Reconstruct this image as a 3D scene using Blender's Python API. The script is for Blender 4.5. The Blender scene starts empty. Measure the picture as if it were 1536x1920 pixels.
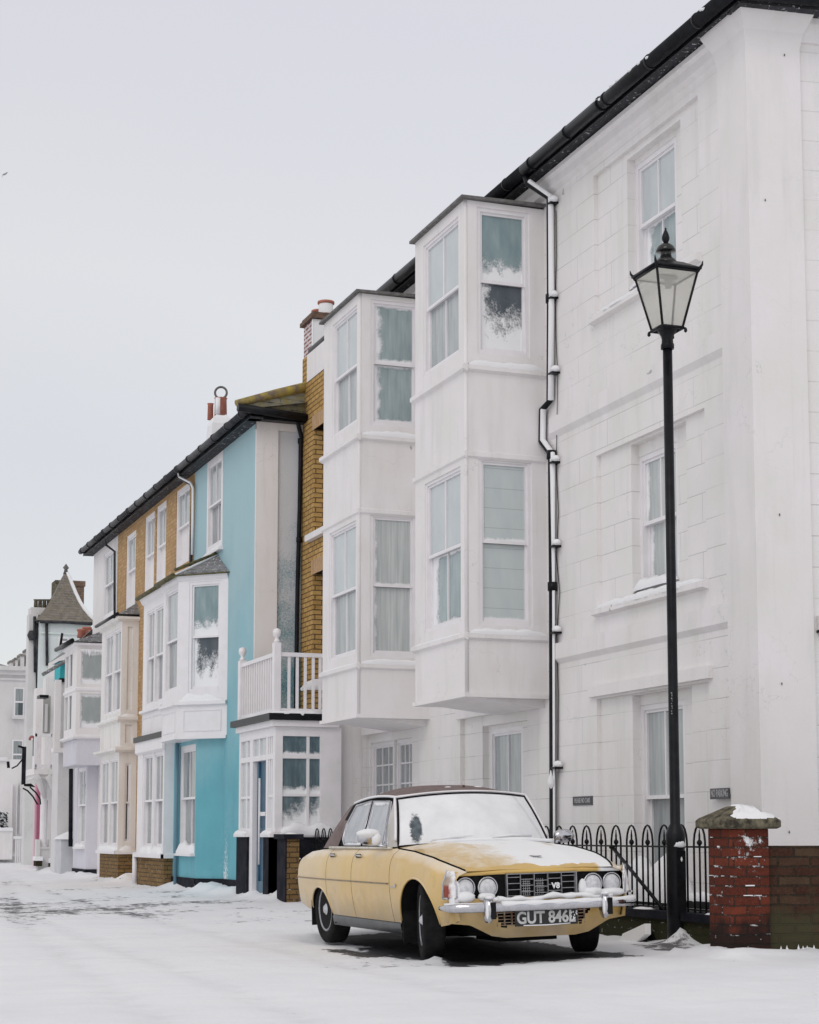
import bpy, math, random
import numpy as np
from math import radians as R, sin, cos, pi, tan, sqrt, atan2
random.seed(7)
S = bpy.context.scene
COL = S.collection
# ---------------------------------------------------------------- camera
F = 3350.0; PITCH = R(6.3); YH = 1565.0; XV = -470.0; CH = 1.0
PPY = YH - F * tan(PITCH)
TH = math.atan((768 - XV) / F * cos(PITCH))
cd = bpy.data.cameras.new('camera'); cam = bpy.data.objects.new('camera', cd); COL.objects.link(cam)
cam.location = (0, 0, CH); cam.rotation_euler = (pi / 2 + PITCH, 0, -TH)
cd.sensor_fit = 'HORIZONTAL'; cd.sensor_width = 36; cd.lens = F / 1536 * 36
cd.shift_y = (PPY - 960) / 1536; cd.shift_x = 0
cd.clip_start = 0.1; cd.clip_end = 3000
S.camera = cam
# ---------------------------------------------------------------- sky, sun, exposure
w = bpy.data.worlds.new("World"); S.world = w; w.use_nodes = True
nt = w.node_tree; nt.nodes.clear()
def N(nt, t, **k):
    n = nt.nodes.new(t)
    for a, b in k.items(): setattr(n, a, b)
    return n
SUN_EL, SUN_ROT = R(42), R(215)
sky = N(nt, 'ShaderNodeTexSky', sky_type='NISHITA', sun_disc=False)
sky.sun_elevation = SUN_EL; sky.sun_rotation = SUN_ROT; sky.dust_density = 1.0; sky.air_density = 1.0
bg1 = N(nt, 'ShaderNodeBackground'); bg1.inputs[1].default_value = 0.03
nt.links.new(sky.outputs[0], bg1.inputs[0])
geo = N(nt, 'ShaderNodeTexCoord'); sep = N(nt, 'ShaderNodeSeparateXYZ'); nt.links.new(geo.outputs['Generated'], sep.inputs[0])
noi = N(nt, 'ShaderNodeTexNoise'); noi.inputs['Scale'].default_value = 2.2; noi.inputs['Detail'].default_value = 3
nt.links.new(geo.outputs['Generated'], noi.inputs['Vector'])
ad = N(nt, 'ShaderNodeMath', operation='MULTIPLY_ADD'); nt.links.new(noi.outputs[0], ad.inputs[0]); ad.inputs[1].default_value = 0.25
nt.links.new(sep.outputs[2], ad.inputs[2])
rp = N(nt, 'ShaderNodeValToRGB'); nt.links.new(ad.outputs[0], rp.inputs[0])
for k_, (p_, c_) in enumerate(((0.0, (.585, .575, .57)), (.30, (.59, .572, .565)), (.42, (.655, .636, .618)), (.56, (.625, .607, .625)), (.86, (.68, .65, .615)))):
    e_ = rp.color_ramp.elements[k_] if k_ < 2 else rp.color_ramp.elements.new(p_)
    e_.position = p_; e_.color = (*c_, 1)
bg2 = N(nt, 'ShaderNodeBackground'); nt.links.new(rp.outputs[0], bg2.inputs[0]); bg2.inputs[1].default_value = 1.0
addn = N(nt, 'ShaderNodeAddShader'); nt.links.new(bg1.outputs[0], addn.inputs[0]); nt.links.new(bg2.outputs[0], addn.inputs[1])
wo = N(nt, 'ShaderNodeOutputWorld'); nt.links.new(addn.outputs[0], wo.inputs[0])
sd = bpy.data.lights.new('sun', 'SUN'); sd.energy = 0.5; sd.angle = R(30); sd.color = (1, 0.95, 0.88)
sun = bpy.data.objects.new('sun', sd); COL.objects.link(sun)
# light from the seaward side (-X), a little behind the camera
sun.rotation_euler = (pi / 2 - SUN_EL, 0, R(-40)); sky.sun_rotation = R(220)
S.view_settings.view_transform = 'Standard'; S.view_settings.look = 'None'
S.view_settings.exposure = 0.05; S.view_settings.gamma = 1.0
S.cycles.use_denoising = True; S.cycles.max_bounces = 8; S.cycles.diffuse_bounces = 5
# ---------------------------------------------------------------- camera rays used to read sizes off the street
FW = np.array([sin(TH) * cos(PITCH), cos(TH) * cos(PITCH), sin(PITCH)])
RT = np.array([cos(TH), -sin(TH), 0.0]); UP = np.cross(RT, FW); CC = np.array([0, 0, CH])
def ray(x, y): return FW + RT * (x - 768) / F + UP * (PPY - y) / F
# ---------------------------------------------------------------- materials
MATS = {}
def newmat(name):
    m = bpy.data.materials.new(name); m.use_nodes = True
    n = m.node_tree; n.nodes.clear()
    o = N(n, 'ShaderNodeOutputMaterial'); b = N(n, 'ShaderNodeBsdfPrincipled'); n.links.new(b.outputs[0], o.inputs[0])
    MATS[name] = m
    return m, n, b
def c4(c): return (c[0], c[1], c[2], 1)
def mix(n, fac, a, b):
    m = N(n, 'ShaderNodeMix', data_type='RGBA')
    for s, v in ((0, fac), (6, a), (7, b)):
        if isinstance(v, (tuple, list)): m.inputs[s].default_value = c4(v)
        elif isinstance(v, (int, float)): m.inputs[s].default_value = v
        else: n.links.new(v, m.inputs[s])
    return m.outputs[2]
def noise(n, vec, scale, detail=4, rough=.55, dist=0):
    t = N(n, 'ShaderNodeTexNoise'); t.inputs['Scale'].default_value = scale; t.inputs['Detail'].default_value = detail
    t.inputs['Roughness'].default_value = rough; t.inputs['Distortion'].default_value = dist
    if vec is not None: n.links.new(vec, t.inputs['Vector'])
    return t.outputs[0]
def ramp(n, v, a, b):
    t = N(n, 'ShaderNodeMapRange'); t.inputs[1].default_value = a; t.inputs[2].default_value = b
    n.links.new(v, t.inputs[0]); return t.outputs[0]
def mth(n, op, a, b=0, c=None):
    t = N(n, 'ShaderNodeMath', operation=op)
    for i, v in enumerate((a, b, c)):
        if v is None: continue
        if isinstance(v, (int, float)): t.inputs[i].default_value = v
        else: n.links.new(v, t.inputs[i])
    return t.outputs[0]
def mapping(n, vec, sc=(1, 1, 1), loc=(0, 0, 0)):
    t = N(n, 'ShaderNodeMapping'); n.links.new(vec, t.inputs[0]); t.inputs['Scale'].default_value = sc; t.inputs['Location'].default_value = loc
    return t.outputs[0]
def bump(n, b, h, strength=.3, dist=.02, prev=None):
    t = N(n, 'ShaderNodeBump'); t.inputs['Strength'].default_value = strength; t.inputs['Distance'].default_value = dist
    n.links.new(h, t.inputs['Height'])
    if prev is not None: n.links.new(prev, t.inputs['Normal'])
    n.links.new(t.outputs[0], b.inputs['Normal']); return t.outputs[0]
def oc(n): return N(n, 'ShaderNodeTexCoord').outputs['Object']
def uvc(n): return N(n, 'ShaderNodeTexCoord').outputs['UV']
def wallvec(n, sc=(1, 1, 1)):
    s = N(n, 'ShaderNodeSeparateXYZ'); n.links.new(oc(n), s.inputs[0])
    c = N(n, 'ShaderNodeCombineXYZ'); n.links.new(mth(n, 'ADD', s.outputs[0], s.outputs[1]), c.inputs[0]); n.links.new(s.outputs[2], c.inputs[1])
    return c.outputs[0], s
def plain(name, col, rough=.6, col2=None, nsc=6, bsc=40, bst=.15, metal=0, spec=.5, coat=0):
    m, n, b = newmat(name); v = oc(n)
    if col2 is not None:
        f = ramp(n, noise(n, v, nsc, 5), .35, .65)
        n.links.new(mix(n, f, col, col2), b.inputs['Base Color'])
    else: b.inputs['Base Color'].default_value = c4(col)
    b.inputs['Roughness'].default_value = rough; b.inputs['Metallic'].default_value = metal
    b.inputs['Specular IOR Level'].default_value = spec; b.inputs['Coat Weight'].default_value = coat
    if bst: bump(n, b, noise(n, v, bsc, 4), bst, .01)
    return m
def render_wall(name, col, dirt, lines=True, snowy=0.0, grime=0.0):
    """painted render: mottled paint, faint ashlar joints, small chips"""
    m, n, b = newmat(name); wv, s = wallvec(n); v = oc(n)
    big = ramp(n, noise(n, v, 1.3, 4), .35, .7)
    base = mix(n, big, col, dirt)
    st = noise(n, mapping(n, v, (3.0, 3.0, .5)), 1.6, 6)
    base = mix(n, mth(n, 'MULTIPLY', ramp(n, st, .50, .75), .50 + grime), base, tuple(c * .86 for c in dirt))
    hgt = noise(n, v, 14, 5)
    dr = mth(n, 'MULTIPLY', ramp(n, noise(n, mapping(n, v, (9, 9, .35)), 1.2, 5, .6), .58, .74), ramp(n, noise(n, v, .8, 2), .42, .62))
    base = mix(n, mth(n, 'MULTIPLY', dr, .38), base, tuple(c * .78 for c in dirt))
    vo = N(n, 'ShaderNodeTexVoronoi', feature='DISTANCE_TO_EDGE'); vo.inputs['Scale'].default_value = .9
    wob_ = N(n, 'ShaderNodeVectorMath', operation='ADD'); nv = N(n, 'ShaderNodeTexNoise'); nv.inputs['Scale'].default_value = 3; nv.inputs['Detail'].default_value = 5; n.links.new(v, nv.inputs['Vector']); n.links.new(nv.outputs['Color'], wob_.inputs[0]); n.links.new(v, wob_.inputs[1]); n.links.new(wob_.outputs[0], vo.inputs['Vector'])
    crk = mth(n, 'MULTIPLY', mth(n, 'LESS_THAN', vo.outputs['Distance'], .0035), ramp(n, noise(n, v, .6, 2), .52, .60))
    base = mix(n, mth(n, 'MULTIPLY', crk, .35), base, tuple(c * .6 for c in dirt))
    chips = ramp(n, noise(n, v, 3.2, 2), .775, .79)
    base = mix(n, mth(n, 'MULTIPLY', chips, .7), base, (.30, .29, .28))
    if lines:
        bt = N(n, 'ShaderNodeTexBrick'); n.links.new(mapping(n, wv, (1, 1, 1), (.13, .05, 0)), bt.inputs['Vector'])
        bt.inputs['Scale'].default_value = 1.0; bt.inputs['Brick Width'].default_value = 1.9; bt.inputs['Row Height'].default_value = .292
        bt.inputs['Mortar Size'].default_value = .0055; bt.inputs['Mortar Smooth'].default_value = .25; bt.offset = .37
        ln = bt.outputs['Fac']
        vis = ramp(n, noise(n, v, 1.1, 2), .40, .62)
        lf = mth(n, 'MULTIPLY', ln, mth(n, 'MULTIPLY_ADD', vis, .55, .12))
        base = mix(n, lf, base, tuple(c * .62 for c in dirt))
        bp = bump(n, b, mth(n, 'SUBTRACT', 1, ln), .35, .008)
        bump(n, b, hgt, .12, .02, bp)
    else: bump(n, b, hgt, .14, .02)
    if snowy:
        sn = ramp(n, noise(n, v, 26, 5, .7), .62 - snowy * .3, .70 - snowy * .3)
        base = mix(n, sn, base, (.86, .87, .9))
    n.links.new(base, b.inputs['Base Color']); b.inputs['Roughness'].default_value = .75
    b.inputs['Specular IOR Level'].default_value = .25
    return m
def brick(name, c1, c2, mort, moss=None, snow=0, w=.225, h=.075, mort_s=.009, dark=None, old=False):
    m, n, b = newmat(name); wv, s = wallvec(n); v = oc(n)
    wob = noise(n, v, 9, 3)
    bt = N(n, 'ShaderNodeTexBrick')
    vv = N(n, 'ShaderNodeVectorMath', operation='ADD'); cx = N(n, 'ShaderNodeCombineXYZ')
    n.links.new(mth(n, 'MULTIPLY', mth(n, 'SUBTRACT', wob, .5), .022 if old else .008), cx.inputs[1]); n.links.new(wv, vv.inputs[0]); n.links.new(cx.outputs[0], vv.inputs[1])
    n.links.new(vv.outputs[0], bt.inputs['Vector'])
    bt.inputs['Scale'].default_value = 1; bt.inputs['Brick Width'].default_value = w; bt.inputs['Row Height'].default_value = h
    bt.inputs['Mortar Size'].default_value = mort_s; bt.inputs['Mortar Smooth'].default_value = .3; bt.inputs['Bias'].default_value = 0
    bt.inputs['Color1'].default_value = c4(c1); bt.inputs['Color2'].default_value = c4(c2); bt.inputs['Mortar'].default_value = c4(mort)
    col = bt.outputs['Color']
    bri = ramp(n, noise(n, v, 7, 4), .3, .7)
    col = mix(n, mth(n, 'MULTIPLY', bri, .45), col, dark or tuple(c * .45 for c in c1))
    fine = noise(n, v, 60, 4)
    col = mix(n, mth(n, 'MULTIPLY', ramp(n, fine, .45, .7), .25), col, tuple(min(1, c * 1.7) for c in c2))
    if moss is not None:
        lo = mth(n, 'MULTIPLY_ADD', s.outputs[2], -1.1, .62)
        f = ramp(n, mth(n, 'ADD', noise(n, v, 5, 5), lo), .62, .85)
        col = mix(n, mth(n, 'MULTIPLY', f, .85), col, moss)
    if snow:
        up = mth(n, 'MULTIPLY', bt.outputs['Fac'], ramp(n, noise(n, mapping(n, v, (1, 1, 2.5)), 7.5, 5, .7), .60 - snow, .72 - snow))
        sp = ramp(n, noise(n, v, 24, 5, .75), .72 - snow * .3, .80 - snow * .3)
        col = mix(n, mth(n, 'MAXIMUM', up, mth(n, 'MULTIPLY', sp, .7)), col, (.82, .83, .86))
    n.links.new(col, b.inputs['Base Color']); b.inputs['Roughness'].default_value = .9; b.inputs['Specular IOR Level'].default_value = .2
    bp = bump(n, b, mth(n, 'SUBTRACT', 1, bt.outputs['Fac']), .8, .014)
    bump(n, b, fine, .5, .008, bp)
    return m
def snowmat(name, col=(.86, .865, .885), rough=.7, bst=.4):
    m, n, b = newmat(name); v = oc(n)
    n.links.new(mix(n, ramp(n, noise(n, v, 5, 5), .3, .7), col, tuple(c * .965 for c in col)), b.inputs['Base Color'])
    b.inputs['Roughness'].default_value = rough; b.inputs['Specular IOR Level'].default_value = .3
    bump(n, b, noise(n, v, 45, 6, .7), bst, .012)
    return m
def slate(name, snow=.3, col=(.13, .13, .135), lich=None):
    m, n, b = newmat(name); v = oc(n); wv, s = wallvec(n)
    bt = N(n, 'ShaderNodeTexBrick'); n.links.new(wv, bt.inputs['Vector']); bt.inputs['Scale'].default_value = 1
    bt.inputs['Brick Width'].default_value = .22; bt.inputs['Row Height'].default_value = .085; bt.inputs['Mortar Size'].default_value = .006
    bt.inputs['Color1'].default_value = c4(col); bt.inputs['Color2'].default_value = c4(tuple(c * 1.5 for c in col)); bt.inputs['Mortar'].default_value = (.02, .02, .02, 1)
    c = mix(n, ramp(n, noise(n, v, 6, 4), .3, .7), bt.outputs['Color'], tuple(x * 1.9 for x in col))
    if lich: c = mix(n, ramp(n, noise(n, v, 9, 5), .48, .6), c, lich)
    if snow: c = mix(n, ramp(n, noise(n, v, 22, 5, .75), .68 - snow * .35, .74 - snow * .35), c, (.8, .81, .84))
    n.links.new(c, b.inputs['Base Color']); b.inputs['Roughness'].default_value = .7; b.inputs['Specular IOR Level'].default_value = .15
    bump(n, b, mth(n, 'SUBTRACT', 1, bt.outputs['Fac']), .7, .012)
    return m
def panemat(name, c_glass, c_curt, fold=0.0, frost=None, rough=.07, lines=0, thr=.5, seedv=0.0, speck=0.0):
    """window pane (UV 0..1): curtain or dark room behind glass, blown snow stuck to it"""
    m, n, b = newmat(name); uv = uvc(n); s = N(n, 'ShaderNodeSeparateXYZ'); n.links.new(uv, s.inputs[0])
    u, v = s.outputs[0], s.outputs[1]; ov = mapping(n, oc(n), (1, 1, 1), (seedv, seedv * 2, 0))
    col = mix(n, ramp(n, noise(n, mapping(n, uv, (1.4, .6, 1), (seedv, 0, 0)), 2.0, 3), .35, .65), c_glass, c_curt)
    if fold:
        fo = ramp(n, noise(n, mapping(n, uv, (fold * 2.6, .45, 1), (seedv + 2, seedv, 0)), 1.6, 4, .6), .36, .66)
        col = mix(n, mth(n, 'MULTIPLY', fo, .62), col, tuple(c * .66 for c in c_glass))
    if lines:
        # blind slats: thin darker lines across the pane
        fr = mth(n, 'FRACT', mth(n, 'MULTIPLY_ADD', v, lines, .3)); ln = mth(n, 'LESS_THAN', fr, .035)
        col = mix(n, mth(n, 'MULTIPLY', ln, .5), col, tuple(c * .45 for c in c_glass))
    b.inputs['Roughness'].default_value = rough; b.inputs['Specular IOR Level'].default_value = .5
    b.inputs['Coat Weight'].default_value = .0
    if frost:
        # frost: list of (side, width, strength)
        tot = None
        for side, wd in frost:
            x = {'l': u, 'r': mth(n, 'SUBTRACT', 1, u), 'b': v, 't': mth(n, 'SUBTRACT', 1, v),
                 'bl': mth(n, 'MULTIPLY_ADD', u, .8, v), 'br': mth(n, 'SUBTRACT', mth(n, 'ADD', v, .8), mth(n, 'MULTIPLY', u, .8))}[side]
            g = mth(n, 'SUBTRACT', 1, mth(n, 'DIVIDE', x, wd)); g = mth(n, 'MAXIMUM', g, -1)
            tot = g if tot is None else mth(n, 'MAXIMUM', tot, g)
        nz = mth(n, 'SUBTRACT', noise(n, mapping(n, ov, (1, 1, .8)), 7, 7, .68), .5)
        nz2 = mth(n, 'SUBTRACT', noise(n, ov, 38, 4, .75), .5)
        ff = mth(n, 'ADD', tot, mth(n, 'ADD', mth(n, 'MULTIPLY', nz, 2.2), mth(n, 'MULTIPLY', nz2, .8 * speck + .2)))
        ff = ramp(n, ff, -.12, .42)
        col = mix(n, ff, col, (.84, .85, .87))
        rr = N(n, 'ShaderNodeMapRange'); n.links.new(ff, rr.inputs[0]); rr.inputs[3].default_value = rough; rr.inputs[4].default_value = .8
        n.links.new(rr.outputs[0], b.inputs['Roughness'])
        bump(n, b, ff, .6, .02)
    n.links.new(col, b.inputs['Base Color'])
    return m
WHITE = render_wall('white_render', (.81, .785, .795), (.75, .735, .71))
WHITEP = render_wall('white_plain_render', (.81, .785, .80), (.765, .745, .73), lines=False)
CREAM = render_wall('cream_render', (.80, .785, .77), (.74, .715, .695), lines=False, grime=.3)
LAV = render_wall('lavender_render', (.66, .65, .71), (.61, .605, .66), lines=False)
def turq():
    m = render_wall('turquoise_render', (.165, .45, .52), (.135, .39, .465), lines=False); n = m.node_tree; b = [x for x in n.nodes if x.type == 'BSDF_PRINCIPLED'][0]
    v = oc(n); s = N(n, 'ShaderNodeSeparateXYZ'); n.links.new(v, s.inputs[0]); src = b.inputs['Base Color'].links[0].from_socket
    # paint mixed paler and greyer with height, plus fine rime specks
    f = ramp(n, mth(n, 'ADD', mth(n, 'MULTIPLY', s.outputs[2], .16), mth(n, 'MULTIPLY', noise(n, mapping(n, v, (1, 1, .6)), 1.7, 5), .7)), .55, 1.25)
    fine = mth(n, 'MULTIPLY', ramp(n, noise(n, v, 55, 4, .75), .60, .75), .14)
    c = mix(n, mth(n, 'MULTIPLY', f, .62), src, (.50, .60, .63)); zy = mth(n, 'SUBTRACT', 1, mth(n, 'DIVIDE', mth(n, 'ABSOLUTE', mth(n, 'SUBTRACT', s.outputs[1], 29.15)), .42)); zz = mth(n, 'SUBTRACT', 1, mth(n, 'DIVIDE', s.outputs[2], 1.9))
    zn_ = mth(n, 'MULTIPLY', mth(n, 'MAXIMUM', zy, 0), mth(n, 'MAXIMUM', zz, 0))
    sp = mth(n, 'MULTIPLY', ramp(n, mth(n, 'ADD', noise(n, v, 26, 6, .8), mth(n, 'MULTIPLY', zn_, .34)), .70, .80), mth(n, 'GREATER_THAN', zn_, .01))
    n.links.new(mix(n, sp, mix(n, fine, c, (.7, .74, .76)), (.84, .85, .87)), b.inputs['Base Color']); return m
TURQ = turq()
def snowblown():
    m, n, b = newmat('turquoise_snowblown_render'); v = oc(n); s = N(n, 'ShaderNodeSeparateXYZ'); n.links.new(v, s.inputs[0])
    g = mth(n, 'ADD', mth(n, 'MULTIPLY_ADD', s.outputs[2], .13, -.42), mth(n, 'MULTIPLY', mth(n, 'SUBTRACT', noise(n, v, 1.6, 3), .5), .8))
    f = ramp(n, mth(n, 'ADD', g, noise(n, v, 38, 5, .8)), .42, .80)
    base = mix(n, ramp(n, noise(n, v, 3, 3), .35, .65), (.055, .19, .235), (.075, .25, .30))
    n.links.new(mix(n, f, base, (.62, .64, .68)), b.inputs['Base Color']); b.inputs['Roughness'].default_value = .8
    bump(n, b, noise(n, v, 38, 5, .8), .5, .02)
    return m
TURQS = snowblown()
TEAL = render_wall('teal_render', (.05, .46, .50), (.05, .42, .46), lines=False)
PINK = plain('pink_paint', (.56, .19, .30), .6, (.50, .16, .26))
PALEG = render_wall('pale_green_render', (.70, .76, .755), (.65, .71, .70), lines=False)
GREYW = render_wall('grey_white_render', (.70, .69, .69), (.64, .63, .63), lines=False)
JOIN = plain('white_joinery', (.82, .80, .825), .42, (.77, .755, .77), 5, 30, .08)
JOIN2 = plain('blue_door_paint', (.03, .10, .17), .4, (.05, .13, .2))
BLACKP = plain('black_paint', (.006, .0065, .009), .34, (.014, .015, .018), 9, 60, .25, spec=.16)
BLKM = plain('black_masonry_paint', (.010, .012, .018), .8, (.026, .026, .034), 5, 30, .6, spec=.08)
IRON = plain('black_iron', (.005, .005, .006), .4, (.012, .012, .014), 12, 70, .2, spec=.15)
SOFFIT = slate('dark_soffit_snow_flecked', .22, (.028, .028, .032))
SLATE = slate('slate', .30)
SLATEL = slate('slate_lichen', .05, (.19, .185, .15), (.30, .27, .12))
LEAD = plain('lead', (.11, .108, .105), .7, (.19, .185, .18), 14, 50, .3, spec=.2)
LICH = plain('lichened_ridge', (.17, .13, .10), .9, (.42, .33, .06), 7, 50, .5)
MOSSG = plain('mossy_gutter', (.05, .045, .035), .85, (.14, .13, .04), 12, 60, .5)
BRICKY = brick('yellow_stock_brick', (.47, .275, .085), (.58, .37, .14), (.05, .035, .025), h=.078, dark=(.17, .11, .05))
BRICKO = brick('weathered_stock_brick', (.46, .27, .115), (.60, .39, .20), (.40, .29, .18), mort_s=.012)
BRICKB = brick('brown_base_brick', (.19, .115, .05), (.27, .17, .07), (.05, .04, .025), snow=.02)
BRICKR = brick('red_pier_brick', (.075, .018, .012), (.17, .038, .020), (.035, .024, .018), moss=(.012, .011, .010), snow=.03, old=True, dark=(.045, .018, .012))
def snow_patch(m, cx, cz, rx, rz, ymax, amt=.5, sc=20):
    n = m.node_tree; b = [x for x in n.nodes if x.type == 'BSDF_PRINCIPLED'][0]; v = oc(n); s = N(n, 'ShaderNodeSeparateXYZ'); n.links.new(v, s.inputs[0]); src = b.inputs['Base Color'].links[0].from_socket
    dx = mth(n, 'DIVIDE', mth(n, 'SUBTRACT', s.outputs[0], cx), rx); dz = mth(n, 'DIVIDE', mth(n, 'SUBTRACT', s.outputs[2], cz), rz)
    d = mth(n, 'SUBTRACT', 1, mth(n, 'SQRT', mth(n, 'ADD', mth(n, 'MULTIPLY', dx, dx), mth(n, 'MULTIPLY', dz, dz))))
    f = ramp(n, mth(n, 'ADD', mth(n, 'MULTIPLY', d, amt), mth(n, 'SUBTRACT', noise(n, v, sc, 6, .75), .5)), .12, .26)
    f = mth(n, 'MULTIPLY', f, mth(n, 'LESS_THAN', s.outputs[1], ymax)); n.links.new(mix(n, f, src, (.82, .83, .85)), b.inputs['Base Color'])
snow_patch(BRICKR, 7.33, .96, .17, .06, 12.275, .22, 16); snow_patch(BRICKR, 7.30, .86, .16, .16, 12.275, .10, 22)
BRICKD = brick('mossy_dark_brick', (.045, .024, .016), (.065, .04, .022), (.02, .018, .013), moss=(.026, .030, .012), snow=.015, old=True)
BRICKC = brick('snow_filled_chimney_brick', (.30, .10, .09), (.36, .14, .12), (.80, .80, .82), mort_s=.026)
STONE = plain('lichened_stone', (.19, .17, .12), .95, (.045, .04, .032), 18, 40, .9, spec=.1)
SNOW = snowmat('snow'); SNOWF = snowmat('fine_snow', (.84, .845, .86), bst=.2)
TERRA = plain('terracotta', (.36, .12, .08), .8, (.46, .19, .14), 9)
CHROME = plain('chrome', (.62, .62, .65), .16, (.5, .5, .53), 20, 30, .1, metal=1.0)
RUBBER = plain('rubber', (.010, .010, .011), .8, (.018, .018, .019), 12, 90, .3, spec=.12)
UNDER = plain('underbody_black', (.006, .006, .006), .9, (.012, .012, .012), spec=.05)
VINYL = plain('brown_vinyl', (.115, .070, .062), .55, (.165, .115, .105), 9, 120, .35)
SILLG = plain('grey_sill_paint', (.022, .024, .03), .45, (.06, .06, .066), 6, spec=.2)
G_CURT = panemat('pane_net_curtain', (.40, .44, .45), (.52, .55, .56), fold=3.5)
G_CURT2 = panemat('pane_grey_curtain', (.27, .30, .31), (.42, .45, .46), fold=2.2)
G_BLIND = panemat('pane_blind', (.54, .59, .595), (.49, .55, .56), lines=4.0, frost=[('l', .07), ('b', .06)], rough=.15)
G_DARK = panemat('pane_dark_room', (.055, .075, .085), (.13, .16, .17), fold=1.6)
G_PALE = panemat('pane_pale_sky', (.50, .55, .57), (.58, .62, .63))  # pale reflection of the sky is put into the pane colour
G_FR_TOP = panemat('pane_snow_speckled', (.19, .27, .29), (.30, .39, .41), frost=[('b', .30), ('br', .42), ('t', .03), ('l', .05)], speck=1.3)
G_FR_LOW = panemat('pane_snow_plastered', (.06, .08, .10), (.10, .12, .14), frost=[('b', .62), ('l', .22)], speck=1.4, seedv=3.0)
G_FR_EDGE = panemat('pane_snow_rimmed', (.30, .38, .40), (.42, .50, .51), frost=[('l', .20), ('b', .08), ('t', .06)], speck=.15, seedv=1.0, fold=1.5)
G_NET_EDGE = panemat('pane_net_rimmed', (.50, .54, .54), (.60, .63, .63), fold=3.5, frost=[('l', .12), ('b', .05)], speck=.3, seedv=2.0)
G_PORCH = panemat('pane_porch', (.07, .12, .145), (.17, .25, .28), fold=1.2, frost=[('b', .22), ('l', .03)], speck=.6, seedv=4)
G_PORCH2 = panemat('pane_porch_snowed', (.07, .11, .13), (.16, .22, .25), frost=[('br', 1.1), ('b', .5)], speck=.4, seedv=5)
G_FROST = panemat('pane_fully_frosted', (.30, .34, .34), (.38, .41, .41), frost=[('l', .10), ('b', .18), ('t', .10)], speck=.4, rough=.5, seedv=6)
# ---------------------------------------------------------------- frames and mesh builder
class Fr:
    def __init__(s, o, u, n):
        s.o = np.array((o[0], o[1], 0.0)); u = np.array((u[0], u[1], 0.0)); s.u = u / np.linalg.norm(u)
        n = np.array((n[0], n[1], 0.0)); s.n = n / np.linalg.norm(n)
    def p(s, u, v, w=0.0): return tuple(s.o + s.u * u + s.n * w + np.array((0, 0, v)))
    def hit(s, x, y, w=0.0):
        d = ray(x, y); o = s.o + s.n * w; t = ((o - CC) @ s.n) / (d @ s.n); q = CC + d * t
        return float((q - s.o) @ s.u), float(q[2])
    def rect(s, xl, yt, yb, xr, w=0.0):
        u0, v1 = s.hit(xl, yt, w); _, v0 = s.hit(xl, yb, w); u1, _ = s.hit(xr, (yt + yb) / 2, w)
        return min(u0, u1), max(u0, u1), v0, v1
def FX(D): return Fr((D, 0), (0, 1), (-1, 0))
def FY(s): return Fr((0, s), (1, 0), (0, -1))
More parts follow.
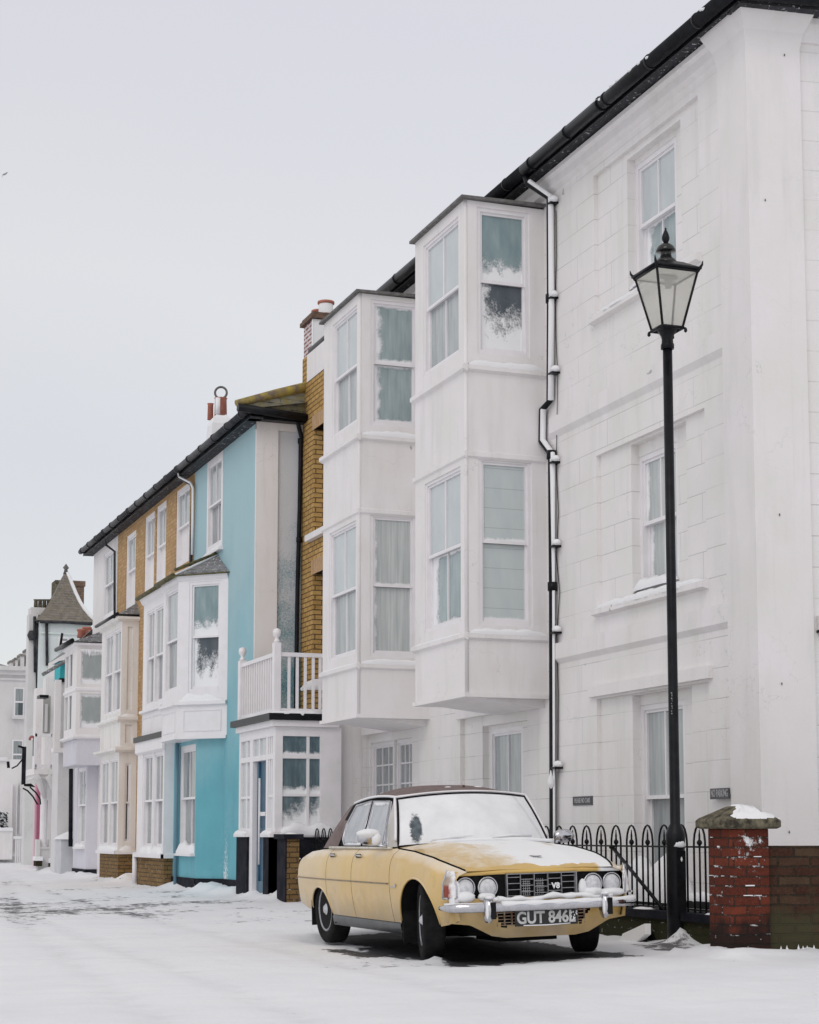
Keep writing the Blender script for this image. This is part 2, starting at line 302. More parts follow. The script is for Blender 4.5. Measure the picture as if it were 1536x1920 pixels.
class MB:
    def __init__(s): s.v = []; s.f = []; s.m = []; s.uv = {}; s.mi = 0; s.sm = set()
    def add(s, vs, fs, smooth=False):
        b = len(s.v); s.v += [tuple(map(float, q)) for q in vs]
        for f in fs:
            if smooth: s.sm.add(len(s.f))
            s.f.append(tuple(i + b for i in f)); s.m.append(s.mi)
        return s
    def box(s, x0, x1, y0, y1, z0, z1):
        v = [(x, y, z) for z in (z0, z1) for y in (y0, y1) for x in (x0, x1)]
        return s.add(v, [(0, 2, 3, 1), (4, 5, 7, 6), (0, 1, 5, 4), (2, 6, 7, 3), (0, 4, 6, 2), (1, 3, 7, 5)])
    def fbox(s, fr, u0, u1, v0, v1, w0, w1):
        v = [fr.p(u, q, w_) for w_ in (w0, w1) for q in (v0, v1) for u in (u0, u1)]
        return s.add(v, [(0, 2, 3, 1), (4, 5, 7, 6), (0, 1, 5, 4), (2, 6, 7, 3), (0, 4, 6, 2), (1, 3, 7, 5)])
    def quad(s, a, b, c, d, uv=False):
        i = len(s.f); s.add([a, b, c, d], [(0, 1, 2, 3)])
        if uv: s.uv[i] = ((0, 0), (1, 0), (1, 1), (0, 1))
        return s
    def wall(s, fr, u0, u1, v0, v1, holes=(), w=0.0, depth=.1):
        us = sorted({u0, u1, *[h[i] for h in holes for i in (0, 1)]}); vs = sorted({v0, v1, *[h[i] for h in holes for i in (2, 3)]})
        us = [x for x in us if u0 <= x <= u1]; vs = [x for x in vs if v0 <= x <= v1]
        for a, b in zip(us, us[1:]):
            for c, d in zip(vs, vs[1:]):
                mu, mv = (a + b) / 2, (c + d) / 2
                if any(h[0] < mu < h[1] and h[2] < mv < h[3] for h in holes): continue
                s.quad(fr.p(a, c, w), fr.p(b, c, w), fr.p(b, d, w), fr.p(a, d, w))
        for h in holes:
            a, b, c, d = h[:4]
            for (p, q), (r, t) in (((a, c), (b, c)), ((b, c), (b, d)), ((b, d), (a, d)), ((a, d), (a, c))):
                s.quad(fr.p(p, q, w), fr.p(r, t, w), fr.p(r, t, w - depth), fr.p(p, q, w - depth))
        return s
    def prof(s, fr, pts, u0, u1):
        """closed (w, v) profile swept along u"""
        n = len(pts); vs = [fr.p(u0, b, a) for a, b in pts] + [fr.p(u1, b, a) for a, b in pts]
        return s.add(vs, [(i, (i + 1) % n, n + (i + 1) % n, n + i) for i in range(n)] + [tuple(range(n))[::-1], tuple(range(n, 2 * n))])
    def poly(s, pts, z0, z1):
        n = len(pts); vs = [(x, y, z0) for x, y in pts] + [(x, y, z1) for x, y in pts]
        return s.add(vs, [(i, (i + 1) % n, n + (i + 1) % n, n + i) for i in range(n)] + [tuple(range(n))[::-1], tuple(range(n, 2 * n))])
    def tube(s, path, r, n=8, closed=False, sq=(1, 1)):
        P = [np.array(p, float) for p in path]; m = len(P); rs = r if isinstance(r, (list, tuple)) else [r] * m
        vs = []; up = None
        for i in range(m):
            a = P[i - 1] if (i > 0 or closed) else P[i]; b = P[(i + 1) % m] if (i < m - 1 or closed) else P[i]
            t = b - a; t = t / (np.linalg.norm(t) + 1e-9)
            if up is None: up = np.array((0, 0, 1.0)) if abs(t[2]) < .9 else np.array((1.0, 0, 0))
            x = np.cross(up, t); x /= np.linalg.norm(x) + 1e-9; y = np.cross(t, x); up = y
            for k in range(n):
                an = 2 * pi * k / n; vs.append(P[i] + x * cos(an) * rs[i] * sq[0] + y * sin(an) * rs[i] * sq[1])
        fs = []
        for i in range(m if closed else m - 1):
            j = (i + 1) % m
            for k in range(n): fs.append((i * n + k, i * n + (k + 1) % n, j * n + (k + 1) % n, j * n + k))
        s.add(vs, fs, True)
        if not closed:
            b = len(s.v) - len(vs); s.f.append(tuple(b + k for k in range(n))[::-1]); s.m.append(s.mi)
            s.f.append(tuple(b + (m - 1) * n + k for k in range(n))); s.m.append(s.mi)
        return s
    def lathe(s, prof, c=(0, 0, 0), n=20, axis='z', caps=True, smooth=True, sq=1.0, rot0=0):
        vs = []
        for r, h in prof:
            for k in range(n):
                a = 2 * pi * k / n + rot0; x, y = r * cos(a), r * sin(a) * sq
                q = (x, y, h) if axis == 'z' else ((x, h, y) if axis == 'y' else (h, x, y))
                vs.append((c[0] + q[0], c[1] + q[1], c[2] + q[2]))
        fs = [(i * n + k, i * n + (k + 1) % n, (i + 1) * n + (k + 1) % n, (i + 1) * n + k) for i in range(len(prof) - 1) for k in range(n)]
        b = len(s.v); s.add(vs, fs, smooth)
        if caps:
            s.f.append(tuple(b + k for k in range(n))[::-1]); s.m.append(s.mi)
            s.f.append(tuple(b + (len(prof) - 1) * n + k for k in range(n))); s.m.append(s.mi)
        return s
    def grid(s, pts, smooth=True, uv=False, closed=False):
        r = len(pts); c = len(pts[0]); fs = []; b = len(s.f)
        for i in range(r - 1):
            for j in range(c - 1): fs.append((i * c + j, i * c + j + 1, (i + 1) * c + j + 1, (i + 1) * c + j))
        s.add([p for row in pts for p in row], fs, smooth)
        if uv:
            k = b
            for i in range(r - 1):
                for j in range(c - 1):
                    s.uv[k] = ((j / (c - 1), i / (r - 1)), ((j + 1) / (c - 1), i / (r - 1)), ((j + 1) / (c - 1), (i + 1) / (r - 1)), (j / (c - 1), (i + 1) / (r - 1))); k += 1
        return s
    def build(s, name, mat, parent=None, local=False, bevel=0, **tags):
        if isinstance(s, MS) and len(s.cuts) > 1:
            o = None; cs = s.cuts + [(len(s.v), len(s.f))]
            for (v0, f0), (v1, f1) in zip(cs, cs[1:]):
                m = MB(); m.v = s.v[v0:v1]; m.f = [tuple(i - v0 for i in f) for f in s.f[f0:f1]]; m.m = s.m[f0:f1]
                m.sm = {i - f0 for i in s.sm if f0 <= i < f1}; o = m.build(name, mat, parent, local, bevel, **tags)
            return o
        me = bpy.data.meshes.new(name); me.from_pydata(s.v, [], s.f)
        for m in (mat if isinstance(mat, (list, tuple)) else [mat]): me.materials.append(m)
        me.polygons.foreach_set('material_index', s.m)
        me.polygons.foreach_set('use_smooth', [i in s.sm for i in range(len(s.f))])
        if s.uv:
            uvl = me.uv_layers.new(name='UVMap')
            for pi_, poly in enumerate(me.polygons):
                if pi_ in s.uv:
                    for k, li in enumerate(poly.loop_indices): uvl.data[li].uv = s.uv[pi_][k]
        me.update()
        import bmesh
        bm = bmesh.new(); bm.from_mesh(me); bmesh.ops.recalc_face_normals(bm, faces=bm.faces); bm.to_mesh(me); bm.free()
        o = bpy.data.objects.new(name, me); COL.objects.link(o)
        if parent is not None:
            o.parent = parent
            if not local: o.location = tuple(-np.array(root_loc(parent)))
        if bevel:
            md = o.modifiers.new('bevel', 'BEVEL'); md.width = bevel; md.segments = 2; md.limit_method = 'ANGLE'
        for k, v in tags.items(): o[k] = v
        return o
class MS(MB):
    """a builder whose primitives become separate parts"""
    def __init__(s): super().__init__(); s.cuts = []
    def add(s, vs, fs, smooth=False): s.cuts.append((len(s.v), len(s.f))); return super().add(vs, fs, smooth)
def root_loc(o):
    # world meshes: cancel the parent's own offset so that vertices stay in world space
    if o.type == 'EMPTY': return tuple(o.location)
    return (0, 0, 0)
def thing(name, label, cat, loc=(0, 0, 0), group=None):
    o = bpy.data.objects.new(name, None); COL.objects.link(o); o.location = loc; o.empty_display_size = .2
    o['label'] = label; o['category'] = cat
    if group: o['group'] = group
    return o
def lattice(shape_x, shape_y, sx, sy, seed):
    """smooth value noise in 0..1 for numpy arrays"""
    rs = np.random.RandomState(seed); T = rs.rand(256, 256)
    x = shape_x * sx + 1000; y = shape_y * sy + 1000; xi = np.floor(x).astype(int); yi = np.floor(y).astype(int)
    fx = x - xi; fy = y - yi; fx = fx * fx * (3 - 2 * fx); fy = fy * fy * (3 - 2 * fy)
    g = lambda a, b: T[a % 256, b % 256]
    return (g(xi, yi) * (1 - fx) + g(xi + 1, yi) * fx) * (1 - fy) + (g(xi, yi + 1) * (1 - fx) + g(xi + 1, yi + 1) * fx) * fy
def ridge(mb, fr, u0, u1, v, w0, w1, h, seed=0, n=None):
    """an uneven ridge of settled snow lying on a ledge"""
    rn = random.Random(seed); n = n or max(4, int(abs(u1 - u0) / .07)); rows = []
    for i in range(n + 1):
        t = i / n; u = u0 + (u1 - u0) * t; e = min(1, 6 * t, 6 * (1 - t)) ** .6; hh = h * e * rn.uniform(.65, 1.15); ww = (w1 - w0) * (.75 + .25 * e) * rn.uniform(.93, 1.05)
        rows.append([fr.p(u, v - .004, w0), fr.p(u, v + hh * .9, w0 + .15 * ww), fr.p(u, v + hh, w0 + .4 * ww), fr.p(u, v + hh * .75, w0 + .78 * ww), fr.p(u, v + hh * .2, w0 + ww), fr.p(u, v - .028, w0 + ww - .006)])
    mb.grid(rows); return mb
# ---------------------------------------------------------------- windows
def sash(parent, fr, rc, w=-.1, cols=2, pane=None, pane2=None, fw=.055, split=.5, rows=1, drop=.045, mat=None, bar=.022, name='window', sill=None, snow=0, label=None, vbar_low=None):
    """double hung window in frame fr; rc = (u0,u1,v0,v1)"""
    u0, u1, v0, v1 = rc; pane = pane or G_CURT; pane2 = pane2 or pane; mat = mat or JOIN
    mb = MB(); vm = v0 + (v1 - v0) * split
    mb.fbox(fr, u0, u0 + fw, v0, v1, w - .10, w + .02); mb.fbox(fr, u1 - fw, u1, v0, v1, w - .10, w + .02)
    mb.fbox(fr, u0 + fw, u1 - fw, v1 - fw, v1, w - .10, w + .018); mb.fbox(fr, u0 + fw, u1 - fw, v0, v0 + fw * 1.2, w - .10, w + .024)
    st = .03
    for (a, b, ww) in ((vm - .018, v1 - fw, w), (v0 + fw * 1.2, vm + .012, w - drop)):
        mb.fbox(fr, u0 + fw, u0 + fw + st, a, b, ww - .04, ww); mb.fbox(fr, u1 - fw - st, u1 - fw, a, b, ww - .04, ww)
        mb.fbox(fr, u0 + fw + st, u1 - fw - st, b - st, b, ww - .04, ww - .001); mb.fbox(fr, u0 + fw + st, u1 - fw - st, a, a + st * 1.25, ww - .04, ww + .008)
        for k in range(1, cols):
            uu = u0 + fw + st + (u1 - u0 - 2 * fw - 2 * st) * k / cols
            mb.fbox(fr, uu - bar / 2, uu + bar / 2, a + st, b - st, ww - .035, ww - .004)
        for k in range(1, rows):
            vv = a + (b - a) * k / rows; mb.fbox(fr, u0 + fw + st, u1 - fw - st, vv - bar / 2, vv + bar / 2, ww - .036, ww - .006)
    o = mb.build(name, mat, parent)
    if label: o['label'] = label
    s_ = 1 if np.cross(fr.u, (0, 0, 1))[:2] @ fr.n[:2] > 0 else -1
    for (a, b, ww, pm) in ((vm, v1 - fw, w - .022, pane), (v0 + fw, vm, w - drop - .022, pane2)):
        q = MB(); qa, qb = (u0 + fw, u1 - fw) if fr.hitleft() else (u1 - fw, u0 + fw)
        q.quad(fr.p(qa, a, ww), fr.p(qb, a, ww), fr.p(qb, b, ww), fr.p(qa, b, ww), uv=True)
        po = q.build('pane', pm, o); po.location = (0, 0, 0)
    if sill is not None:
        q = MS(); so, sp = sill; q.prof(fr, [(w - .05, v0 - .07), (sp, v0 - .07), (sp, v0 - .03), (w - .05, v0 + .0)], u0 - so, u1 + so)
        qo = q.build('sill', mat, o); qo.location = (0, 0, 0)
        if snow:
            q = MS(); ridge(q, fr, u0 - so * .6, u1 + so * .6, v0 - .02, w + .01, sp - .005, snow, int(abs(u0) * 97) % 91)
            qo = q.build('sill_snow', SNOW, o, smooth=1) if False else q.build('sill_snow', SNOW, o); qo.location = (0, 0, 0)
    return o
def hitleft(self):
    # True when +u runs to the right as seen from outside
    return float(self.u[0] * RT[0] + self.u[1] * RT[1]) > 0 if abs(self.n[1]) > .5 else False
Fr.hitleft = hitleft
# ================================================================ GROUND
def rise(X): return np.clip(.026 * (np.asarray(X, float) - 5.2), 0, .065)
def build_ground():
    xs = np.concatenate([[-900, -400, -150, -60, -30, -16], np.linspace(-9, 9.6, 234), [11, 14, 20, 40, 120, 400, 900]])
    ys = np.concatenate([[-300, -60, -10, 1], np.linspace(4, 22, 300), np.linspace(22.12, 50, 230), [51, 53, 56, 60, 66, 75, 90, 120, 200, 500, 1600]])
    Xg, Yg = np.meshgrid(xs, ys)
    near = ((np.abs(Xg) < 10) & (Yg > 3) & (Yg < 51)).astype(float)
    Z = rise(Xg)
    Z += near * (.030 * (lattice(Xg, Yg, .45, .3, 1) - .5) + .012 * (lattice(Xg, Yg, 1.6, 1.1, 2) - .5) + .006 * (lattice(Xg, Yg, 5, 4, 3) - .5))
    n1 = lattice(Xg, Yg, 2.2, 2.2, 4); n2 = lattice(Xg, Yg, 7, 7, 5)
    # drifts blown against the wall lines
    def drift(xw, y0, y1, h, wd=.28):
        e = np.clip((Xg - (xw - wd)) / wd, 0, 1) ** 2 * (Yg > y0) * (Yg < y1)
        return e * h * (.25 + .9 * n1) * (.6 + .8 * n2)
    Z += drift(7.62, 12.7, 25.2, .03) + drift(7.22, 25.2, 28.0, .09, .35) + drift(7.10, 28, 60, .10, .35) * near
    # drift against the garden wall
    e = np.clip((Yg - 11.8) / .34, 0, 1) ** 2 * (Xg > 7.0) * (Yg < 13); Z += e * .05 * (.3 + n2)
    for (px, py, h, r) in ((POST[0] - .02, POST[1] - .11, .17, .10), (7.18, 12.30, .05, .2), (5.16, 13.40, .10, .07), (7.34, 25.35, .28, .13), (7.05, 28.9, .07, .3), (7.0, 31.3, .12, .25), (7.05, 35.7, .16, .3)):
        Z += h * np.exp(-np.sqrt((Xg - px) ** 2 + (Yg - py) ** 2) / r)
    # tyre hollow: the ground below the car is bare, a few centimetres lower than the snow
    car = np.clip(1.15 - np.maximum(np.abs(Xg - 5.95) / .86, np.abs(Yg - 14.9) / 1.9), 0, .15) / .15
    Z -= .022 * car * near
    rut = np.zeros_like(Xg)
    for x0, k1, k2, wd in ((2.9, .055, .6, .13), (4.25, .055, .6, .13), (1.2, .10, 1.9, .14), (2.55, .10, 1.9, .14), (-1.6, -.02, .3, .16), (-.2, -.02, .3, .16)):
        xc = x0 + k1 * (Yg - 14) + .25 * np.sin(Yg * .13 + k2); rut = np.maximum(rut, np.exp(-((Xg - xc) / wd) ** 2) * near)
    rut *= np.clip(.35 + 1.1 * lattice(Xg, Yg, .5, .25, 11), 0, 1)
    Z -= .014 * rut; Z += near * .010 * (lattice(Xg + .4 * Yg, Yg, 2.6, .55, 12) - .5) + near * .008 * (lattice(Xg, Yg, 9, 5, 13) - .5)
    me = bpy.data.meshes.new('ground'); ny, nx = Xg.shape
    v = np.stack([Xg, Yg, Z], -1).reshape(-1, 3)
    i = np.arange((ny - 1) * (nx - 1)); r_, c_ = i // (nx - 1), i % (nx - 1); a = r_ * nx + c_
    f = np.stack([a, a + 1, a + nx + 1, a + nx], -1)
    me.vertices.add(len(v)); me.vertices.foreach_set('co', v.ravel()); me.loops.add(f.size); me.loops.foreach_set('vertex_index', f.ravel())
    me.polygons.add(len(f)); me.polygons.foreach_set('loop_start', np.arange(len(f)) * 4); me.polygons.foreach_set('loop_total', np.full(len(f), 4))
    me.polygons.foreach_set('use_smooth', np.ones(len(f), bool)); me.update(); me.validate(); at_ = me.attributes.new('rut', 'FLOAT', 'POINT'); at_.data.foreach_set('value', rut.ravel())
    m, n, b = newmat('street_snow'); v = oc(n); s = N(n, 'ShaderNodeSeparateXYZ'); n.links.new(v, s.inputs[0])
    X, Y = s.outputs[0], s.outputs[1]
    def zone(cx, cy, hx, hy, soft=.35):
        dx = mth(n, 'DIVIDE', mth(n, 'ABSOLUTE', mth(n, 'SUBTRACT', X, cx)), hx); dy = mth(n, 'DIVIDE', mth(n, 'ABSOLUTE', mth(n, 'SUBTRACT', Y, cy)), hy)
        return mth(n, 'DIVIDE', mth(n, 'SUBTRACT', 1, mth(n, 'MAXIMUM', dx, dy)), soft)
    base = mix(n, ramp(n, noise(n, v, .55, 4), .3, .7), (.85, .86, .885), (.80, .81, .845))
    base = mix(n, mth(n, 'MULTIPLY', ramp(n, noise(n, mapping(n, v, (.5, 1.6, 1)), 2.4, 5), .5, .75), .35), base, (.74, .745, .77))
    ra = N(n, 'ShaderNodeAttribute', attribute_name='rut').outputs['Fac']
    base = mix(n, mth(n, 'MULTIPLY', mth(n, 'MULTIPLY', ra, ramp(n, noise(n, v, 4, 6, .7), .35, .65)), .42), base, (.60, .605, .63))
    base = mix(n, mth(n, 'MULTIPLY', ramp(n, noise(n, mapping(n, v, (.35, 1, 1)), 1.3, 6, .65), .48, .68), .30), base, (.70, .705, .735))
    streak = mth(n, 'ADD', mth(n, 'MULTIPLY', noise(n, mapping(n, v, (1.0, .8, 1)), .9, 3, .5), .45), mth(n, 'MULTIPLY', noise(n, mapping(n, v, (1.5, 1.0, 1)), 4.5, 6, .72), .6))
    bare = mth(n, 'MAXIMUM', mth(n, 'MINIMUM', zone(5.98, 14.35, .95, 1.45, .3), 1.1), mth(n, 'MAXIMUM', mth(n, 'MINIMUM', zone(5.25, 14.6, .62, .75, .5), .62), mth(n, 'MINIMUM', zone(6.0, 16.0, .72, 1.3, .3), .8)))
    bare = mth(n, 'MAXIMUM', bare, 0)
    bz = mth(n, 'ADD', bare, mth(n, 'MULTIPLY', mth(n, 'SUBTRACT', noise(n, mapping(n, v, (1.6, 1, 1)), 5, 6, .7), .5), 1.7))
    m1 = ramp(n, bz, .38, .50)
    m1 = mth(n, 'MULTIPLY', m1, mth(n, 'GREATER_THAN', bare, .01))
    z2 = mth(n, 'MAXIMUM', mth(n, 'MAXIMUM', mth(n, 'MINIMUM', zone(4.3, 25.2, 3.0, 5.5, .6), 1.1), mth(n, 'MINIMUM', zone(6.1, 27.5, 1.0, 9.5, .5), .8)), mth(n, 'MINIMUM', zone(7.3, 13.5, .32, .7, .5), 1))
    z2 = mth(n, 'MAXIMUM', z2, mth(n, 'MINIMUM', zone(4.7, 13.4, .9, .55, .5), .7))
    z2 = mth(n, 'MAXIMUM', z2, mth(n, 'MINIMUM', zone(1.0, 36, 7, 7, .5), .35)); z2 = mth(n, 'MAXIMUM', z2, 0)
    m2 = ramp(n, mth(n, 'ADD', streak, mth(n, 'ADD', mth(n, 'MULTIPLY', z2, .13), mth(n, 'MULTIPLY', mth(n, 'MULTIPLY', ra, mth(n, 'LESS_THAN', 19, Y)), .06))), .675, .735)
    m2 = mth(n, 'MULTIPLY', m2, .9)
    bits = mth(n, 'MULTIPLY', ramp(n, noise(n, mapping(n, v, (1.2, .8, 1)), 7, 2), .80, .815), .55)
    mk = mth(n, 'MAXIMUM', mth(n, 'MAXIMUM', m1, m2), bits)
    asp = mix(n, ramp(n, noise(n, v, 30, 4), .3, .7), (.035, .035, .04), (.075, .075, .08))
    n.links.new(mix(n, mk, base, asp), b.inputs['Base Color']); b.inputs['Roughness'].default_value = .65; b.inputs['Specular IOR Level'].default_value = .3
    h = mth(n, 'ADD', mth(n, 'MULTIPLY', noise(n, mapping(n, v, (1, .6, 1)), 3.5, 7, .62), 1.0), mth(n, 'MULTIPLY', mth(n, 'SUBTRACT', 1, mk), .5))
    bump(n, b, h, .55, .035)
    me.materials.append(m)
    o = bpy.data.objects.new('ground', me); COL.objects.link(o); o['kind'] = 'structure'; o['label'] = 'snow covered street with bare dark patches'
# lamp post foot
POST = FX(7.56).hit(1268, 1650)[0]; POST = (7.56, POST)
build_ground()
# ================================================================ WHITE TERRACE (corner house + house with two bays)
WX = 8.6; ZE = 8.72
fw_ = FX(WX)
S_COR = fw_.hit(1418, 800)[0]; S_PIPE = fw_.hit(1034, 900)[0]
EDIR = np.array((sin(R(99.2)), cos(R(99.2)))); EN = np.array((-.16, -.987))
def hole(fr, xl, yt, yb, xr, w=0): return fr.rect(xl, yt, yb, xr, w)
def corner_house():
    t = thing('white_house', 'white rendered corner house with sash windows in sunk panels behind the lamp post', 'house', (WX, S_COR, 0))
    mb = MB(); fr = fw_; u0 = S_COR + .02; u1 = S_PIPE
    panels = [hole(fr, 1113, 330, 598, 1313.6), hole(fr, 1118, 855, 1143, 1325), hole(fr, 1119, 1311, 1655, 1333)]
    panels = [list(p) for p in panels]
    inner = [list(hole(fr, 1168, 299, 560, 1271)), list(hole(fr, 1175, 834, 1118, 1281)), list(hole(fr, 1178, 1304, 1640, 1292))]
    wins = [list(hole(fr, 1192, 312, 545, 1272, -.15)), list(hole(fr, 1192, 861, 1111, 1274, -.15)), list(hole(fr, 1198, 1324, 1640, 1288, -.15))]
    # storeys are level: clean the readings up
    for p, i, w_, zt, zb in zip(panels, inner, wins, (0, 0, 0), (0, 0, 0)):
        i[3] = min(i[3], p[3] - .0); i[0] = max(i[0], p[0] + .05); i[1] = min(i[1], p[1] - .05)
        w_[0] = max(w_[0], i[0] + .0); w_[1] = min(w_[1], i[1] - .0); i[2] = max(p[2], w_[2] - .05); w_[3] = min(w_[3], i[3] - .02); w_[2] = i[2] + .02
    panels[2][2] = .35; inner[2][2] = .35; wins[2][2] = .42
    mb.wall(fr, u0, u1, -.1, ZE + .1, panels, 0, .05)
    for p, i in zip(panels, inner): mb.wall(fr, p[0], p[1], p[2], p[3], [i], -.05, .09)
    for i, w_ in zip(inner, wins): mb.wall(fr, i[0], i[1], i[2], i[3], [w_], -.14, .05)
    # end wall (runs away to the right), recess beyond the quoin pier
    A = np.array((WX, S_COR)); fe = Fr(A, EDIR, EN)
    mb.wall(fe, .02, 9.0, -.1, ZE + .1)
    B = A + EDIR * 9; 
    bx = [tuple(A), tuple(B), (B[0], u1 + 2), (WX + 6, u1), (WX, u1)]
    n = len(bx)
    for k in (1, 2, 3): mb.quad((*bx[k], -.1), (*bx[k + 1], -.1), (*bx[k + 1], ZE), (*bx[k], ZE))
    mb.build('wall', WHITE, t)
    # string courses with chamfered undersides, lintel, cornice
    q = MS()
    for x, y, h in ((1041, 815, .09), (1041, 1241, .07)):
        v = fr.hit(x, y)[1]; q.prof(fr, [(0.0, v + .20), (.045, v + .20), (.045, v + .02), (.0, v - h * .5)], fr.hit(1364, 700)[0] - .01, u1 - .04)
    q.prof(fr, [(0, ZE), (.10, ZE), (.10, ZE - .05), (.06, ZE - .08), (.06, ZE - .18), (0, ZE - .22)], u0, u1)
    v = fr.hit(1106, 1309)[1]; pl = panels[2]
    q.prof(fr, [(0, v + .12), (.05, v + .12), (.05, v), (0, v)], pl[0] - .08, pl[1] + .12)
    q.build('string_course', WHITEP, t)
    # quoin pier at the corner with a small capital
    q = MB(); p1 = .05; fu = fr.hit(1364, 700)[0]; L = 1.0
    ea, en = EDIR, EN
    cornr = A + np.array((-p1, 0)) + en * p1
    pts = [tuple(cornr), (WX - p1, fu), (WX + .1, fu), tuple(A + ea * L * .3 + np.array((0, .3))), tuple(A + ea * QW), tuple(A + ea * QW + en * p1)]
    q.poly(pts, -.05, ZE - .30)
    q.build('corner_pier', WHITEP, t)
    q = MB()
    for k, (z0, z1, e) in enumerate(((ZE - .30, ZE - .16, .03), (ZE - .16, ZE - .02, .10), (ZE - .02, ZE + .06, .13))):
        z0e = e if k == 0 else (.03, .10)[k - 1]
        def ring(o_, z): return [(cornr[0] - o_, cornr[1] + en[1] * o_, z), (WX - p1 - o_, fu + o_, z), (WX + .1, fu + o_, z), (A + ea * (QW + o_) + np.array((0, .2))).tolist() + [z], (A + ea * (QW + o_) + en * (p1 + o_)).tolist() + [z]]
        a = ring(z0e if k else .0, z0); b_ = ring(e, z1); m_ = len(a)
        q.add(a + b_, [(i, (i + 1) % m_, m_ + (i + 1) % m_, m_ + i) for i in range(m_)] + [tuple(range(m_, 2 * m_)), tuple(range(m_))[::-1]])
    q.build('capital', WHITEP, t)
    # windows
    for k, w_ in enumerate(wins):
        o = sash(t, fr, w_, w=-.17, cols=2, pane=(G_PALE, G_NET_EDGE, G_CURT)[k], pane2=(G_FR_EDGE, G_NET_EDGE, G_CURT2)[k], split=(.50, .50, .50)[k], name='window')
    # sills under the sunk panels, with snow
    q = MS(); q2 = MS()
    for k in (0, 1):
        p = panels[k]; q.prof(fr, [(-.05, p[2] + .03), (.075, p[2] - .01), (.075, p[2] - .07), (0, p[2] - .09), (-.05, p[2] - .07)], p[0] - .03, p[1] + .03)
        ridge(q2, fr, p[0] - .02, p[1] + .02, p[2] + .0, -.05, .085, .06 if k else .02, k + 3)
        ridge(q2, fr, wins[k][0], wins[k][1], wins[k][2] + .04, -.16, -.02, .10 if k else .03, k + 5)
    q.build('sill', WHITEP, t); 
    p = wins[2]; ridge(q2, fr, p[0] - .3, p[1] + .2, .36, -.12, .16, .42, 9, n=9)
    q2.build('sill_snow', SNOW, t)
    # black ledge and light plinth seen through the railings
    q = MB(); q.fbox(fr, S_COR + .2, u1 + 1, .30, .37, 0, .12); q.build('ledge', BLACKP, t)
    q = MB(); ridge(q, fr, S_COR + .2, u1 + 1, .375, 0, .12, .08, 17); q.build('ledge_snow', SNOW, t)
    # roof, soffit, gutter
    q = MB(); uu = 26.2
    ec = A + EN * .28 + np.array((-.28, 0))
    q.prof(fr, [(-.02, ZE + .02), (.22, ZE + .02), (.22, ZE + .04), (-.02, ZE + .04)], u0 - .25, u1); q.build('soffit', SOFFIT, t)
    q = MB(); q.prof(fr, [(.22, ZE), (.245, ZE), (.245, ZE + .17), (.22, ZE + .17)], u0 - .27, u1); q.build('fascia', BLACKP, t)
    q = MB(); e0 = A + EN * .30; e1 = B + EN * .30
    q.add([(WX - .24, u1, ZE + .12), (WX - .24, u0 - .25, ZE + .12), (*(e1), ZE + .12), (B[0], u1 + 2, ZE + .12), (WX + 3, S_COR + 3.2, ZE + 1.0), (WX + 3, u1, ZE + 1.0)], [(0, 1, 4, 5), (1, 2, 3, 4), (0, 5, 3), (0, 3, 2, 1)])
    q.build('roof', SLATE, t)
    fe2 = Fr(A, EDIR, EN); q = MB(); q.prof(fe2, [(0, ZE + .0), (.26, ZE + .0), (.26, ZE + .15), (0, ZE + .15)], -.2, 9); q.build('soffit', SOFFIT, t)
    q = MB(); q.prof(fe2, [(0.0, ZE), (.09, ZE), (.09, ZE - .06), (.03, ZE - .22), (0, ZE - .22)], QW + .02, 9); q.build('cornice', WHITEP, t)
    q = MB()
    gz = ZE + .075; gx = WX - .315
    q.tube([(gx, u1, gz), (gx, u0 - .3, gz)], .072, 14)
    for k in range(5):
        yy = u0 + .35 + k * .98; q.tube([(gx, yy - .018, gz), (gx, yy + .018, gz)], .079, 14); 
        if k == 2: q.tube([(gx, yy + .12, gz), (gx, yy + .17, gz)], .083, 14)
    ge = tuple(A + EN * .33 + EDIR * -.28); g2 = tuple(A + EDIR * 9 + EN * .33)
    q.tube([(ge[0], ge[1], gz), (g2[0], g2[1], gz)], .072, 12)
    q.build('gutter', BLACKP, t)
    q = MB(); rn = random.Random(5)
    for k in range(9):
        yy = u0 + rn.uniform(.1, 2.6); q.lathe([(.0, 0), (.03, .004), (.035, .02), (.0, .035)], (gx - .055, yy, gz + rn.uniform(-.02, .03)), 7, 'z', False)
    q.build('gutter_snow', SNOW, t)
    # small wall fixings and the ledge at the frame edge
    fep = Fr(cornr, EDIR, EN)
    for x, y in ((1471, 103), (1435, 375), (1462, 965), (1466, 1282), (1480, 1560)):
        u, v = fep.hit(x, y); q = MB(); q.lathe([(.006, -.010), (.005, .010), (0, .012)], fep.p(u, v, .004), 8, 'z'); q.build('wall_fixing', MATS['lead'], t)
    u, v = fe.hit(1531, 1182); q = MB(); q.fbox(fe, u, u + .8, v, v + .13, 0, .07); q.build('vent_box', WHITEP, t); q = MB(); q.fbox(fe, u, u + .8, v - .025, v - .002, 0, .09); q.build('vent_ledge', BLACKP, t)
    return t
QW = Fr((WX, S_COR), EDIR, EN).hit(1508, 600)[0]
print('QW', QW)
corner_house()
XB = 7.58
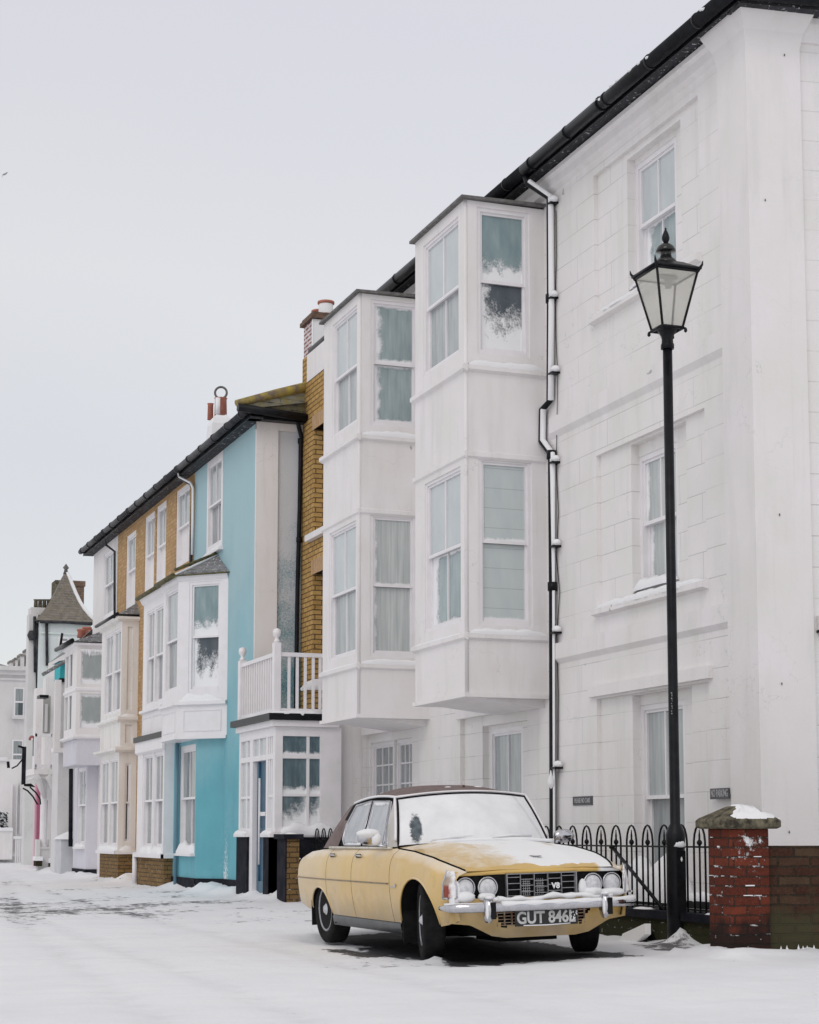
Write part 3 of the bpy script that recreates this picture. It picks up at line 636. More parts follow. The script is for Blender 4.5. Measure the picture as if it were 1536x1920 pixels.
def bays_house():
    fr = fw_; uA = S_PIPE + .002; uB = 25.49
    t = thing('white_bay_house', 'white rendered house with two stacked pairs of box bay windows left of the black downpipe', 'house', (WX, 21.5, 0))
    sB2 = fr.hit(1027, 1180)[0]; fB = FX(XB); sB2f = fB.hit(779, 900)[0]
    sB1 = fB.hit(672, 1100)[0]; sB1f = fB.hit(606, 1000)[0]
    # ground floor openings
    h1 = list(fr.rect(863, 1349, 1640, 1013)); i1 = list(fr.rect(905, 1362, 1640, 990, -.06)); w1 = list(fr.rect(921, 1364, 1640, 983, -.15))
    h2 = list(fr.rect(686, 1379, 1640, 785)); w2 = list(fr.rect(700, 1392, 1640, 744, -.12)); w3 = list(fr.rect(747, 1386, 1640, 780, -.12))
    for h in (h1, i1, w1, h2, w2, w3): h[2] = .5
    i1[0] = max(i1[0], h1[0] + .03); i1[1] = min(i1[1], h1[1] - .03); i1[3] = min(i1[3], h1[3] - .0); w1[3] = i1[3] - .05; w1[2] = .56
    w1[0] = max(w1[0], i1[0] + .02); w1[1] = min(w1[1], i1[1] - .02)
    w2[3] = w3[3] = h2[3] - .12; w2[2] = w3[2] = .56; w3[0] = max(w3[0], h2[0] + .03)
    if w3[1] > w2[0] - .03: w3[1] = w2[0] - .03
    w2[1] = min(w2[1], h2[1] - .03)
    mb = MB(); mb.wall(fr, uA, uB, -.1, ZE + .1, [h1, h2], 0, .06)
    mb.wall(fr, h1[0], h1[1], h1[2], h1[3], [i1], -.06, .08); mb.wall(fr, i1[0], i1[1], i1[2], i1[3], [w1], -.14, .05)
    mb.wall(fr, h2[0], h2[1], h2[2], h2[3], [w2, w3], -.06, .1)
    mb.box(WX + .3, 14, uA + .05, uB - .01, -.1, ZE)
    mb.build('wall', WHITE, t)
    sash(t, fr, w1, w=-.16, cols=2, pane=G_CURT, pane2=G_CURT)
    sash(t, fr, w2, w=-.12, cols=3, rows=3, pane=G_CURT2, split=.5); sash(t, fr, w3, w=-.12, cols=3, rows=3, pane=G_CURT2, split=.5)
    q = MS(); q.prof(fr, [(0, h1[3] + .12), (.04, h1[3] + .12), (.04, h1[3]), (0, h1[3])], h1[0], h1[1] + .08)
    q.prof(fr, [(0, h2[3] + .12), (.04, h2[3] + .12), (.04, h2[3]), (0, h2[3])], h2[0], h2[1] + .08)
    q.prof(fr, [(0, ZE), (.10, ZE), (.10, ZE - .05), (.06, ZE - .08), (.06, ZE - .18), (0, ZE - .22)], uA, uB)
    q.build('string_course', WHITEP, t)
    # ---- bays
    for b, (s0, s1, lev) in enumerate(((sB2, sB2f, dict(base=(865, 1303), s1=(865, 1187), s2=(860, 683), hood=(866, 846), top=(858, 372))),
                                      (sB1, sB1f, dict(base=(673, 1338), s1=(673, 1246), s2=(672, 826), hood=(675, 955), top=(672, 548))))):
        sf = FY(s0); zb = sf.hit(*lev['base'])[1]; z1 = sf.hit(*lev['s1'])[1]; z2 = sf.hit(*lev['s2'])[1]; zh = sf.hit(*lev['hood'])[1]; zt = sf.hit(*lev['top'])[1]
        if b: zb, z1, z2, zh, zt = ZB
        else: ZB = (zb, z1, z2, zh, zt)
        tp = -.02
        q = MB()
        if b == 0:
            so = [list(sf.rect(902, 396, 655, 986)), list(sf.rect(905, 865, 1164, 991))]
            fo = [list(fB.rect(794, 462, 706, 860)), list(fB.rect(796.7, 908, 1187, 864))]
            SZ = [(so[0][2], so[0][3], fo[0][2], fo[0][3]), (so[1][2], so[1][3], fo[1][2], fo[1][3])]
        else:
            so = [list(sf.rect(708, 580, 797, 776 + 40)), list(sf.rect(703.5, 972, 1222, 773 + 38))]
            fo = [list(fB.rect(624, 616, 832, 669)), list(fB.rect(618, 996, 1240, 667))]
            for k in (0, 1):
                so[k][2], so[k][3], fo[k][2], fo[k][3] = SZ[k]
                so[k][1] = min(so[k][0] + .55, WX - .2)
                so[k][0] = XB + .22
        for k in (0, 1):
            so[k][1] = min(so[k][1], WX - .12); so[k][0] = max(so[k][0], XB + .12); fo[k][0] = max(fo[k][0], s0 + .06); fo[k][1] = min(fo[k][1], s1 - .1)
            so[k][0] -= .05; so[k][1] += .05; so[k][2] -= .05; so[k][3] += .05
        q.wall(sf, XB, WX, zb, zt, so, 0, .05); q.wall(fB, s0, s1, zb, zt, fo, 0, .06)
        fr2 = Fr((0, s1), (1, 0), (0, 1)); q.wall(fr2, XB, WX, zb, zt)
        # floor slab slightly wider, sloping soffit
        q.add([(XB - .03, s0 - .03, zb + .03), (WX, s0 - .03, zb + .03), (WX, s1 + .03, zb + .03), (XB - .03, s1 + .03, zb + .03),
               (XB - .03, s0 - .03, zb - .02), (WX, s0 - .03, zb - .02), (WX, s1 + .03, zb - .02), (XB - .03, s1 + .03, zb - .02)],
              [(4, 5, 6, 7), (0, 1, 5, 4), (0, 4, 7, 3), (3, 7, 6, 2), (0, 3, 2, 1)])
        q.add([(XB + .25, s0 + .1, zb - .021), (WX, s0 + .1, zb - .021), (WX, s1 - .1, zb - .021), (XB + .25, s1 - .1, zb - .021), (WX, s0 + .1, zb - .11), (WX, s1 - .1, zb - .11)], [(0, 1, 4), (0, 4, 5, 3), (3, 5, 2)])
        q.tube([(XB + .017, s0 + .017, zb + .02), (XB + .017, s0 + .017, zt)], .0255, 14)
        q.build('bay_wall', WHITEP, t, label='smooth white bay front projecting over the ground floor')
        q = MS()
        for z, o_, hh in ((z1, .05, .05), (z2, .06, .05), (zh, .035, .05)):
            up_ = z if z != zh else z
            q.prof(fB, [(-.01, up_ + hh * .4), (o_ - .01, up_), (o_ - .01, up_ - hh), (-.01, up_ - hh - .03)], s0 - o_, s1 + o_)
            q.prof(sf, [(-.01, up_ + hh * .4), (o_ - .012, up_), (o_ - .012, up_ - hh), (-.01, up_ - hh - .03)], XB - o_ + .02, WX - .001)
        q.build('sill', WHITEP, t)
        q = MS(); ridge(q, sf, XB + .03, WX - .03, z1 + .02, 0, .045, .05, 21 + b); ridge(q, sf, XB + .03, WX - .03, z2 + .02, 0, .055, .06, 23 + b); ridge(q, fB, s0 + .1, s1, z1 + .01, 0, .035, .015, 25 + b)
        q.build('sill_snow', SNOW, t)
        # lead roof
        q = MB(); o_ = .06
        q.add([(XB - o_, s0 - o_, zt), (WX, s0 - o_, zt + .02), (WX, s1 + o_, zt + .02), (XB - o_, s1 + o_, zt), (XB - o_, s0 - o_, zt + .034), (WX, s0 - o_, zt + .055), (WX, s1 + o_, zt + .055), (XB - o_, s1 + o_, zt + .034)],
              [(0, 1, 5, 4), (4, 5, 6, 7), (3, 0, 4, 7), (2, 3, 7, 6), (0, 3, 2, 1)]); q.build('bay_roof', LEAD, t)
        # windows: front faces two panes wide, sides single paned and snow plastered
        tops = (G_FR_TOP, G_BLIND) if b == 0 else (G_FR_EDGE, G_NET_EDGE); lows = (G_FR_LOW, G_BLIND) if b == 0 else (G_FR_EDGE, G_NET_EDGE)
        for k in (0, 1):
            sash(t, sf, so[k], w=-.035, cols=1, pane=tops[k], pane2=lows[k], fw=.045, drop=.02, split=.5, label='side window with snow stuck to its glass' if k == 0 else None)
            sash(t, fB, fo[k], w=-.035, cols=2, pane=G_PALE if k == 0 else G_PALE, pane2=(G_CURT if k == 0 else G_FR_EDGE) if b == 0 else G_CURT, fw=.035, drop=.03, split=.5)
    # roof edge
    q = MB(); q.prof(fr, [(-.02, ZE + .02), (.22, ZE + .02), (.22, ZE + .04), (-.02, ZE + .04)], uA, uB); q.build('soffit', SOFFIT, t)
    q = MB(); q.prof(fr, [(.22, ZE), (.245, ZE), (.245, ZE + .17), (.22, ZE + .17)], uA, uB); q.build('fascia', BLACKP, t)
    q = MB(); q.add([(WX - .24, uA, ZE + .12), (WX - .24, uB, ZE + .12), (WX + 3, uB, ZE + 1.0), (WX + 3, uA, ZE + 1.0), (WX + 6, uA, ZE + .1), (WX + 6, uB, ZE + .1)], [(0, 1, 2, 3), (3, 2, 5, 4)]); q.build('roof', SLATE, t)
    q = MB(); gz = ZE + .075; gx = WX - .315; q.tube([(gx, uA, gz), (gx, uB, gz)], .072, 14)
    for k in range(6):
        yy = uA + .5 + k * .98; q.tube([(gx, yy - .018, gz), (gx, yy + .018, gz)], .079, 14)
    q.build('gutter', BLACKP, t)
    # black cast-iron downpipe with snow on its camera-side
    pts = []
    for x, y, D in ((984, 326, WX - .30), (990, 343, WX - .28), (1031, 372, WX - .06), (1032, 560, WX - .06), (1031, 752, WX - .06), (1017, 768, WX - .06), (1016, 828, WX - .06), (1034, 853, WX - .06), (1036, 1100, WX - .06), (1037, 1560, WX - .06), (1038, 1640, WX - .06)):
        u, v = FX(D).hit(x, y); pts.append((D, u, v))
    q = MB(); q.tube(pts, .042, 10)
    for k in (3, 7, 8):
        p = pts[k]; q.tube([(p[0], p[1], p[2] - .05), (p[0], p[1], p[2] + .05)], .056, 10)
    rn = random.Random(3)
    cols_ = [(1040, 382), (1040, 560), (1043, 700), (1043, 868), (1045, 1025), (1046, 1187), (1048, 1440)]
    for x, y in cols_:
        u, v = FX(WX - .06).hit(x - 6, y); q.box(WX - .10, WX, u - .07, u + .045, v - .012, v + .010)
    q.build('downpipe', BLACKP, t)
    q = MB()
    wid = [.030, .030, .036, .036, .036, .036, .034, .032, .02, .016, .012]
    q.tube([(p[0] - .002, p[1] - .034, p[2] + .014) for p in pts[1:]], wid[1:], 8)
    for x, y in cols_:
        u, v = FX(WX - .06).hit(x - 4, y); q.lathe([(.0, 0), (.045, .005), (.05, .03), (.03, .06), (.0, .07)], (WX - .07, u - .05, v + .012), 9, 'z', False, sq=1.5)
    u, v = FX(WX - .06).hit(1036, 1462); q.lathe([(0.0, -.11), (.04, -.07), (.045, -.02), (.02, .05), (.0, .14)], (WX - .09, u - .03, v), 8, 'z', False)
    q.build('downpipe_snow', SNOW, t)
    q = MB(); cp = []
    for i, (x, y) in enumerate(((1043, 395), (1044, 480), (1041, 560), (1043, 640), (1046, 700), (1043, 880), (1048, 960), (1043, 1040), (1050, 1110), (1044, 1190), (1047, 1300), (1046, 1440))):
        u, v = FX(WX - .015).hit(x, y); cp.append((WX - .015, u, v))
    q.tube(cp, .0045, 5); q.build('cable', IRON, t)
bays_house()
# ================================================================ BRICK HOUSE between the terraces, chimney stack
BX = 8.2; S_T = 27.4
def brick_house():
    fr = FX(BX); u0, u1 = 25.50, S_T - .005
    t = thing('brick_house', 'yellow brick house set back beside the white bays, mostly hidden, snowy chimney on its roof', 'house', (BX, 26, 0))
    h1 = list(fr.rect(588, 806, 1000, 606)); h2 = list(fr.rect(585, 1078, 1330, 606))
    h1[0] = h2[0] = h1[1] - .95; h2[1] = h1[1] = fr.hit(587, 1050)[0]
    mb = MB(); mb.wall(fr, u0, u1, -.1, ZE, [h1, h2], 0, .22); mb.box(BX + .35, 13, u0 + .02, u1, -.1, ZE)
    mb.build('wall', BRICKY, t)
    q = MB(); q.wall(FY(u0 - .004), BX, WX + .05, -.1, ZE); q.build('side_wall', WHITEP, t)
    sash(t, fr, h1, w=-.2, fw=.08); sash(t, fr, h2, w=-.2, fw=.08, pane=G_DARK)
    q = MS(); q.prof(fr, [(-.2, h1[2] + .01), (.10, h1[2] - .02), (.10, h1[2] - .12), (0, h1[2] - .12), (-.2, h1[2] - .02)], h1[0] - .1, h1[1] + .14)
    q.build('sill', JOIN, t)
    rb = plain('rubbed_brick', (.42, .26, .14), .9, (.5, .34, .2), 9)
    for h in (h1, h2):
        q = MB()
        for k in range(9):
            a = h[0] - .05 + k * (h[1] - h[0] + .14) / 9; q.fbox(fr, a, a + (h[1] - h[0] + .14) / 9 - .012, h[3] + .0, h[3] + .23, -.2, .006)
        q.build('brick_arch', rb, t)
    q = MB(); gz = ZE + .075; gx = WX - .315; ue = FX(gx).hit(586, 640)[0]
    q.tube([(gx, u0, gz), (gx, ue, gz)], .075, 14); q.prof(fw_, [(-.3, ZE + .0), (.24, ZE), (.24, ZE + .15), (-.3, ZE + .15)], u0, ue - .3); q.build('gutter', BLACKP, t)
    q = MB(); q.add([(WX - .24, u0, ZE + .12), (WX - .24, u1, ZE + .12), (WX + 3, u1, ZE + 1.0), (WX + 3, u0, ZE + 1.0)], [(0, 1, 2, 3)]); q.build('roof', SLATE, t)
    # white painted upper strip near the gutter end
    q = MB(); q.fbox(fr, ue - 1.4, ue - .02, ZE - .45, ZE - .0, 0, .012); q.build('painted_band', WHITEP, t)
    # chimney stack
    X0 = 8.9; sC = FX(X0).hit(588, 640)[0]; sD = FX(X0).hit(570, 640)[0]; zt = FX(X0).hit(588, 585)[1]
    q = MB(); q.box(X0, X0 + 1.5, sC, sD, 7.2, zt - .12); q.build('chimney', BRICKC, t)
    q = MB(); q.box(X0 + .0, X0 + 1.45, sC - .022, sC - .003, 7.2, zt - .13); q.box(X0 - .02, X0 - .003, sC - .02, sC + .05, 7.2, zt - .13); ch = q.build('chimney_snow', SNOW, t)
    q = MB(); q.box(X0 - .06, X0 + 1.56, sC - .07, sD + .06, zt - .12, zt - .05); q.box(X0 - .03, X0 + 1.5, sC - .03, sD + .03, zt - .05, zt + .0); q.build('chimney_cap', plain('sooty_brick_cap', (.10, .06, .045), .9, (.20, .13, .09), 14), t)
    for k, (dx, dy) in enumerate(((.28, .18), (.30, .62), (.78, .25), (.82, .65), (1.25, .3))):
        q = MB(); h = .26 if k % 2 == 0 else .22; q.lathe([(.13, 0), (.125, h * .6), (.12, h * .8), (.15, h * .85), (.15, h), (.12, h)], (X0 + dx, sC + dy, zt), 16, 'z')
        p = q.build('chimney_pot', TERRA, t)
        if k in (0, 2):
            q = MB(); q.lathe([(.131, .03), (.129, h * .6), (.124, h * .8)], (X0 + dx - .003, sC + dy - .006, zt), 16, 'z', False); qq = q.build('pot_snow', SNOW, p)
brick_house()
# ================================================================ GLAZED PORCH with balcony
def porch():
    PX = 7.2; ff = FX(PX); s0 = ff.hit(515, 1500)[0]; s1 = S_T - .01; fs = FY(s0); XE = fs.hit(634, 1500)[0] - .0
    t = thing('glazed_porch', 'white glazed porch with blue door, black plinth and railed balcony on top', 'porch', (PX, s0, 0))
    z0 = ff.hit(480, 1562)[1]; zt = ff.hit(515, 1362)[1]; zT = fs.hit(560, 1418)[1]
    x_r = fs.hit(622, 1480)[0]
    # plinth, black, with a gap for the door
    d0, d1 = ff.hit(497, 1600)[0], ff.hit(472, 1600)[0]
    q = MS(); q.box(PX - .03, PX + .25, s0 - .03, d0, -.1, z0 - .06); q.box(PX - .03, PX + .25, d1 + .18, s1, -.1, z0 - .06); q.box(PX - .03, XE + .1, s0 - .03, s0 + .2, -.1, z0 - .06)
    q.build('plinth', BLKM, t)
    q = MS(); q.prof(ff, [(-.25, z0 - .06), (.08, z0 - .06), (.08, z0 - .01), (0, z0 + .02), (-.25, z0 + .02)], s0 - .06, d0 + .01); q.prof(ff, [(-.25, z0 - .06), (.08, z0 - .06), (.08, z0 - .01), (0, z0 + .02), (-.25, z0 + .02)], d1 + .12, s1)
    q.prof(fs, [(-.25, z0 - .061), (.07, z0 - .061), (.07, z0 - .01), (0, z0 + .019), (-.25, z0 + .019)], PX - .06, XE - .002); q.build('sill', JOIN, t)
    q = MS(); ridge(q, fs, PX + .05, XE - .02, z0 - .01, -.02, .10, .16, 4); ridge(q, ff, s0, d0, z0 - .01, -.0, .09, .05, 5); ridge(q, ff, d1 + .2, s1, z0 - .01, 0, .09, .06, 6); q.build('sill_snow', SNOW, t)
    # frame
    q = MB(); W = .085
    q.box(PX, PX + .12, s0, s0 + .12, z0 - .02, zt); q.box(XE - .28, XE + .05, s0 + .001, s0 + .12, z0 - .02, zt); q.box(PX + .001, PX + .1, s1 - .09, s1, z0, zt)
    q.box(PX + .12, XE - .28, s0 + .003, s0 + .1, zt - .14, zt); q.box(PX + .003, PX + .1, s0 + .12, s1 - .09, zt - .14, zt)
    q.box(PX + .12, XE - .28, s0 + .004, s0 + .1, zT - .035, zT + .035); q.box(PX + .004, PX + .1, s0 + .12, s1 - .09, zT - .04, zT + .04)
    xm = fs.hit(578, 1480)[0]; q.box(xm - .022, xm + .022, s0 + .012, s0 + .08, z0, zt - .14)
    zl = fs.hit(575, 1491)[1]; q.box(PX + .12, xm - .022, s0 + .014, s0 + .08, zl - .02, zl + .02); q.box(xm + .022, XE - .28, s0 + .014, s0 + .08, zl - .02, zl + .02)
    q.box(PX + .12, XE - .28, s0 + .004, s0 + .1, z0, z0 + .1)
    # front mullions
    q.box(PX + .002, PX + .1, d0 - .10, d0, -.05, zt - .14); q.box(PX + .002, PX + .1, d1, d1 + .16, -.05, zt - .14)
    for xx, zz in ((461, 0), (467, 1), (484, 1), (503, 0), (507, 0)):
        uu = ff.hit(xx, 1480)[0]; q.box(PX + .012, PX + .07, uu - .018, uu + .018, (zT if zz else z0), zt - .14)
    for a, b_ in ((s0 + .12, d0 - .10), (d1 + .16, s1 - .09)): q.box(PX + .014, PX + .07, a, b_, zl - .03, zl + .01); q.box(PX + .005, PX + .1, a, b_, z0, z0 + .07)
    q.build('frame', JOIN, t, bevel=.004)
    def pane_(fr, a, b_, c, d, w_, m_):
        q = MB(); A_, B_ = (a, b_) if fr.hitleft() else (b_, a); q.quad(fr.p(A_, c, w_), fr.p(B_, c, w_), fr.p(B_, d, w_), fr.p(A_, d, w_), uv=True); q.build('pane', m_, t)
    pane_(fs, PX + .12, xm, zT, zt - .14, -.04, G_PORCH); pane_(fs, xm, XE - .28, zT, zt - .14, -.04, G_PORCH)
    pane_(fs, PX + .12, xm, zl, zT, -.04, G_PORCH); pane_(fs, xm, XE - .28, zl, zT, -.04, G_PORCH)
    pane_(fs, PX + .12, xm, z0 + .1, zl, -.04, G_PORCH2); pane_(fs, xm, XE - .28, z0 + .1, zl, -.04, G_PORCH2)
    pane_(ff, s0 + .12, d0 - .1, z0 + .05, zT, -.04, G_PALE); pane_(ff, d1 + .16, s1 - .09, z0 + .05, zT, -.04, G_PALE); pane_(ff, s0 + .12, s1 - .09, zT, zt - .14, -.04, G_PALE)
    # door
    q = MB(); q.box(PX + .10, PX + .15, d0, d1, .05, zT - .04); q.box(PX + .07, PX + .10, d0 + .03, d0 + .12, .1, zT - .06); q.box(PX + .07, PX + .10, d1 - .12, d1 - .03, .1, zT - .06)
    q.box(PX + .072, PX + .10, d0 + .12, d1 - .12, .95, 1.1); q.box(PX + .072, PX + .10, d0 + .12, d1 - .12, .08, .3); dr = q.build('door', JOIN2, t)
    q = MB(); q.tube([(PX + .04, (d0 + d1) / 2 + .1, .55), (PX + .04, (d0 + d1) / 2 + .1, .55 + 1.3)], .018, 6); q.box(PX + .05, PX + .07, d0 + .2, d0 + .5, 1.28, 1.34); q.build('door_bar', JOIN, dr)
    # roof deck: white fascia, black flat-roof edge, floor
    q = MB(); q.box(PX - .06, XE - .001, s0 - .06, s1 + .0, zt, zt + .09); q.build('fascia', JOIN, t)
    q = MB(); q.box(PX - .12, XE - .002, s0 - .10, s1 + .12, zt + .092, zt + .19); q.build('flat_roof', BLACKP, t)
    q = MB(); ridge(q, fs, PX - .1, XE - .3, zt + .19, -.05, .10, .05, 31); ridge(q, ff, s0, s1 - .3, zt + .19, -.3, .06, .05, 32)
    q.box(PX + .1, XE, s0 + .05, s1, zt + .191, zt + .215); q.build('deck_snow', SNOW, t)
    # balcony
    zr = fs.hit(560, 1224)[1]; zb = fs.hit(560, 1334)[1]
    q = MS(); RX = PX + .02; RY = s0 + .02
    q.box(RX - .055, RX + .055, RY - .055, RY + .055, zt + .10, zr + .14); q.box(RX - .06, RX + .06, s1 - .13, s1 - .02, zt + .19, zr + .05)
    q.lathe([(.03, 0), (.05, .02), (.03, .05), (.025, .07), (.055, .11), (.065, .15), (.05, .20), (.0, .22)], (RX, RY, zr + .14), 14, 'z', False)
    q.lathe([(.03, 0), (.05, .02), (.03, .05), (.025, .07), (.055, .11), (.065, .15), (.05, .20), (.0, .22)], (RX, s1 - .07, zr + .05), 14, 'z', False)
    q.build('newel_post', JOIN, t, bevel=.006)
    q = MS()
    q.box(RX - .03, RX + .03, RY + .055, s1 - .13, zr - .06, zr); q.box(RX - .03, RX + .03, RY + .055, s1 - .13, zb - .03, zb + .04)
    q.box(RX + .055, XE - .003, RY - .03, RY + .03, zr - .06, zr); q.box(RX + .055, XE - .003, RY - .03, RY + .03, zb - .03, zb + .04)
    q.build('handrail', JOIN, t)
    for k in range(14):
        yy = RY + .14 + k * (s1 - .13 - RY - .18) / 13.0
        q = MB(); q.box(RX - .016, RX + .016, yy - .018, yy + .018, zb + .04, zr - .06); q.build('baluster', JOIN, t)
    for k in range(5):
        xx = fs.hit((542.5, 558, 573, 588, 601)[k], 1280)[0]
        q = MB(); q.box(xx - .02, xx + .02, RY - .015, RY + .015, zb + .04, zr - .06); q.build('baluster', JOIN, t)
    # low brick parapet with a snow cushion behind the balusters
    q = MB(); q.box(XE - .32, XE - .003, s0 + .3, s0 + .75, zt + .2, zb + .35); q.build('brick_kerb', BRICKY, t)
    q = MB(); q.lathe([(.26, 0), (.28, .04), (.2, .13), (.08, .18), (0, .19)], (XE - .16, s0 + .5, zb + .35), 14, 'z', False); q.build('snow_cushion', SNOW, t)
porch()
# ================================================================ LEFT ROW (turquoise, brick, cream, lavender)
RX = 7.45; fr7 = FX(RX); ZR = 7.62
S1 = fr7.hit(364.5, 1000)[0]; S2 = fr7.hit(268, 1090)[0]; S3 = fr7.hit(220, 1100)[0]; S4 = fr7.hit(175, 1110)[0]
def eave(t, u0, u1, zr=ZR, gx=.28):
    q = MB(); q.prof(fr7, [(-.02, zr), (.20, zr), (.20, zr + .02), (-.02, zr + .02)], u0, u1); q.build('soffit', SOFFIT, t)
    q = MB(); q.prof(fr7, [(.20, zr - .01), (.22, zr - .01), (.22, zr + .12), (.20, zr + .12)], u0, u1); q.build('fascia', BLACKP, t)
    q = MB(); gz = zr + .09; q.tube([(RX - gx, u0, gz), (RX - gx, u1, gz)], .06, 10)
    k = u0 + .2
    while k < u1 - .05: q.tube([(RX - gx, k, gz), (RX - gx, k + .05, gz)], .074, 10); k += .92
    q.build('gutter', SILLG, t)
    q = MB(); q.add([(RX - .2, u0, zr + .14), (RX - .2, u1, zr + .14), (RX + 4, u1, zr + .95), (RX + 4, u0, zr + .95), (RX + 8, u0, zr), (RX + 8, u1, zr)], [(0, 1, 2, 3), (3, 2, 5, 4)]); q.build('roof', SLATE, t)
def boxbay(t, side, front, z0, z1, wm, rects_s=(), rects_f=(), XBK=RX, name='bay_wall', far=True):
    q = MB(); q.wall(side, *wm[0], z0, z1, rects_s, 0, .05); q.wall(front, *wm[1], z0, z1, rects_f, 0, .06)
    return q
def clampr(r, a, b, c=None, d=None):
    r = list(r); r[0] = max(r[0], a); r[1] = min(r[1], b)
    if c is not None: r[2] = max(r[2], c)
    if d is not None: r[3] = min(r[3], d)
    return r
def turquoise_house():
    t = thing('turquoise_house', 'turquoise painted house with white panelled first floor bay and snowblown gable end', 'house', (RX, S_T + 2, 0))
    w2 = list(fr7.rect(390, 868, 1040, 418)); zpl = fr7.hit(430, 1649)[1]
    mb = MB(); mb.wall(fr7, S_T, S1, zpl, ZR + .02, [w2], 0, .03); mb.build('wall', TURQ, t)
    sash(t, fr7, w2, w=-.012, fw=.10, cols=2, pane=G_CURT, pane2=G_CURT2, sill=(.06, .08), snow=.04)
    # plinth
    q = MS(); q.fbox(fr7, S_T, S1, -.1, zpl, -.02, .03); q.build('plinth', BLKM, t)
    # gable end facing the camera
    fe = FY(S_T); xp = fe.hit(519, 1000)[0]; xe = fe.hit(566, 1000)[0]; xe = max(xe, BX + .02)
    q = MB(); q.wall(fe, RX - .001, xe, -.1, ZR + .1); q.wall(fe, xe, RX + 8, 0, ZR + .1, w=-.3); q.build('gable_wall', TURQS, t)
    q = MB(); q.box(RX - .03, xp, S_T - .05, S_T - .003, 3.2, ZR - .0); q.box(RX - .03, xe, S_T - .047, S_T - .003, ZR - .12, ZR + .05); q.build('gable_pilaster', WHITEP, t)
    xd = fe.hit(563, 900)[0]
    q = MB()
    def P(x, y, s_): u, v = FY(s_).hit(x, y); return (u, s_, v)
    q.tube([P(556, 783, S_T - .16), P(559, 795, S_T - .12), P(566, 822, S_T - .07), P(564, 832, S_T - .07), P(562, 950, S_T - .07), P(558, 1100, S_T - .07), P(556, 1240, S_T - .07), P(555, 1345, S_T - .07)], .036, 8)
    for y in (827, 1012): p = P(564 if y < 900 else 561, y, S_T - .07); q.lathe([(.05, -.04), (.05, .04)], p, 10)
    q.build('drainpipe', BLACKP, t)
    # end eaves: gutter, hanging slates, lichened verge
    q = MB(); q.tube([P(446, 764, S_T - .36), P(575, 783, S_T - .30)], .065, 10); q.box(RX - .2, xe, S_T - .22, S_T - .04, ZR + .0, ZR + .10); q.build('end_gutter', BLACKP, t)
    a = P(446, 757, S_T - .30); b_ = P(592, 722, S_T - .1); c = P(577, 775, S_T - .27)
    q = MB(); q.add([(a[0], a[1], a[2] - .03), (b_[0], b_[1], b_[2] - .03), (b_[0], b_[1] - .02, c[2] + .0), (c[0], c[1], c[2])], [(0, 1, 2, 3)]); q.build('slate_hanging', SLATEL, t)
    q = MB(); q.tube([(a[0] - .03, a[1] - .02, a[2]), tuple((np.array(a) + np.array(b_)) / 2 + (0, 0, .015)), b_], [.055, .075, .09], 10); q.build('verge', LICH, t)
    eave(t, S_T - .30, S1)
    # roof chimney with round cowl
    s_c = FX(8.3).hit(414, 760)[0]; zc = FX(8.3).hit(414, 788)[1]; sc = .10
    q = MB(); q.lathe([(.34, -.6), (.30, -.1), (.24, .02), (.14, .10)], (8.3, s_c, zc), 4, 'z', rot0=pi / 4, smooth=False); ch = q.build('chimney', SNOW, t)
    q = MB(); q.lathe([(.125, .08), (.115, .42), (.13, .44)], (8.3, s_c, zc), 14); pt = q.build('chimney_pot', TERRA, t)
    q = MB(); q.lathe([(.05, .1), (.05, .42)], (8.22, s_c - .09, zc), 8); q.build('pot_snow', SNOW, pt)
    q = MB(); fcam = np.array((FW[0], FW[1])); 
    ring = [(8.3 + .115 * cos(a_) * RT[0], s_c + .115 * cos(a_) * RT[1], zc + .55 + .115 * sin(a_)) for a_ in np.linspace(0, 2 * pi, 20, endpoint=False)]
    q.tube(ring, .022, 6, closed=True); q.build('chimney_cowl', LEAD, t)
    q = MB(); q.lathe([(.06, .0), (.055, .30), (.07, .32)], (8.15, s_c + .22, zc + .05), 10); q.build('chimney_pot', TERRA, t)
    # ---- first floor canted bay
    ca = 45; ax, ay = RX, fr7.hit(427, 1200)[0]
    # corner on the ray of px 333
    d = ray(333, 1250); k = d[0] / d[1]; tt = (RX - k * ay) / (1 + k); cx, cy = RX - tt, ay + tt
    fs = Fr((cx, cy), (1, -1), (-1, -1)); L = sqrt(2) * tt; ff = FX(cx); sF = ff.hit(305, 1250)[0]
    z0 = fs.hit(420, 1384)[1]; z1 = fs.hit(415, 1314)[1]; z2 = fs.hit(400, 1076)[1]
    ws = clampr(fs.rect(360, 1097, 1293, 410), .05, L - .05); wf = clampr(ff.rect(311, 1107, 1315, 333), cy + .05, sF - .04)
    wf[2] = ws[2]; wf[3] = ws[3]
    for w_ in (ws,): w_[0] -= .05; w_[1] += .05; w_[2] -= .05; w_[3] += .05
    q = MB(); q.wall(fs, 0, L, z0, z2, [ws], 0, .05); q.wall(ff, cy, sF, z0, z2, [wf], 0, .05)
    q.wall(Fr((cx, sF), (1, 1), (-1, 1)), 0, L, z0, z2)
    q.add([(cx, cy, z0), (ax, ay, z0), (ax, sF + tt, z0), (cx, sF, z0)], [(0, 1, 2, 3)])
    q.build('bay_wall', JOIN, t, label='white panelled first floor bay')
    sash(t, fs, ws, w=-.03, cols=1, pane=G_FR_TOP, pane2=G_FR_LOW, fw=.05, drop=.02, label='bay window plastered with blown snow')
    sash(t, ff, wf, w=-.03, cols=1, pane=G_CURT, pane2=G_CURT2, fw=.04, drop=.03)
    q = MS()
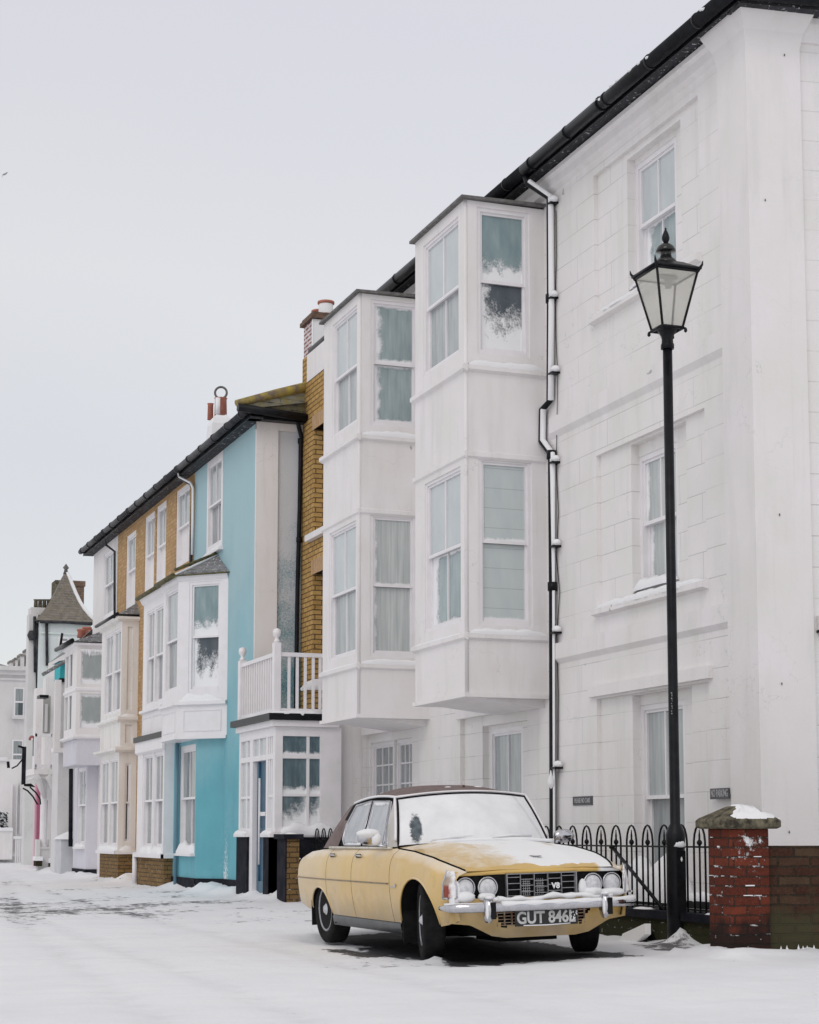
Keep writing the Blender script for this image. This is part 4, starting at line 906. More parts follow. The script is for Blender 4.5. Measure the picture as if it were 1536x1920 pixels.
    for fr_, a_, b2 in ((fs, -.02, L), (ff, cy - .02, sF + .02)):
        q.prof(fr_, [(0, z1 + .02), (.06, z1), (.06, z1 - .05), (0, z1 - .07)], a_, b2)
        q.prof(fr_, [(0, z2 - .001), (.05, z2 - .001), (.03, z2 - .06), (0, z2 - .10)], a_, b2)
        q.prof(fr_, [(0, z0 + .05), (.035, z0 + .05), (.035, z0 + .0), (0, z0 + .0)], a_, b2)
        m_ = .11; x0_, x1_ = a_ + m_ + .04, b2 - m_
        for (p0, p1, q0, q1) in ((x0_, x1_, z0 + .13, z0 + .145), (x0_, x1_, z1 - .155, z1 - .14), (x0_, x0_ + .015, z0 + .145, z1 - .155), (x1_ - .015, x1_, z0 + .145, z1 - .155)): q.fbox(fr_, p0, p1, q0, q1, 0, .012)
    q.build('bay_moulding', JOIN, t)
    q = MS(); ridge(q, fs, .02, L - .05, z1 + .01, 0, .055, .045, 41); ridge(q, fs, .05, L * .8, z1 + .03, -.05, .02, .14, 42); q.build('sill_snow', SNOW, t)
    # hipped slate roof of the bay, mossy gutter
    zt_ = fr7.hit(409, 1041)[1]; o_ = .08
    B0 = np.array((cx - o_, cy - o_ * .4, z2)); B1 = np.array((ax - .01, ay - o_ * 1.2, z2 + .0)); B2 = np.array((cx - o_, sF + .1, z2)); T0 = np.array((RX - .01, fr7.hit(409, 1041)[0], zt_)); T1 = np.array((RX - .01, sF + .2, zt_)); B3 = np.array((RX - .01, sF + tt + .1, z2))
    q = MB(); q.add([B0, B1, T0, T1, B2, B3], [(0, 1, 2), (0, 2, 3, 4), (4, 3, 5), (0, 4, 5, 1)]); q.build('bay_roof', SLATE, t)
    q = MB(); q.tube([tuple(B0 + (0, 0, .02)), tuple(T0 + (0, 0, .01))], .022, 6); q.build('bay_roof_snow', SNOW, t)
    q = MB(); q.tube([tuple(B0 + (-.03, -.02, .0)), tuple(B2 + (-.03, .05, 0))], .045, 8); q.tube([tuple(T0 + (-.02, -.0, .03)), tuple(B0 + (.0, 0, .10))], .03, 6); q.tube([tuple(B0 + (0, 0, .0)), tuple(B1)], .015, 6); q.build('bay_gutter', MOSSG, t)
    # ---- ground floor projection
    ax2, ay2 = RX, fr7.hit(418, 1550)[0]; d = ray(368, 1550); k = d[0] / d[1]; tt = (RX - k * ay2) / (1 + k); cx, cy = RX - tt, ay2 + tt
    fs2 = Fr((cx, cy), (1, -1), (-1, -1)); L2 = sqrt(2) * tt; f2 = FX(cx); sG = f2.hit(322, 1550)[0]
    wg = clampr(f2.rect(337, 1400, 1597, 366), cy + .04, sG - .04)
    q = MB(); q.wall(fs2, 0, L2, zpl, z0 + .0); q.wall(f2, cy, sG, zpl, z0, [wg], 0, .08); q.build('ground_floor_wall', TURQ, t)
    q = MB(); q.wall(fs2, 0, L2, -.1, zpl, w=.03); q.wall(f2, cy - .03, sG, -.1, zpl, w=.03); q.quad(fs2.p(0, zpl, .03), fs2.p(L2, zpl, .03), fs2.p(L2, zpl, 0), fs2.p(0, zpl, 0)); q.build('ground_floor_plinth', BLKM, t)
    sash(t, f2, wg, w=-.04, cols=2, pane=G_CURT2, pane2=G_CURT2, fw=.09, sill=(.04, .08))
    q = MS(); ridge(q, f2, wg[0] + .0, wg[1], wg[2] - .02, -.05, .08, .20, 44, n=9); q.build('sill_snow', SNOW, t)
    # blue-grey pipe in the corner
    u, v = FX(cx - .05).hit(331, 1500); q = MB(); q.tube([(cx - .05, u, .1), (cx - .05, u, z0)], .035, 8); q.build('drainpipe', plain('blue_grey_pipe', (.12, .24, .31), .5), t)
    # downpipe at the brick boundary
    q = MB(); 
    def PX_(x, y, D): u, v = FX(D).hit(x, y); return (D, u, v)
    q.tube([PX_(332, 883, RX - .26), PX_(335, 896, RX - .2), PX_(357, 907, RX - .06), PX_(361, 915, RX - .05), PX_(360, 980, RX - .05), PX_(358, 1062, RX - .05)], .030, 8); q.build('downpipe', SILLG, t)
    q = MB(); q.tube([PX_(333, 882, RX - .28), PX_(336, 894, RX - .22), PX_(357, 905, RX - .08), PX_(361.5, 915, RX - .08), PX_(361, 980, RX - .08), PX_(360, 1040, RX - .08)], .022, 8); q.build('downpipe_snow', SNOW, t)
turquoise_house()
def brick_bay_house():
    t = thing('brick_bay_house', 'ochre brick house with white wooden bays next to the turquoise house', 'house', (RX, (S1 + S2) / 2, 0))
    W = [clampr(fr7.rect(330.4, 922, 1066, 355), S1 + .04, S2), list(fr7.rect(293.6, 951, 1104, 311)), list(fr7.rect(271.8, 971, 1120, 289))]
    W[2][1] = min(W[2][1], S2 - .03); W[2][0] = max(W[2][0], W[1][1] + .05)
    q = MB(); q.wall(fr7, S1 + .002, S2, -.1, ZR + .02, W, 0, .08); q.build('wall', BRICKO, t)
    for w_ in W: sash(t, fr7, w_, w=-.04, fw=.09, cols=2, pane=G_CURT, pane2=G_CURT)
    eave(t, S1 + .002, S2)
    # first floor bay
    D = 6.95; f = FX(D); a = f.hit(308, 1230)[0]; b = f.hit(268.5, 1230)[0]; z0 = f.hit(300, 1388)[1]; z1 = f.hit(290, 1327)[1]; z2 = f.hit(300, 1107)[1]
    w1 = list(f.rect(276, 1150, 1326, 289.5)); w2 = list(f.rect(290.5, 1140, 1320, 306)); w1[0] = max(w1[0], w2[1] + .03); w2[0] = max(w2[0], a + .04); w1[1] = min(w1[1], b - .05)
    w1[2], w1[3] = w2[2], w2[3]
    q = MB(); q.wall(f, a, b, z0, z2, [w1, w2], 0, .05); q.wall(FY(a), D, RX, z0, z2); q.wall(Fr((0, b), (1, 0), (0, 1)), D, RX, z0, z2); q.add([(D, a, z0), (RX, a, z0), (RX, b, z0), (D, b, z0)], [(0, 1, 2, 3)]); q.build('bay_wall', JOIN, t)
    for w_ in (w1, w2): sash(t, f, w_, w=-.03, fw=.04, cols=2, pane=G_CURT, pane2=G_CURT2)
    q = MS(); q.prof(f, [(0, z1 + .02), (.06, z1), (.06, z1 - .05), (0, z1 - .07)], a, b + .03); q.prof(f, [(0, z2), (.08, z2), (.03, z2 - .09), (0, z2 - .12)], a, b + .05)
    for k in (0, 1):
        x0_, x1_ = a + .1 + k * (b - a) / 2, a - .05 + (k + 1) * (b - a) / 2
        for (p0, p1, q0, q1) in ((x0_, x1_, z0 + .13, z0 + .15), (x0_, x1_, z1 - .155, z1 - .14), (x0_, x0_ + .015, z0 + .15, z1 - .155), (x1_ - .015, x1_, z0 + .15, z1 - .155)): q.fbox(f, p0, p1, q0, q1, 0, .012)
    q.build('bay_moulding', JOIN, t)
    q = MB(); q.add([(D - .1, a, z2 + .0), (RX, a, z2 + .35), (RX, b + .05, z2 + .35), (D - .1, b + .1, z2), (RX, b + .2, z2)], [(0, 1, 2, 3), (3, 2, 4)]); q.build('bay_roof', SLATE, t)
    q = MB(); q.tube([(D - .12, a, z2 + .02), (D - .12, b + .1, z2 + .02)], .04, 8); q.build('bay_gutter', MOSSG, t)
    # black flat strip and ground floor bay
    f = FX(6.9); a = f.hit(307, 1500)[0]; b = f.hit(257, 1500)[0]; zb = f.hit(280, 1605)[1]; zt = f.hit(300, 1384)[1]
    q = MB(); q.box(6.82, RX, a - .08, b + .06, zt, zt + .10); q.build('flat_roof', BLACKP, t)
    w1 = list(f.rect(268, 1416, 1596, 285)); w2 = list(f.rect(288, 1411, 1592, 305)); w1[2], w1[3] = w2[2], w2[3]; w2[0] = max(w2[0], a + .05); w1[0] = max(w1[0], w2[1] + .02); w1[1] = min(w1[1], b - .08)
    q = MB(); q.wall(f, a, b, zb, zt, [w1, w2], 0, .06); q.wall(FY(a), 6.9, RX, zb, zt); q.wall(Fr((0, b), (1, 0), (0, 1)), 6.9, RX, zb, zt); q.build('ground_floor_bay', CREAM if False else JOIN, t)
    for w_ in (w1, w2): sash(t, f, w_, w=-.04, fw=.05, cols=2, pane=G_CURT2, pane2=G_CURT2)
    q = MS(); q.prof(f, [(0, zt - .0), (.05, zt), (.05, zt - .2), (0, zt - .24)], a - .03, b + .03); q.prof(f, [(0, zb + .06), (.06, zb + .04), (.06, zb - .03), (0, zb - .03)], a - .05, b + .05); q.prof(FY(a), [(0, zb + .06), (.05, zb + .04), (.05, zb - .03), (0, zb - .03)], 6.85, RX); q.build('bay_moulding', JOIN, t)
    q = MS(); ridge(q, f, w2[0], w2[1], zb + .04, -.05, .06, .13, 51, n=12); ridge(q, f, w1[0], w1[1], zb + .04, -.05, .06, .14, 52, n=12); q.build('sill_snow', SNOW, t)
    q = MB(); q.wall(FX(6.92), a + .01, b - .02, -.1, zb - .03); q.wall(FY(a + .01), 6.92, RX, -.1, zb - .03); q.build('brick_base', BRICKB, t)
    # white pipe at the party line
    q = MB(); u, v = FX(6.9).hit(256, 1560); q.tube([(6.88, u, .08), (6.88, u, zb - .02)], .05, 8); q.build('drainpipe', JOIN, t)
brick_bay_house()
def cream_bay_house():
    t = thing('cream_bay_house', 'brick house with cream panelled corner-boxed bay and brown brick base', 'house', (RX, (S2 + S3) / 2, 0))
    W = [list(fr7.rect(237, 1006, 1143, 254))]
    q = MB(); q.wall(fr7, S2 + .002, S3, -.1, ZR + .02, W, 0, .08); q.build('wall', BRICKO, t)
    sash(t, fr7, W[0], w=-.04, fw=.09, cols=2, pane=G_CURT, pane2=G_CURT)
    eave(t, S2 + .002, S3)
    s0 = fr7.hit(259, 1270)[0]; fy = FY(s0); D = fy.hit(227.5, 1270)[0]; f = FX(D); b = f.hit(190, 1270)[0]
    z0 = fy.hit(240, 1404)[1]; z1 = fy.hit(240, 1345)[1]; z2 = fy.hit(240, 1157)[1]
    w1 = list(f.rect(197, 1192, 1342, 210.5)); w2 = list(f.rect(213, 1184, 1338, 226)); w1[2], w1[3] = w2[2], w2[3]; w2[0] = max(w2[0], s0 + .05); w1[0] = max(w1[0], w2[1] + .03); w1[1] = min(w1[1], b - .1)
    q = MB(); q.wall(f, s0, b, z0, z2, [w1, w2], 0, .05); q.wall(fy, D, RX, z0, z2, [(D + .12, RX - .12, z1 + .15, z2 - .2), (D + .1, RX - .1, z0 + .12, z1 - .15)], 0, .03)
    q.wall(fy, D + .1, RX - .08, z0, z2, w=-.03); q.wall(Fr((0, b), (1, 0), (0, 1)), D, RX, z0, z2); q.add([(D, s0, z0), (RX, s0, z0), (RX, b, z0), (D, b, z0)], [(0, 1, 2, 3)]); q.build('bay_wall', CREAM, t)
    for w_ in (w1, w2): sash(t, f, w_, w=-.03, fw=.04, cols=2, pane=G_CURT, pane2=G_CURT2)
    q = MS()
    for z_, o_ in ((z1, .07), (z0 + .02, .12), (z2, .1)):
        q.prof(f, [(0, z_ + .03), (o_, z_), (o_, z_ - .05), (0, z_ - .10)], s0 - .0, b + o_); q.prof(fy, [(0, z_ + .03), (o_, z_), (o_, z_ - .05), (0, z_ - .10)], D - o_, RX)
    q.build('bay_moulding', CREAM, t)
    q = MS(); ridge(q, fy, D, RX, z1 + .02, 0, .06, .05, 54); ridge(q, f, s0, b, z1 + .01, 0, .05, .03, 55); q.build('sill_snow', SNOW, t)
    o_ = .1; q = MB(); q.add([(D - o_, s0 - o_, z2 + .02), (RX, s0 - o_, z2 + .03), (RX, s0 + .25, z2 + .34), (RX, b, z2 + .34), (D - o_, b + o_, z2 + .02)], [(0, 1, 2), (0, 2, 3, 4)]); q.build('bay_roof', SLATE, t)
    q = MB(); q.tube([(D - .12, s0 - .1, z2 + .05), (D - .12, b + .1, z2 + .05)], .035, 8); q.tube([(D - .12, s0 - .1, z2 + .04), (RX - .02, s0 - .1, z2 + .04)], .012, 6); q.build('bay_gutter', BLACKP, t)
    # ground floor
    s0 = fr7.hit(255, 1500)[0]; fy = FY(s0); D = fy.hit(222, 1500)[0]; f = FX(D); b = f.hit(187, 1500)[0]; zb = fy.hit(235, 1598)[1]
    w1 = list(f.rect(189, 1428, 1588, 203)); w2 = list(f.rect(206, 1424, 1588, 220)); w1[2], w1[3] = w2[2], w2[3]; w2[0] = max(w2[0], s0 + .04); w1[0] = max(w1[0], w2[1] + .03); w1[1] = min(w1[1], b - .04)
    ws = list(fy.rect(234.6, 1431, 1579, 245))
    q = MB(); q.wall(f, s0, b, zb, z0, [w1, w2], 0, .05); q.wall(fy, D, RX, zb, z0, [ws], 0, .05); q.wall(Fr((0, b), (1, 0), (0, 1)), D, RX, zb, z0); q.build('ground_floor_bay', CREAM, t)
    for w_ in (w1, w2): sash(t, f, w_, w=-.03, fw=.04, cols=2, pane=G_CURT, pane2=G_CURT2)
    sash(t, fy, ws, w=-.03, fw=.02, cols=1, pane=G_DARK, pane2=G_DARK)
    q = MS(); q.prof(f, [(0, zb + .05), (.06, zb + .03), (.06, zb - .04), (0, zb - .04)], s0 - .05, b + .05); q.prof(fy, [(0, zb + .05), (.06, zb + .03), (.06, zb - .04), (0, zb - .04)], D - .06, RX); q.build('bay_moulding', JOIN, t)
    q = MS(); ridge(q, f, s0, b, zb + .03, -.05, .07, .12, 56); ridge(q, fy, D, RX, zb + .03, -.05, .07, .09, 57); q.build('sill_snow', SNOW, t)
    q = MB(); q.wall(FX(D + .02), s0 + .01, b - .02, -.1, zb - .04); q.wall(FY(s0 + .01), D + .02, RX, -.1, zb - .04); q.build('brick_base', BRICKB, t)
cream_bay_house()
def lavender_house():
    t = thing('lavender_house', 'last tall house of the row, white above, lavender below, frosted first floor bay', 'house', (RX, (S3 + S4) / 2, 0))
    W = [list(fr7.rect(195.3, 1040, 1162, 214))]
    q = MB(); q.wall(fr7, S3 + .002, S4, -.1, ZR + .02, W, 0, .06); q.box(RX + .1, RX + 8, S_T + .5, S4 - .01, -.1, ZR); q.build('wall', GREYW if False else WHITEP, t)
    sash(t, fr7, W[0], w=-.03, fw=.08, cols=2, pane=G_CURT, pane2=G_CURT); eave(t, S3 + .002, S4 + .25)
    def PX_(x, y, D): u, v = FX(D).hit(x, y); return (D, u, v)
    q = MB(); q.tube([PX_(197, 1012, RX - .26), PX_(199, 1022, RX - .2), PX_(215, 1034, RX - .06), PX_(215, 1160, RX - .05)], .028, 8); q.build('downpipe', SILLG, t)
    s0 = 40.3; fy = FY(s0); D = fy.hit(143, 1300)[0]; f = FX(D); b = f.hit(121, 1300)[0]
    z0 = fy.hit(160, 1434)[1]; z1 = fy.hit(160, 1380)[1]; z2 = fy.hit(160, 1206)[1]; zm = fy.hit(160, 1291)[1]
    ra = list(fy.rect(152.5, 1221, 1282, 191)); rb = list(fy.rect(151, 1300, 1364, 190)); 
    fa = list(f.rect(123, 1223, 1284, 136)); fb = list(f.rect(123, 1301, 1366, 136)); fa[0] = fb[0] = max(fa[0], s0 + .1); fa[1] = fb[1] = min(fa[1], b - .05); fa[2:] = ra[2:]; fb[2:] = rb[2:]
    q = MB(); q.wall(fy, D, RX, z1, z2, [ra, rb], 0, .05); q.wall(f, s0, b, z1, z2, [fa, fb], 0, .05); q.wall(Fr((0, b), (1, 0), (0, 1)), D, RX, z0, z2); q.build('bay_wall', WHITEP, t)
    q = MB(); q.wall(fy, D + .03, RX, z0, z1); q.wall(FX(D + .03), s0, b, z0, z1); q.add([(D, s0, z0), (RX, s0, z0), (RX, b, z0), (D, b, z0)], [(0, 1, 2, 3)]); q.build('bay_apron', LAV, t)
    def pn(fr_, r, m_, w_=-.05):
        q = MB(); A_, B_ = (r[0], r[1]) if fr_.hitleft() else (r[1], r[0]); q.quad(fr_.p(A_, r[2], w_), fr_.p(B_, r[2], w_), fr_.p(B_, r[3], w_), fr_.p(A_, r[3], w_), uv=True); q.build('pane', m_, t)
    pn(fy, ra, G_FROST); pn(fy, rb, G_FROST)
    for r in (fa, fb):
        pn(f, r, G_CURT); q = MB(); m_ = (r[0] + r[1]) / 2; q.fbox(f, m_ - .06, m_ + .06, r[2], r[3], -.04, .0); q.build('mullion', JOIN, t)
    q = MS()
    for z_, o_ in ((z1, .07), (zm, .03), (z2, .08)):
        q.prof(f, [(0, z_ + .03), (o_, z_), (o_, z_ - .04), (0, z_ - .07)], s0, b + o_); q.prof(fy, [(0, z_ + .03), (o_, z_), (o_, z_ - .04), (0, z_ - .07)], D - o_, RX)
    q.build('bay_moulding', JOIN, t)
    q = MB(); rn = random.Random(4)
    for k in range(7):
        xx = ra[0] + .05 + k * (ra[1] - ra[0]) / 7; h = rn.uniform(.05, .3) if k in (1, 2, 4) else rn.uniform(.03, .1); q.lathe([(.0, -h), (.03, -h * .4), (.07, 0), (.05, .03)], (xx, s0 + .0, ra[3] + .02), 7, 'z', False, sq=.6)
    q.build('hanging_snow', SNOW, t)
    q = MB(); q.add([(D - .1, s0 - .12, z2 + .02), (RX, s0 - .12, z2 + .03), (RX, s0 + .2, z2 + .34), (RX, b + .3, z2 + .20), (D - .1, b + .3, z2 + .02)], [(0, 1, 2), (0, 2, 3, 4), (0, 4, 3, 1)]); q.build('bay_roof', SLATE, t)
    q = MB(); q.tube([(D - .12, s0 - .05, z2 + .05), (D - .14, b + .5, z2 + .04)], .05, 8); q.tube([(D - .13, b + .0, z2 + .03), (D - .10, b - .1, z2 + .38)], .03, 5); q.build('bay_gutter', BLACKP, t)
    # ground floor
    s0 = fr7.hit(183, 1540)[0] ; fy = FY(s0); D = fy.hit(162, 1540)[0]; f = FX(D); b = f.hit(138, 1540)[0]; zp = fy.hit(170, 1630)[1]
    wg = list(f.rect(146, 1441, 1586, 160)); wg[0] = max(wg[0], s0 + .05)
    q = MB(); q.wall(f, s0, b, zp, z0, [wg], 0, .06); q.wall(fy, D, RX, zp, z0); q.wall(Fr((0, b), (1, 0), (0, 1)), D, RX + 3, -.1, z0); q.build('ground_floor_wall', LAV, t)
    q = MB(); q.wall(FX(D - .02), s0 - .02, b, -.1, zp); q.wall(FY(s0 - .02), D - .02, RX, -.1, zp); q.build('plinth', BLKM, t)
    sash(t, f, wg, w=-.04, fw=.06, cols=2, pane=G_CURT, pane2=G_CURT, split=.52, sill=(.05, .08), snow=.08)
    u, v = FX(D - .04).hit(134, 1500); q = MB(); q.tube([(D - .04, u, v - 1.1), (D - .04, u + .15, z0)], .05, 8); q.build('downpipe', BLKM, t)
lavender_house()
# ================================================================ FAR HOUSES
def at(x, y, s): p = FY(s).hit(x, y); return p  # (X, z) on the plane Y = s
def slab(q, s, x0, x1, y0, y1, dep=.2, w=0):
    a = at(x0, y1, s); b = at(x1, y0, s); q.box(a[0], b[0], s + w, s + w + dep, a[1], b[1])
def far_win(t, s, x0, x1, y0, y1, pane=None, name='window'):
    q = MB(); a = at(x0, y1, s); b = at(x1, y0, s); q.box(a[0] - .05, b[0] + .05, s - .04, s + .02, a[1] - .05, b[1] + .05); f = q.build(name, JOIN, t)
    q = MB(); fr_ = FY(s - .045); q.quad(fr_.p(a[0], a[1]), fr_.p(b[0], a[1]), fr_.p(b[0], b[1]), fr_.p(a[0], b[1]), uv=True); q.build('pane', pane or G_CURT2, f)
    q = MB(); m_ = (a[1] + b[1]) / 2; q.box(a[0], b[0], s - .07, s - .046, m_ - .03, m_ + .03); q.build('glazing_bar', JOIN, f)
    q = MS(); q.box(a[0] - .12, b[0] + .08, s - .18, s - .04, a[1] - .14, a[1] - .055); q.build('sill', GREYW, f)
def teal_house():
    s = 44.0
    t = thing('teal_house', 'small lavender house with bright teal upper wall and black band, just beyond the lavender bay', 'house', (7.9, s, 0))
    a = at(105, 1640, s); b = at(150, 1236, s)
    q = MB(); q.box(a[0], b[0] + 3, s, s + .9, -.05, at(110, 1277, s)[1]); q.build('wall', GREYW, t)
    q = MB(); q.box(a[0], b[0] + 3, s + .01, s + .9, at(110, 1272, s)[1], at(110, 1240, s)[1]); q.build('upper_wall', TEAL, t)
    q = MB(); q.box(a[0] - .03, b[0] + 1, s - .08, s + .1, at(110, 1279, s)[1], at(110, 1272, s)[1]); q.build('band', BLACKP, t)
    z = at(110, 1240, s)[1]; q = MB(); x0 = at(78, 1268, s)[0]; q.add([(a[0] - .05, s - .1, z), (b[0] + 3, s - .1, z + .7), (b[0] + 3, s + 1, z + .7), (a[0] - .05, s + 1, z)], [(0, 1, 2, 3)]); q.tube([(x0, s - .1, at(76, 1266, s)[1]), (a[0] + .3, s - .12, z + .12), (b[0] + 1, s - .12, z + .5)], .05, 6); q.build('roof', SLATE, t)
    q = MB(); slab(q, s, 97, 111, 1277, 1412, .1, -.35); q.build('corner_post', WHITEP, t)
    q = MB(); slab(q, s, 95, 118, 1404, 1412, .4, -.45); q.build('cornice', WHITEP, t)
teal_house()
def balcony_house():
    s = 46.5
    t = thing('balcony_house', 'white house with columned porch and railed balcony left of the lavender house', 'house', (7.4, s, 0))
    q = MB(); a = at(78, 1640, s + 1.2); z1 = at(80, 1262, s)[1]
    q.box(a[0], a[0] + 4.5, s + 1.2, s + 1.7, -.05, z1); q.build('wall', WHITEP, t)
    q = MB(); slab(q, s + 1.18, 80, 95, 1305, 1375, .05, 0); d = q.build('balcony_door', plain('dim_door', (.36, .35, .33), .6), t)
    q = MB(); slab(q, s, 79, 96, 1301, 1306, .5, .4); q.build('door_canopy', BLACKP, t)
    q = MB(); slab(q, s, 64, 112, 1441, 1452, 1.6); slab(q, s, 68, 100, 1452, 1459, 1.5, .05); q.build('balcony_floor', WHITEP, t)
    q = MS(); slab(q, s, 66, 98, 1376, 1381, .07); slab(q, s, 66, 98, 1434, 1439, .07); slab(q, s, 64, 70, 1372, 1442, .12); slab(q, s, 95, 98, 1374, 1442, .1)
    q.build('handrail', JOIN, t)
    for k in range(6): 
        q = MB(); slab(q, s, 73 + k * 3.8, 74.4 + k * 3.8, 1381, 1434, .05); q.build('baluster', JOIN, t)
    for x in (80.5, 104.5):
        q = MB(); b = at(x, 1590, s + .2); tz = at(x, 1455, s + .2)[1]; h = tz - b[1]
        q.lathe([(.13, b[1]), (.12, b[1] + .06), (.095, b[1] + .1), (.08, b[1] + h * .9), (.10, tz - .1), (.15, tz - .03), (.16, tz)], (b[0], s + .2, 0), 14); c = q.build('column', JOIN, t)
        q = MB(); q.box(b[0] - .15, b[0] + .15, s + .05, s + .35, -.05, b[1]); q.box(b[0] - .18, b[0] + .18, s + .02, s + .38, b[1] - .03, b[1] + .03); q.build('pedestal', GREYW, t)
    # curved brackets
    for x0, x1 in ((66, 84), (88, 104)):
        q = MB(); P0 = at(x0, 1455, s); P1 = at(x0 + .35 * (x1 - x0), 1462, s); P2 = at(x0 + .65 * (x1 - x0), 1478, s); P3 = at(x1, 1496, s)
        q.tube([(P0[0], s, P0[1]), (P1[0], s, P1[1]), (P2[0], s, P2[1]), (P3[0], s, P3[1])], [.10, .10, .08, .05], 8); q.build('bracket', GREYW, t)
    q = MB(); slab(q, s, 86, 95, 1500, 1612, .05, .5); q.build('doorway', BLKM, t)
    q = MB(); slab(q, s, 68, 76, 1574, 1610, .3); slab(q, s, 92, 100, 1574, 1612, .3); q.build('porch_rail', GREYW, t)
    q = MB(); slab(q, s, 66, 78, 1612, 1624, .4, -.1); slab(q, s, 91, 110, 1616, 1630, .4, -.2); q.build('step', BRICKD, t)
    q = MB(); slab(q, s, 65, 79, 1606, 1614, .45, -.12); slab(q, s, 90, 111, 1609, 1618, .45, -.25); q.build('step_snow', SNOW, t)
    q = MB(); slab(q, s + 1.1, 84, 90, 1320, 1372, .05, 0); q.build('curtain', GREYW, t)
balcony_house()
def pink_house():
    s = 49.5
    t = thing('pink_house', 'narrow house front with pink ground floor glimpsed behind the white columned porch', 'house', (7.3, s, 0))
    q = MB(); a = at(62, 1640, s); b = at(70, 1452, s)[1]; q.box(a[0] + .08, a[0] + 4, s + .01, s + .5, -.05, b); q.build('wall', PINK, t)
    q = MB(); q.box(a[0] - .02, a[0] + 4, s + .02, s + .5, b, at(70, 1290, s)[1]); q.build('upper_wall', WHITEP, t)
    q = MB(); slab(q, s, 61, 66.5, 1470, 1625, .2, -.1); q.build('pilaster', plain('pale_pink_paint', (.72, .55, .60), .7), t)
    # white arched upper opening with reddish rim
    q = MB(); pts = []
    for k in range(9):
        an = pi * k / 8; p = at(60 + 4.5 * cos(an), 1388 - 7 * sin(an), s - .1); pts.append((p[0], s - .1, p[1]))
    q.tube(pts, .035, 6); q.build('arch_rim', plain('dull_red', (.35, .12, .12), .7), t)
    q = MB(); slab(q, s, 60.5, 64, 1388, 1418, .05, -.03); q.build('window', G_CURT2, t)
pink_house()
def round_corner_house():
    s = 63.0
    t = thing('round_corner_house', 'pale grey-white house with rounded corner and moulded parapet at the far left', 'house', (8.3, s, 0))
    x0 = at(4, 1400, s)[0]; x1 = at(50, 1400, s)[0]; r = .95; zt = at(30, 1256, s)[1]
    def foot(o_): 
        pts = [(x0 - 3 - o_, s - o_)]
        for k in range(9):
            an = -pi / 2 + pi / 2 * k / 8; pts.append((x1 + (r + o_) * cos(an), s + r + (r + o_) * sin(an)))
        return pts + [(x1 + r + o_, s + 6), (x0 - 3 - o_, s + 6)]
    q = MB(); q.poly(foot(0), -.05, zt); q.build('wall', GREYW, t)
    q = MB()
    for z0, z1, o_ in ((at(30, 1258, s)[1], at(30, 1250, s)[1], .22), (at(30, 1266, s)[1], at(30, 1258, s)[1], .12), (at(30, 1276, s)[1], at(30, 1272, s)[1], .05)): q.poly(foot(o_), z0, z1)
    q.build('parapet_moulding', GREYW, t)
    far_win(t, s, 28, 43, 1292, 1341, G_CURT2); far_win(t, s, 24, 41, 1390, 1440, G_CURT2)
    q = MB(); slab(q, s - .06, 34, 43, 1316, 1340, .01); q.build('dark_pane', G_DARK, t)
    # ground floor extension and blank garden wall
    q = MB(); slab(q, s - 1.6, -30, 42, 1424, 1606, 1.5); q.build('ground_floor_wall', WHITEP, t)
    q = MB(); slab(q, s - 1.7, -30, 14, 1420, 1426, .2); slab(q, s - 1.7, 40, 44, 1424, 1560, .2); q.build('coping', JOIN, t)
    for x in (22, 31):
        q = MB(); slab(q, s - 1.75, x - 2.2, x + 2.2, 1470, 1600, .2); q.build('pilaster', JOIN, t)
    q = MB(); slab(q, s - 1.72, 36, 60, 1466, 1566, .1); q.build('blank_panel', GREYW, t)
    # chimneys on the parapet
    for k, (x, yt, yb, wd) in enumerate(((22, 1238, 1250, 5), (31, 1233, 1250, 5), (42, 1226, 1250, 8), (52, 1217, 1250, 7))):
        q = MB(); slab(q, s + 1.5, x - wd * .5, x + wd * .5, yt + 4, yb, .7); q.build('chimney', GREYW, t)
        q = MB(); slab(q, s + 1.45, x - wd * .6, x + wd * .6, yt, yt + 4, .8); q.build('chimney_cap', plain('sooty_cap', (.12, .11, .10), .9, (.35, .33, .32), 4) if k == 0 else MATS['sooty_cap'], t)
round_corner_house()
def end_house():
    s = 70.0
    t = thing('grey_house', 'dark-roofed house sliver at the left edge beyond the rounded corner', 'house', (6, s, 0))
    q = MB(); a = at(3, 1600, s); q.box(a[0] - 4, a[0], s, s + 4, -.05, at(0, 1250, s)[1]); q.build('wall', plain('shingle_grey', (.2, .19, .19), .8, (.42, .40, .40), 3), t)
    q = MB(); z = at(0, 1250, s)[1]; q.add([(a[0] - 4, s - .2, z), (a[0] + .1, s - .2, z), (a[0] + .1, s + 4, z), (a[0] - 4, s + 4, z), (a[0] - 2, s + 2, z + .8)], [(0, 1, 4), (1, 2, 4), (2, 3, 4), (3, 0, 4)]); q.build('roof', SLATE, t)
end_house()
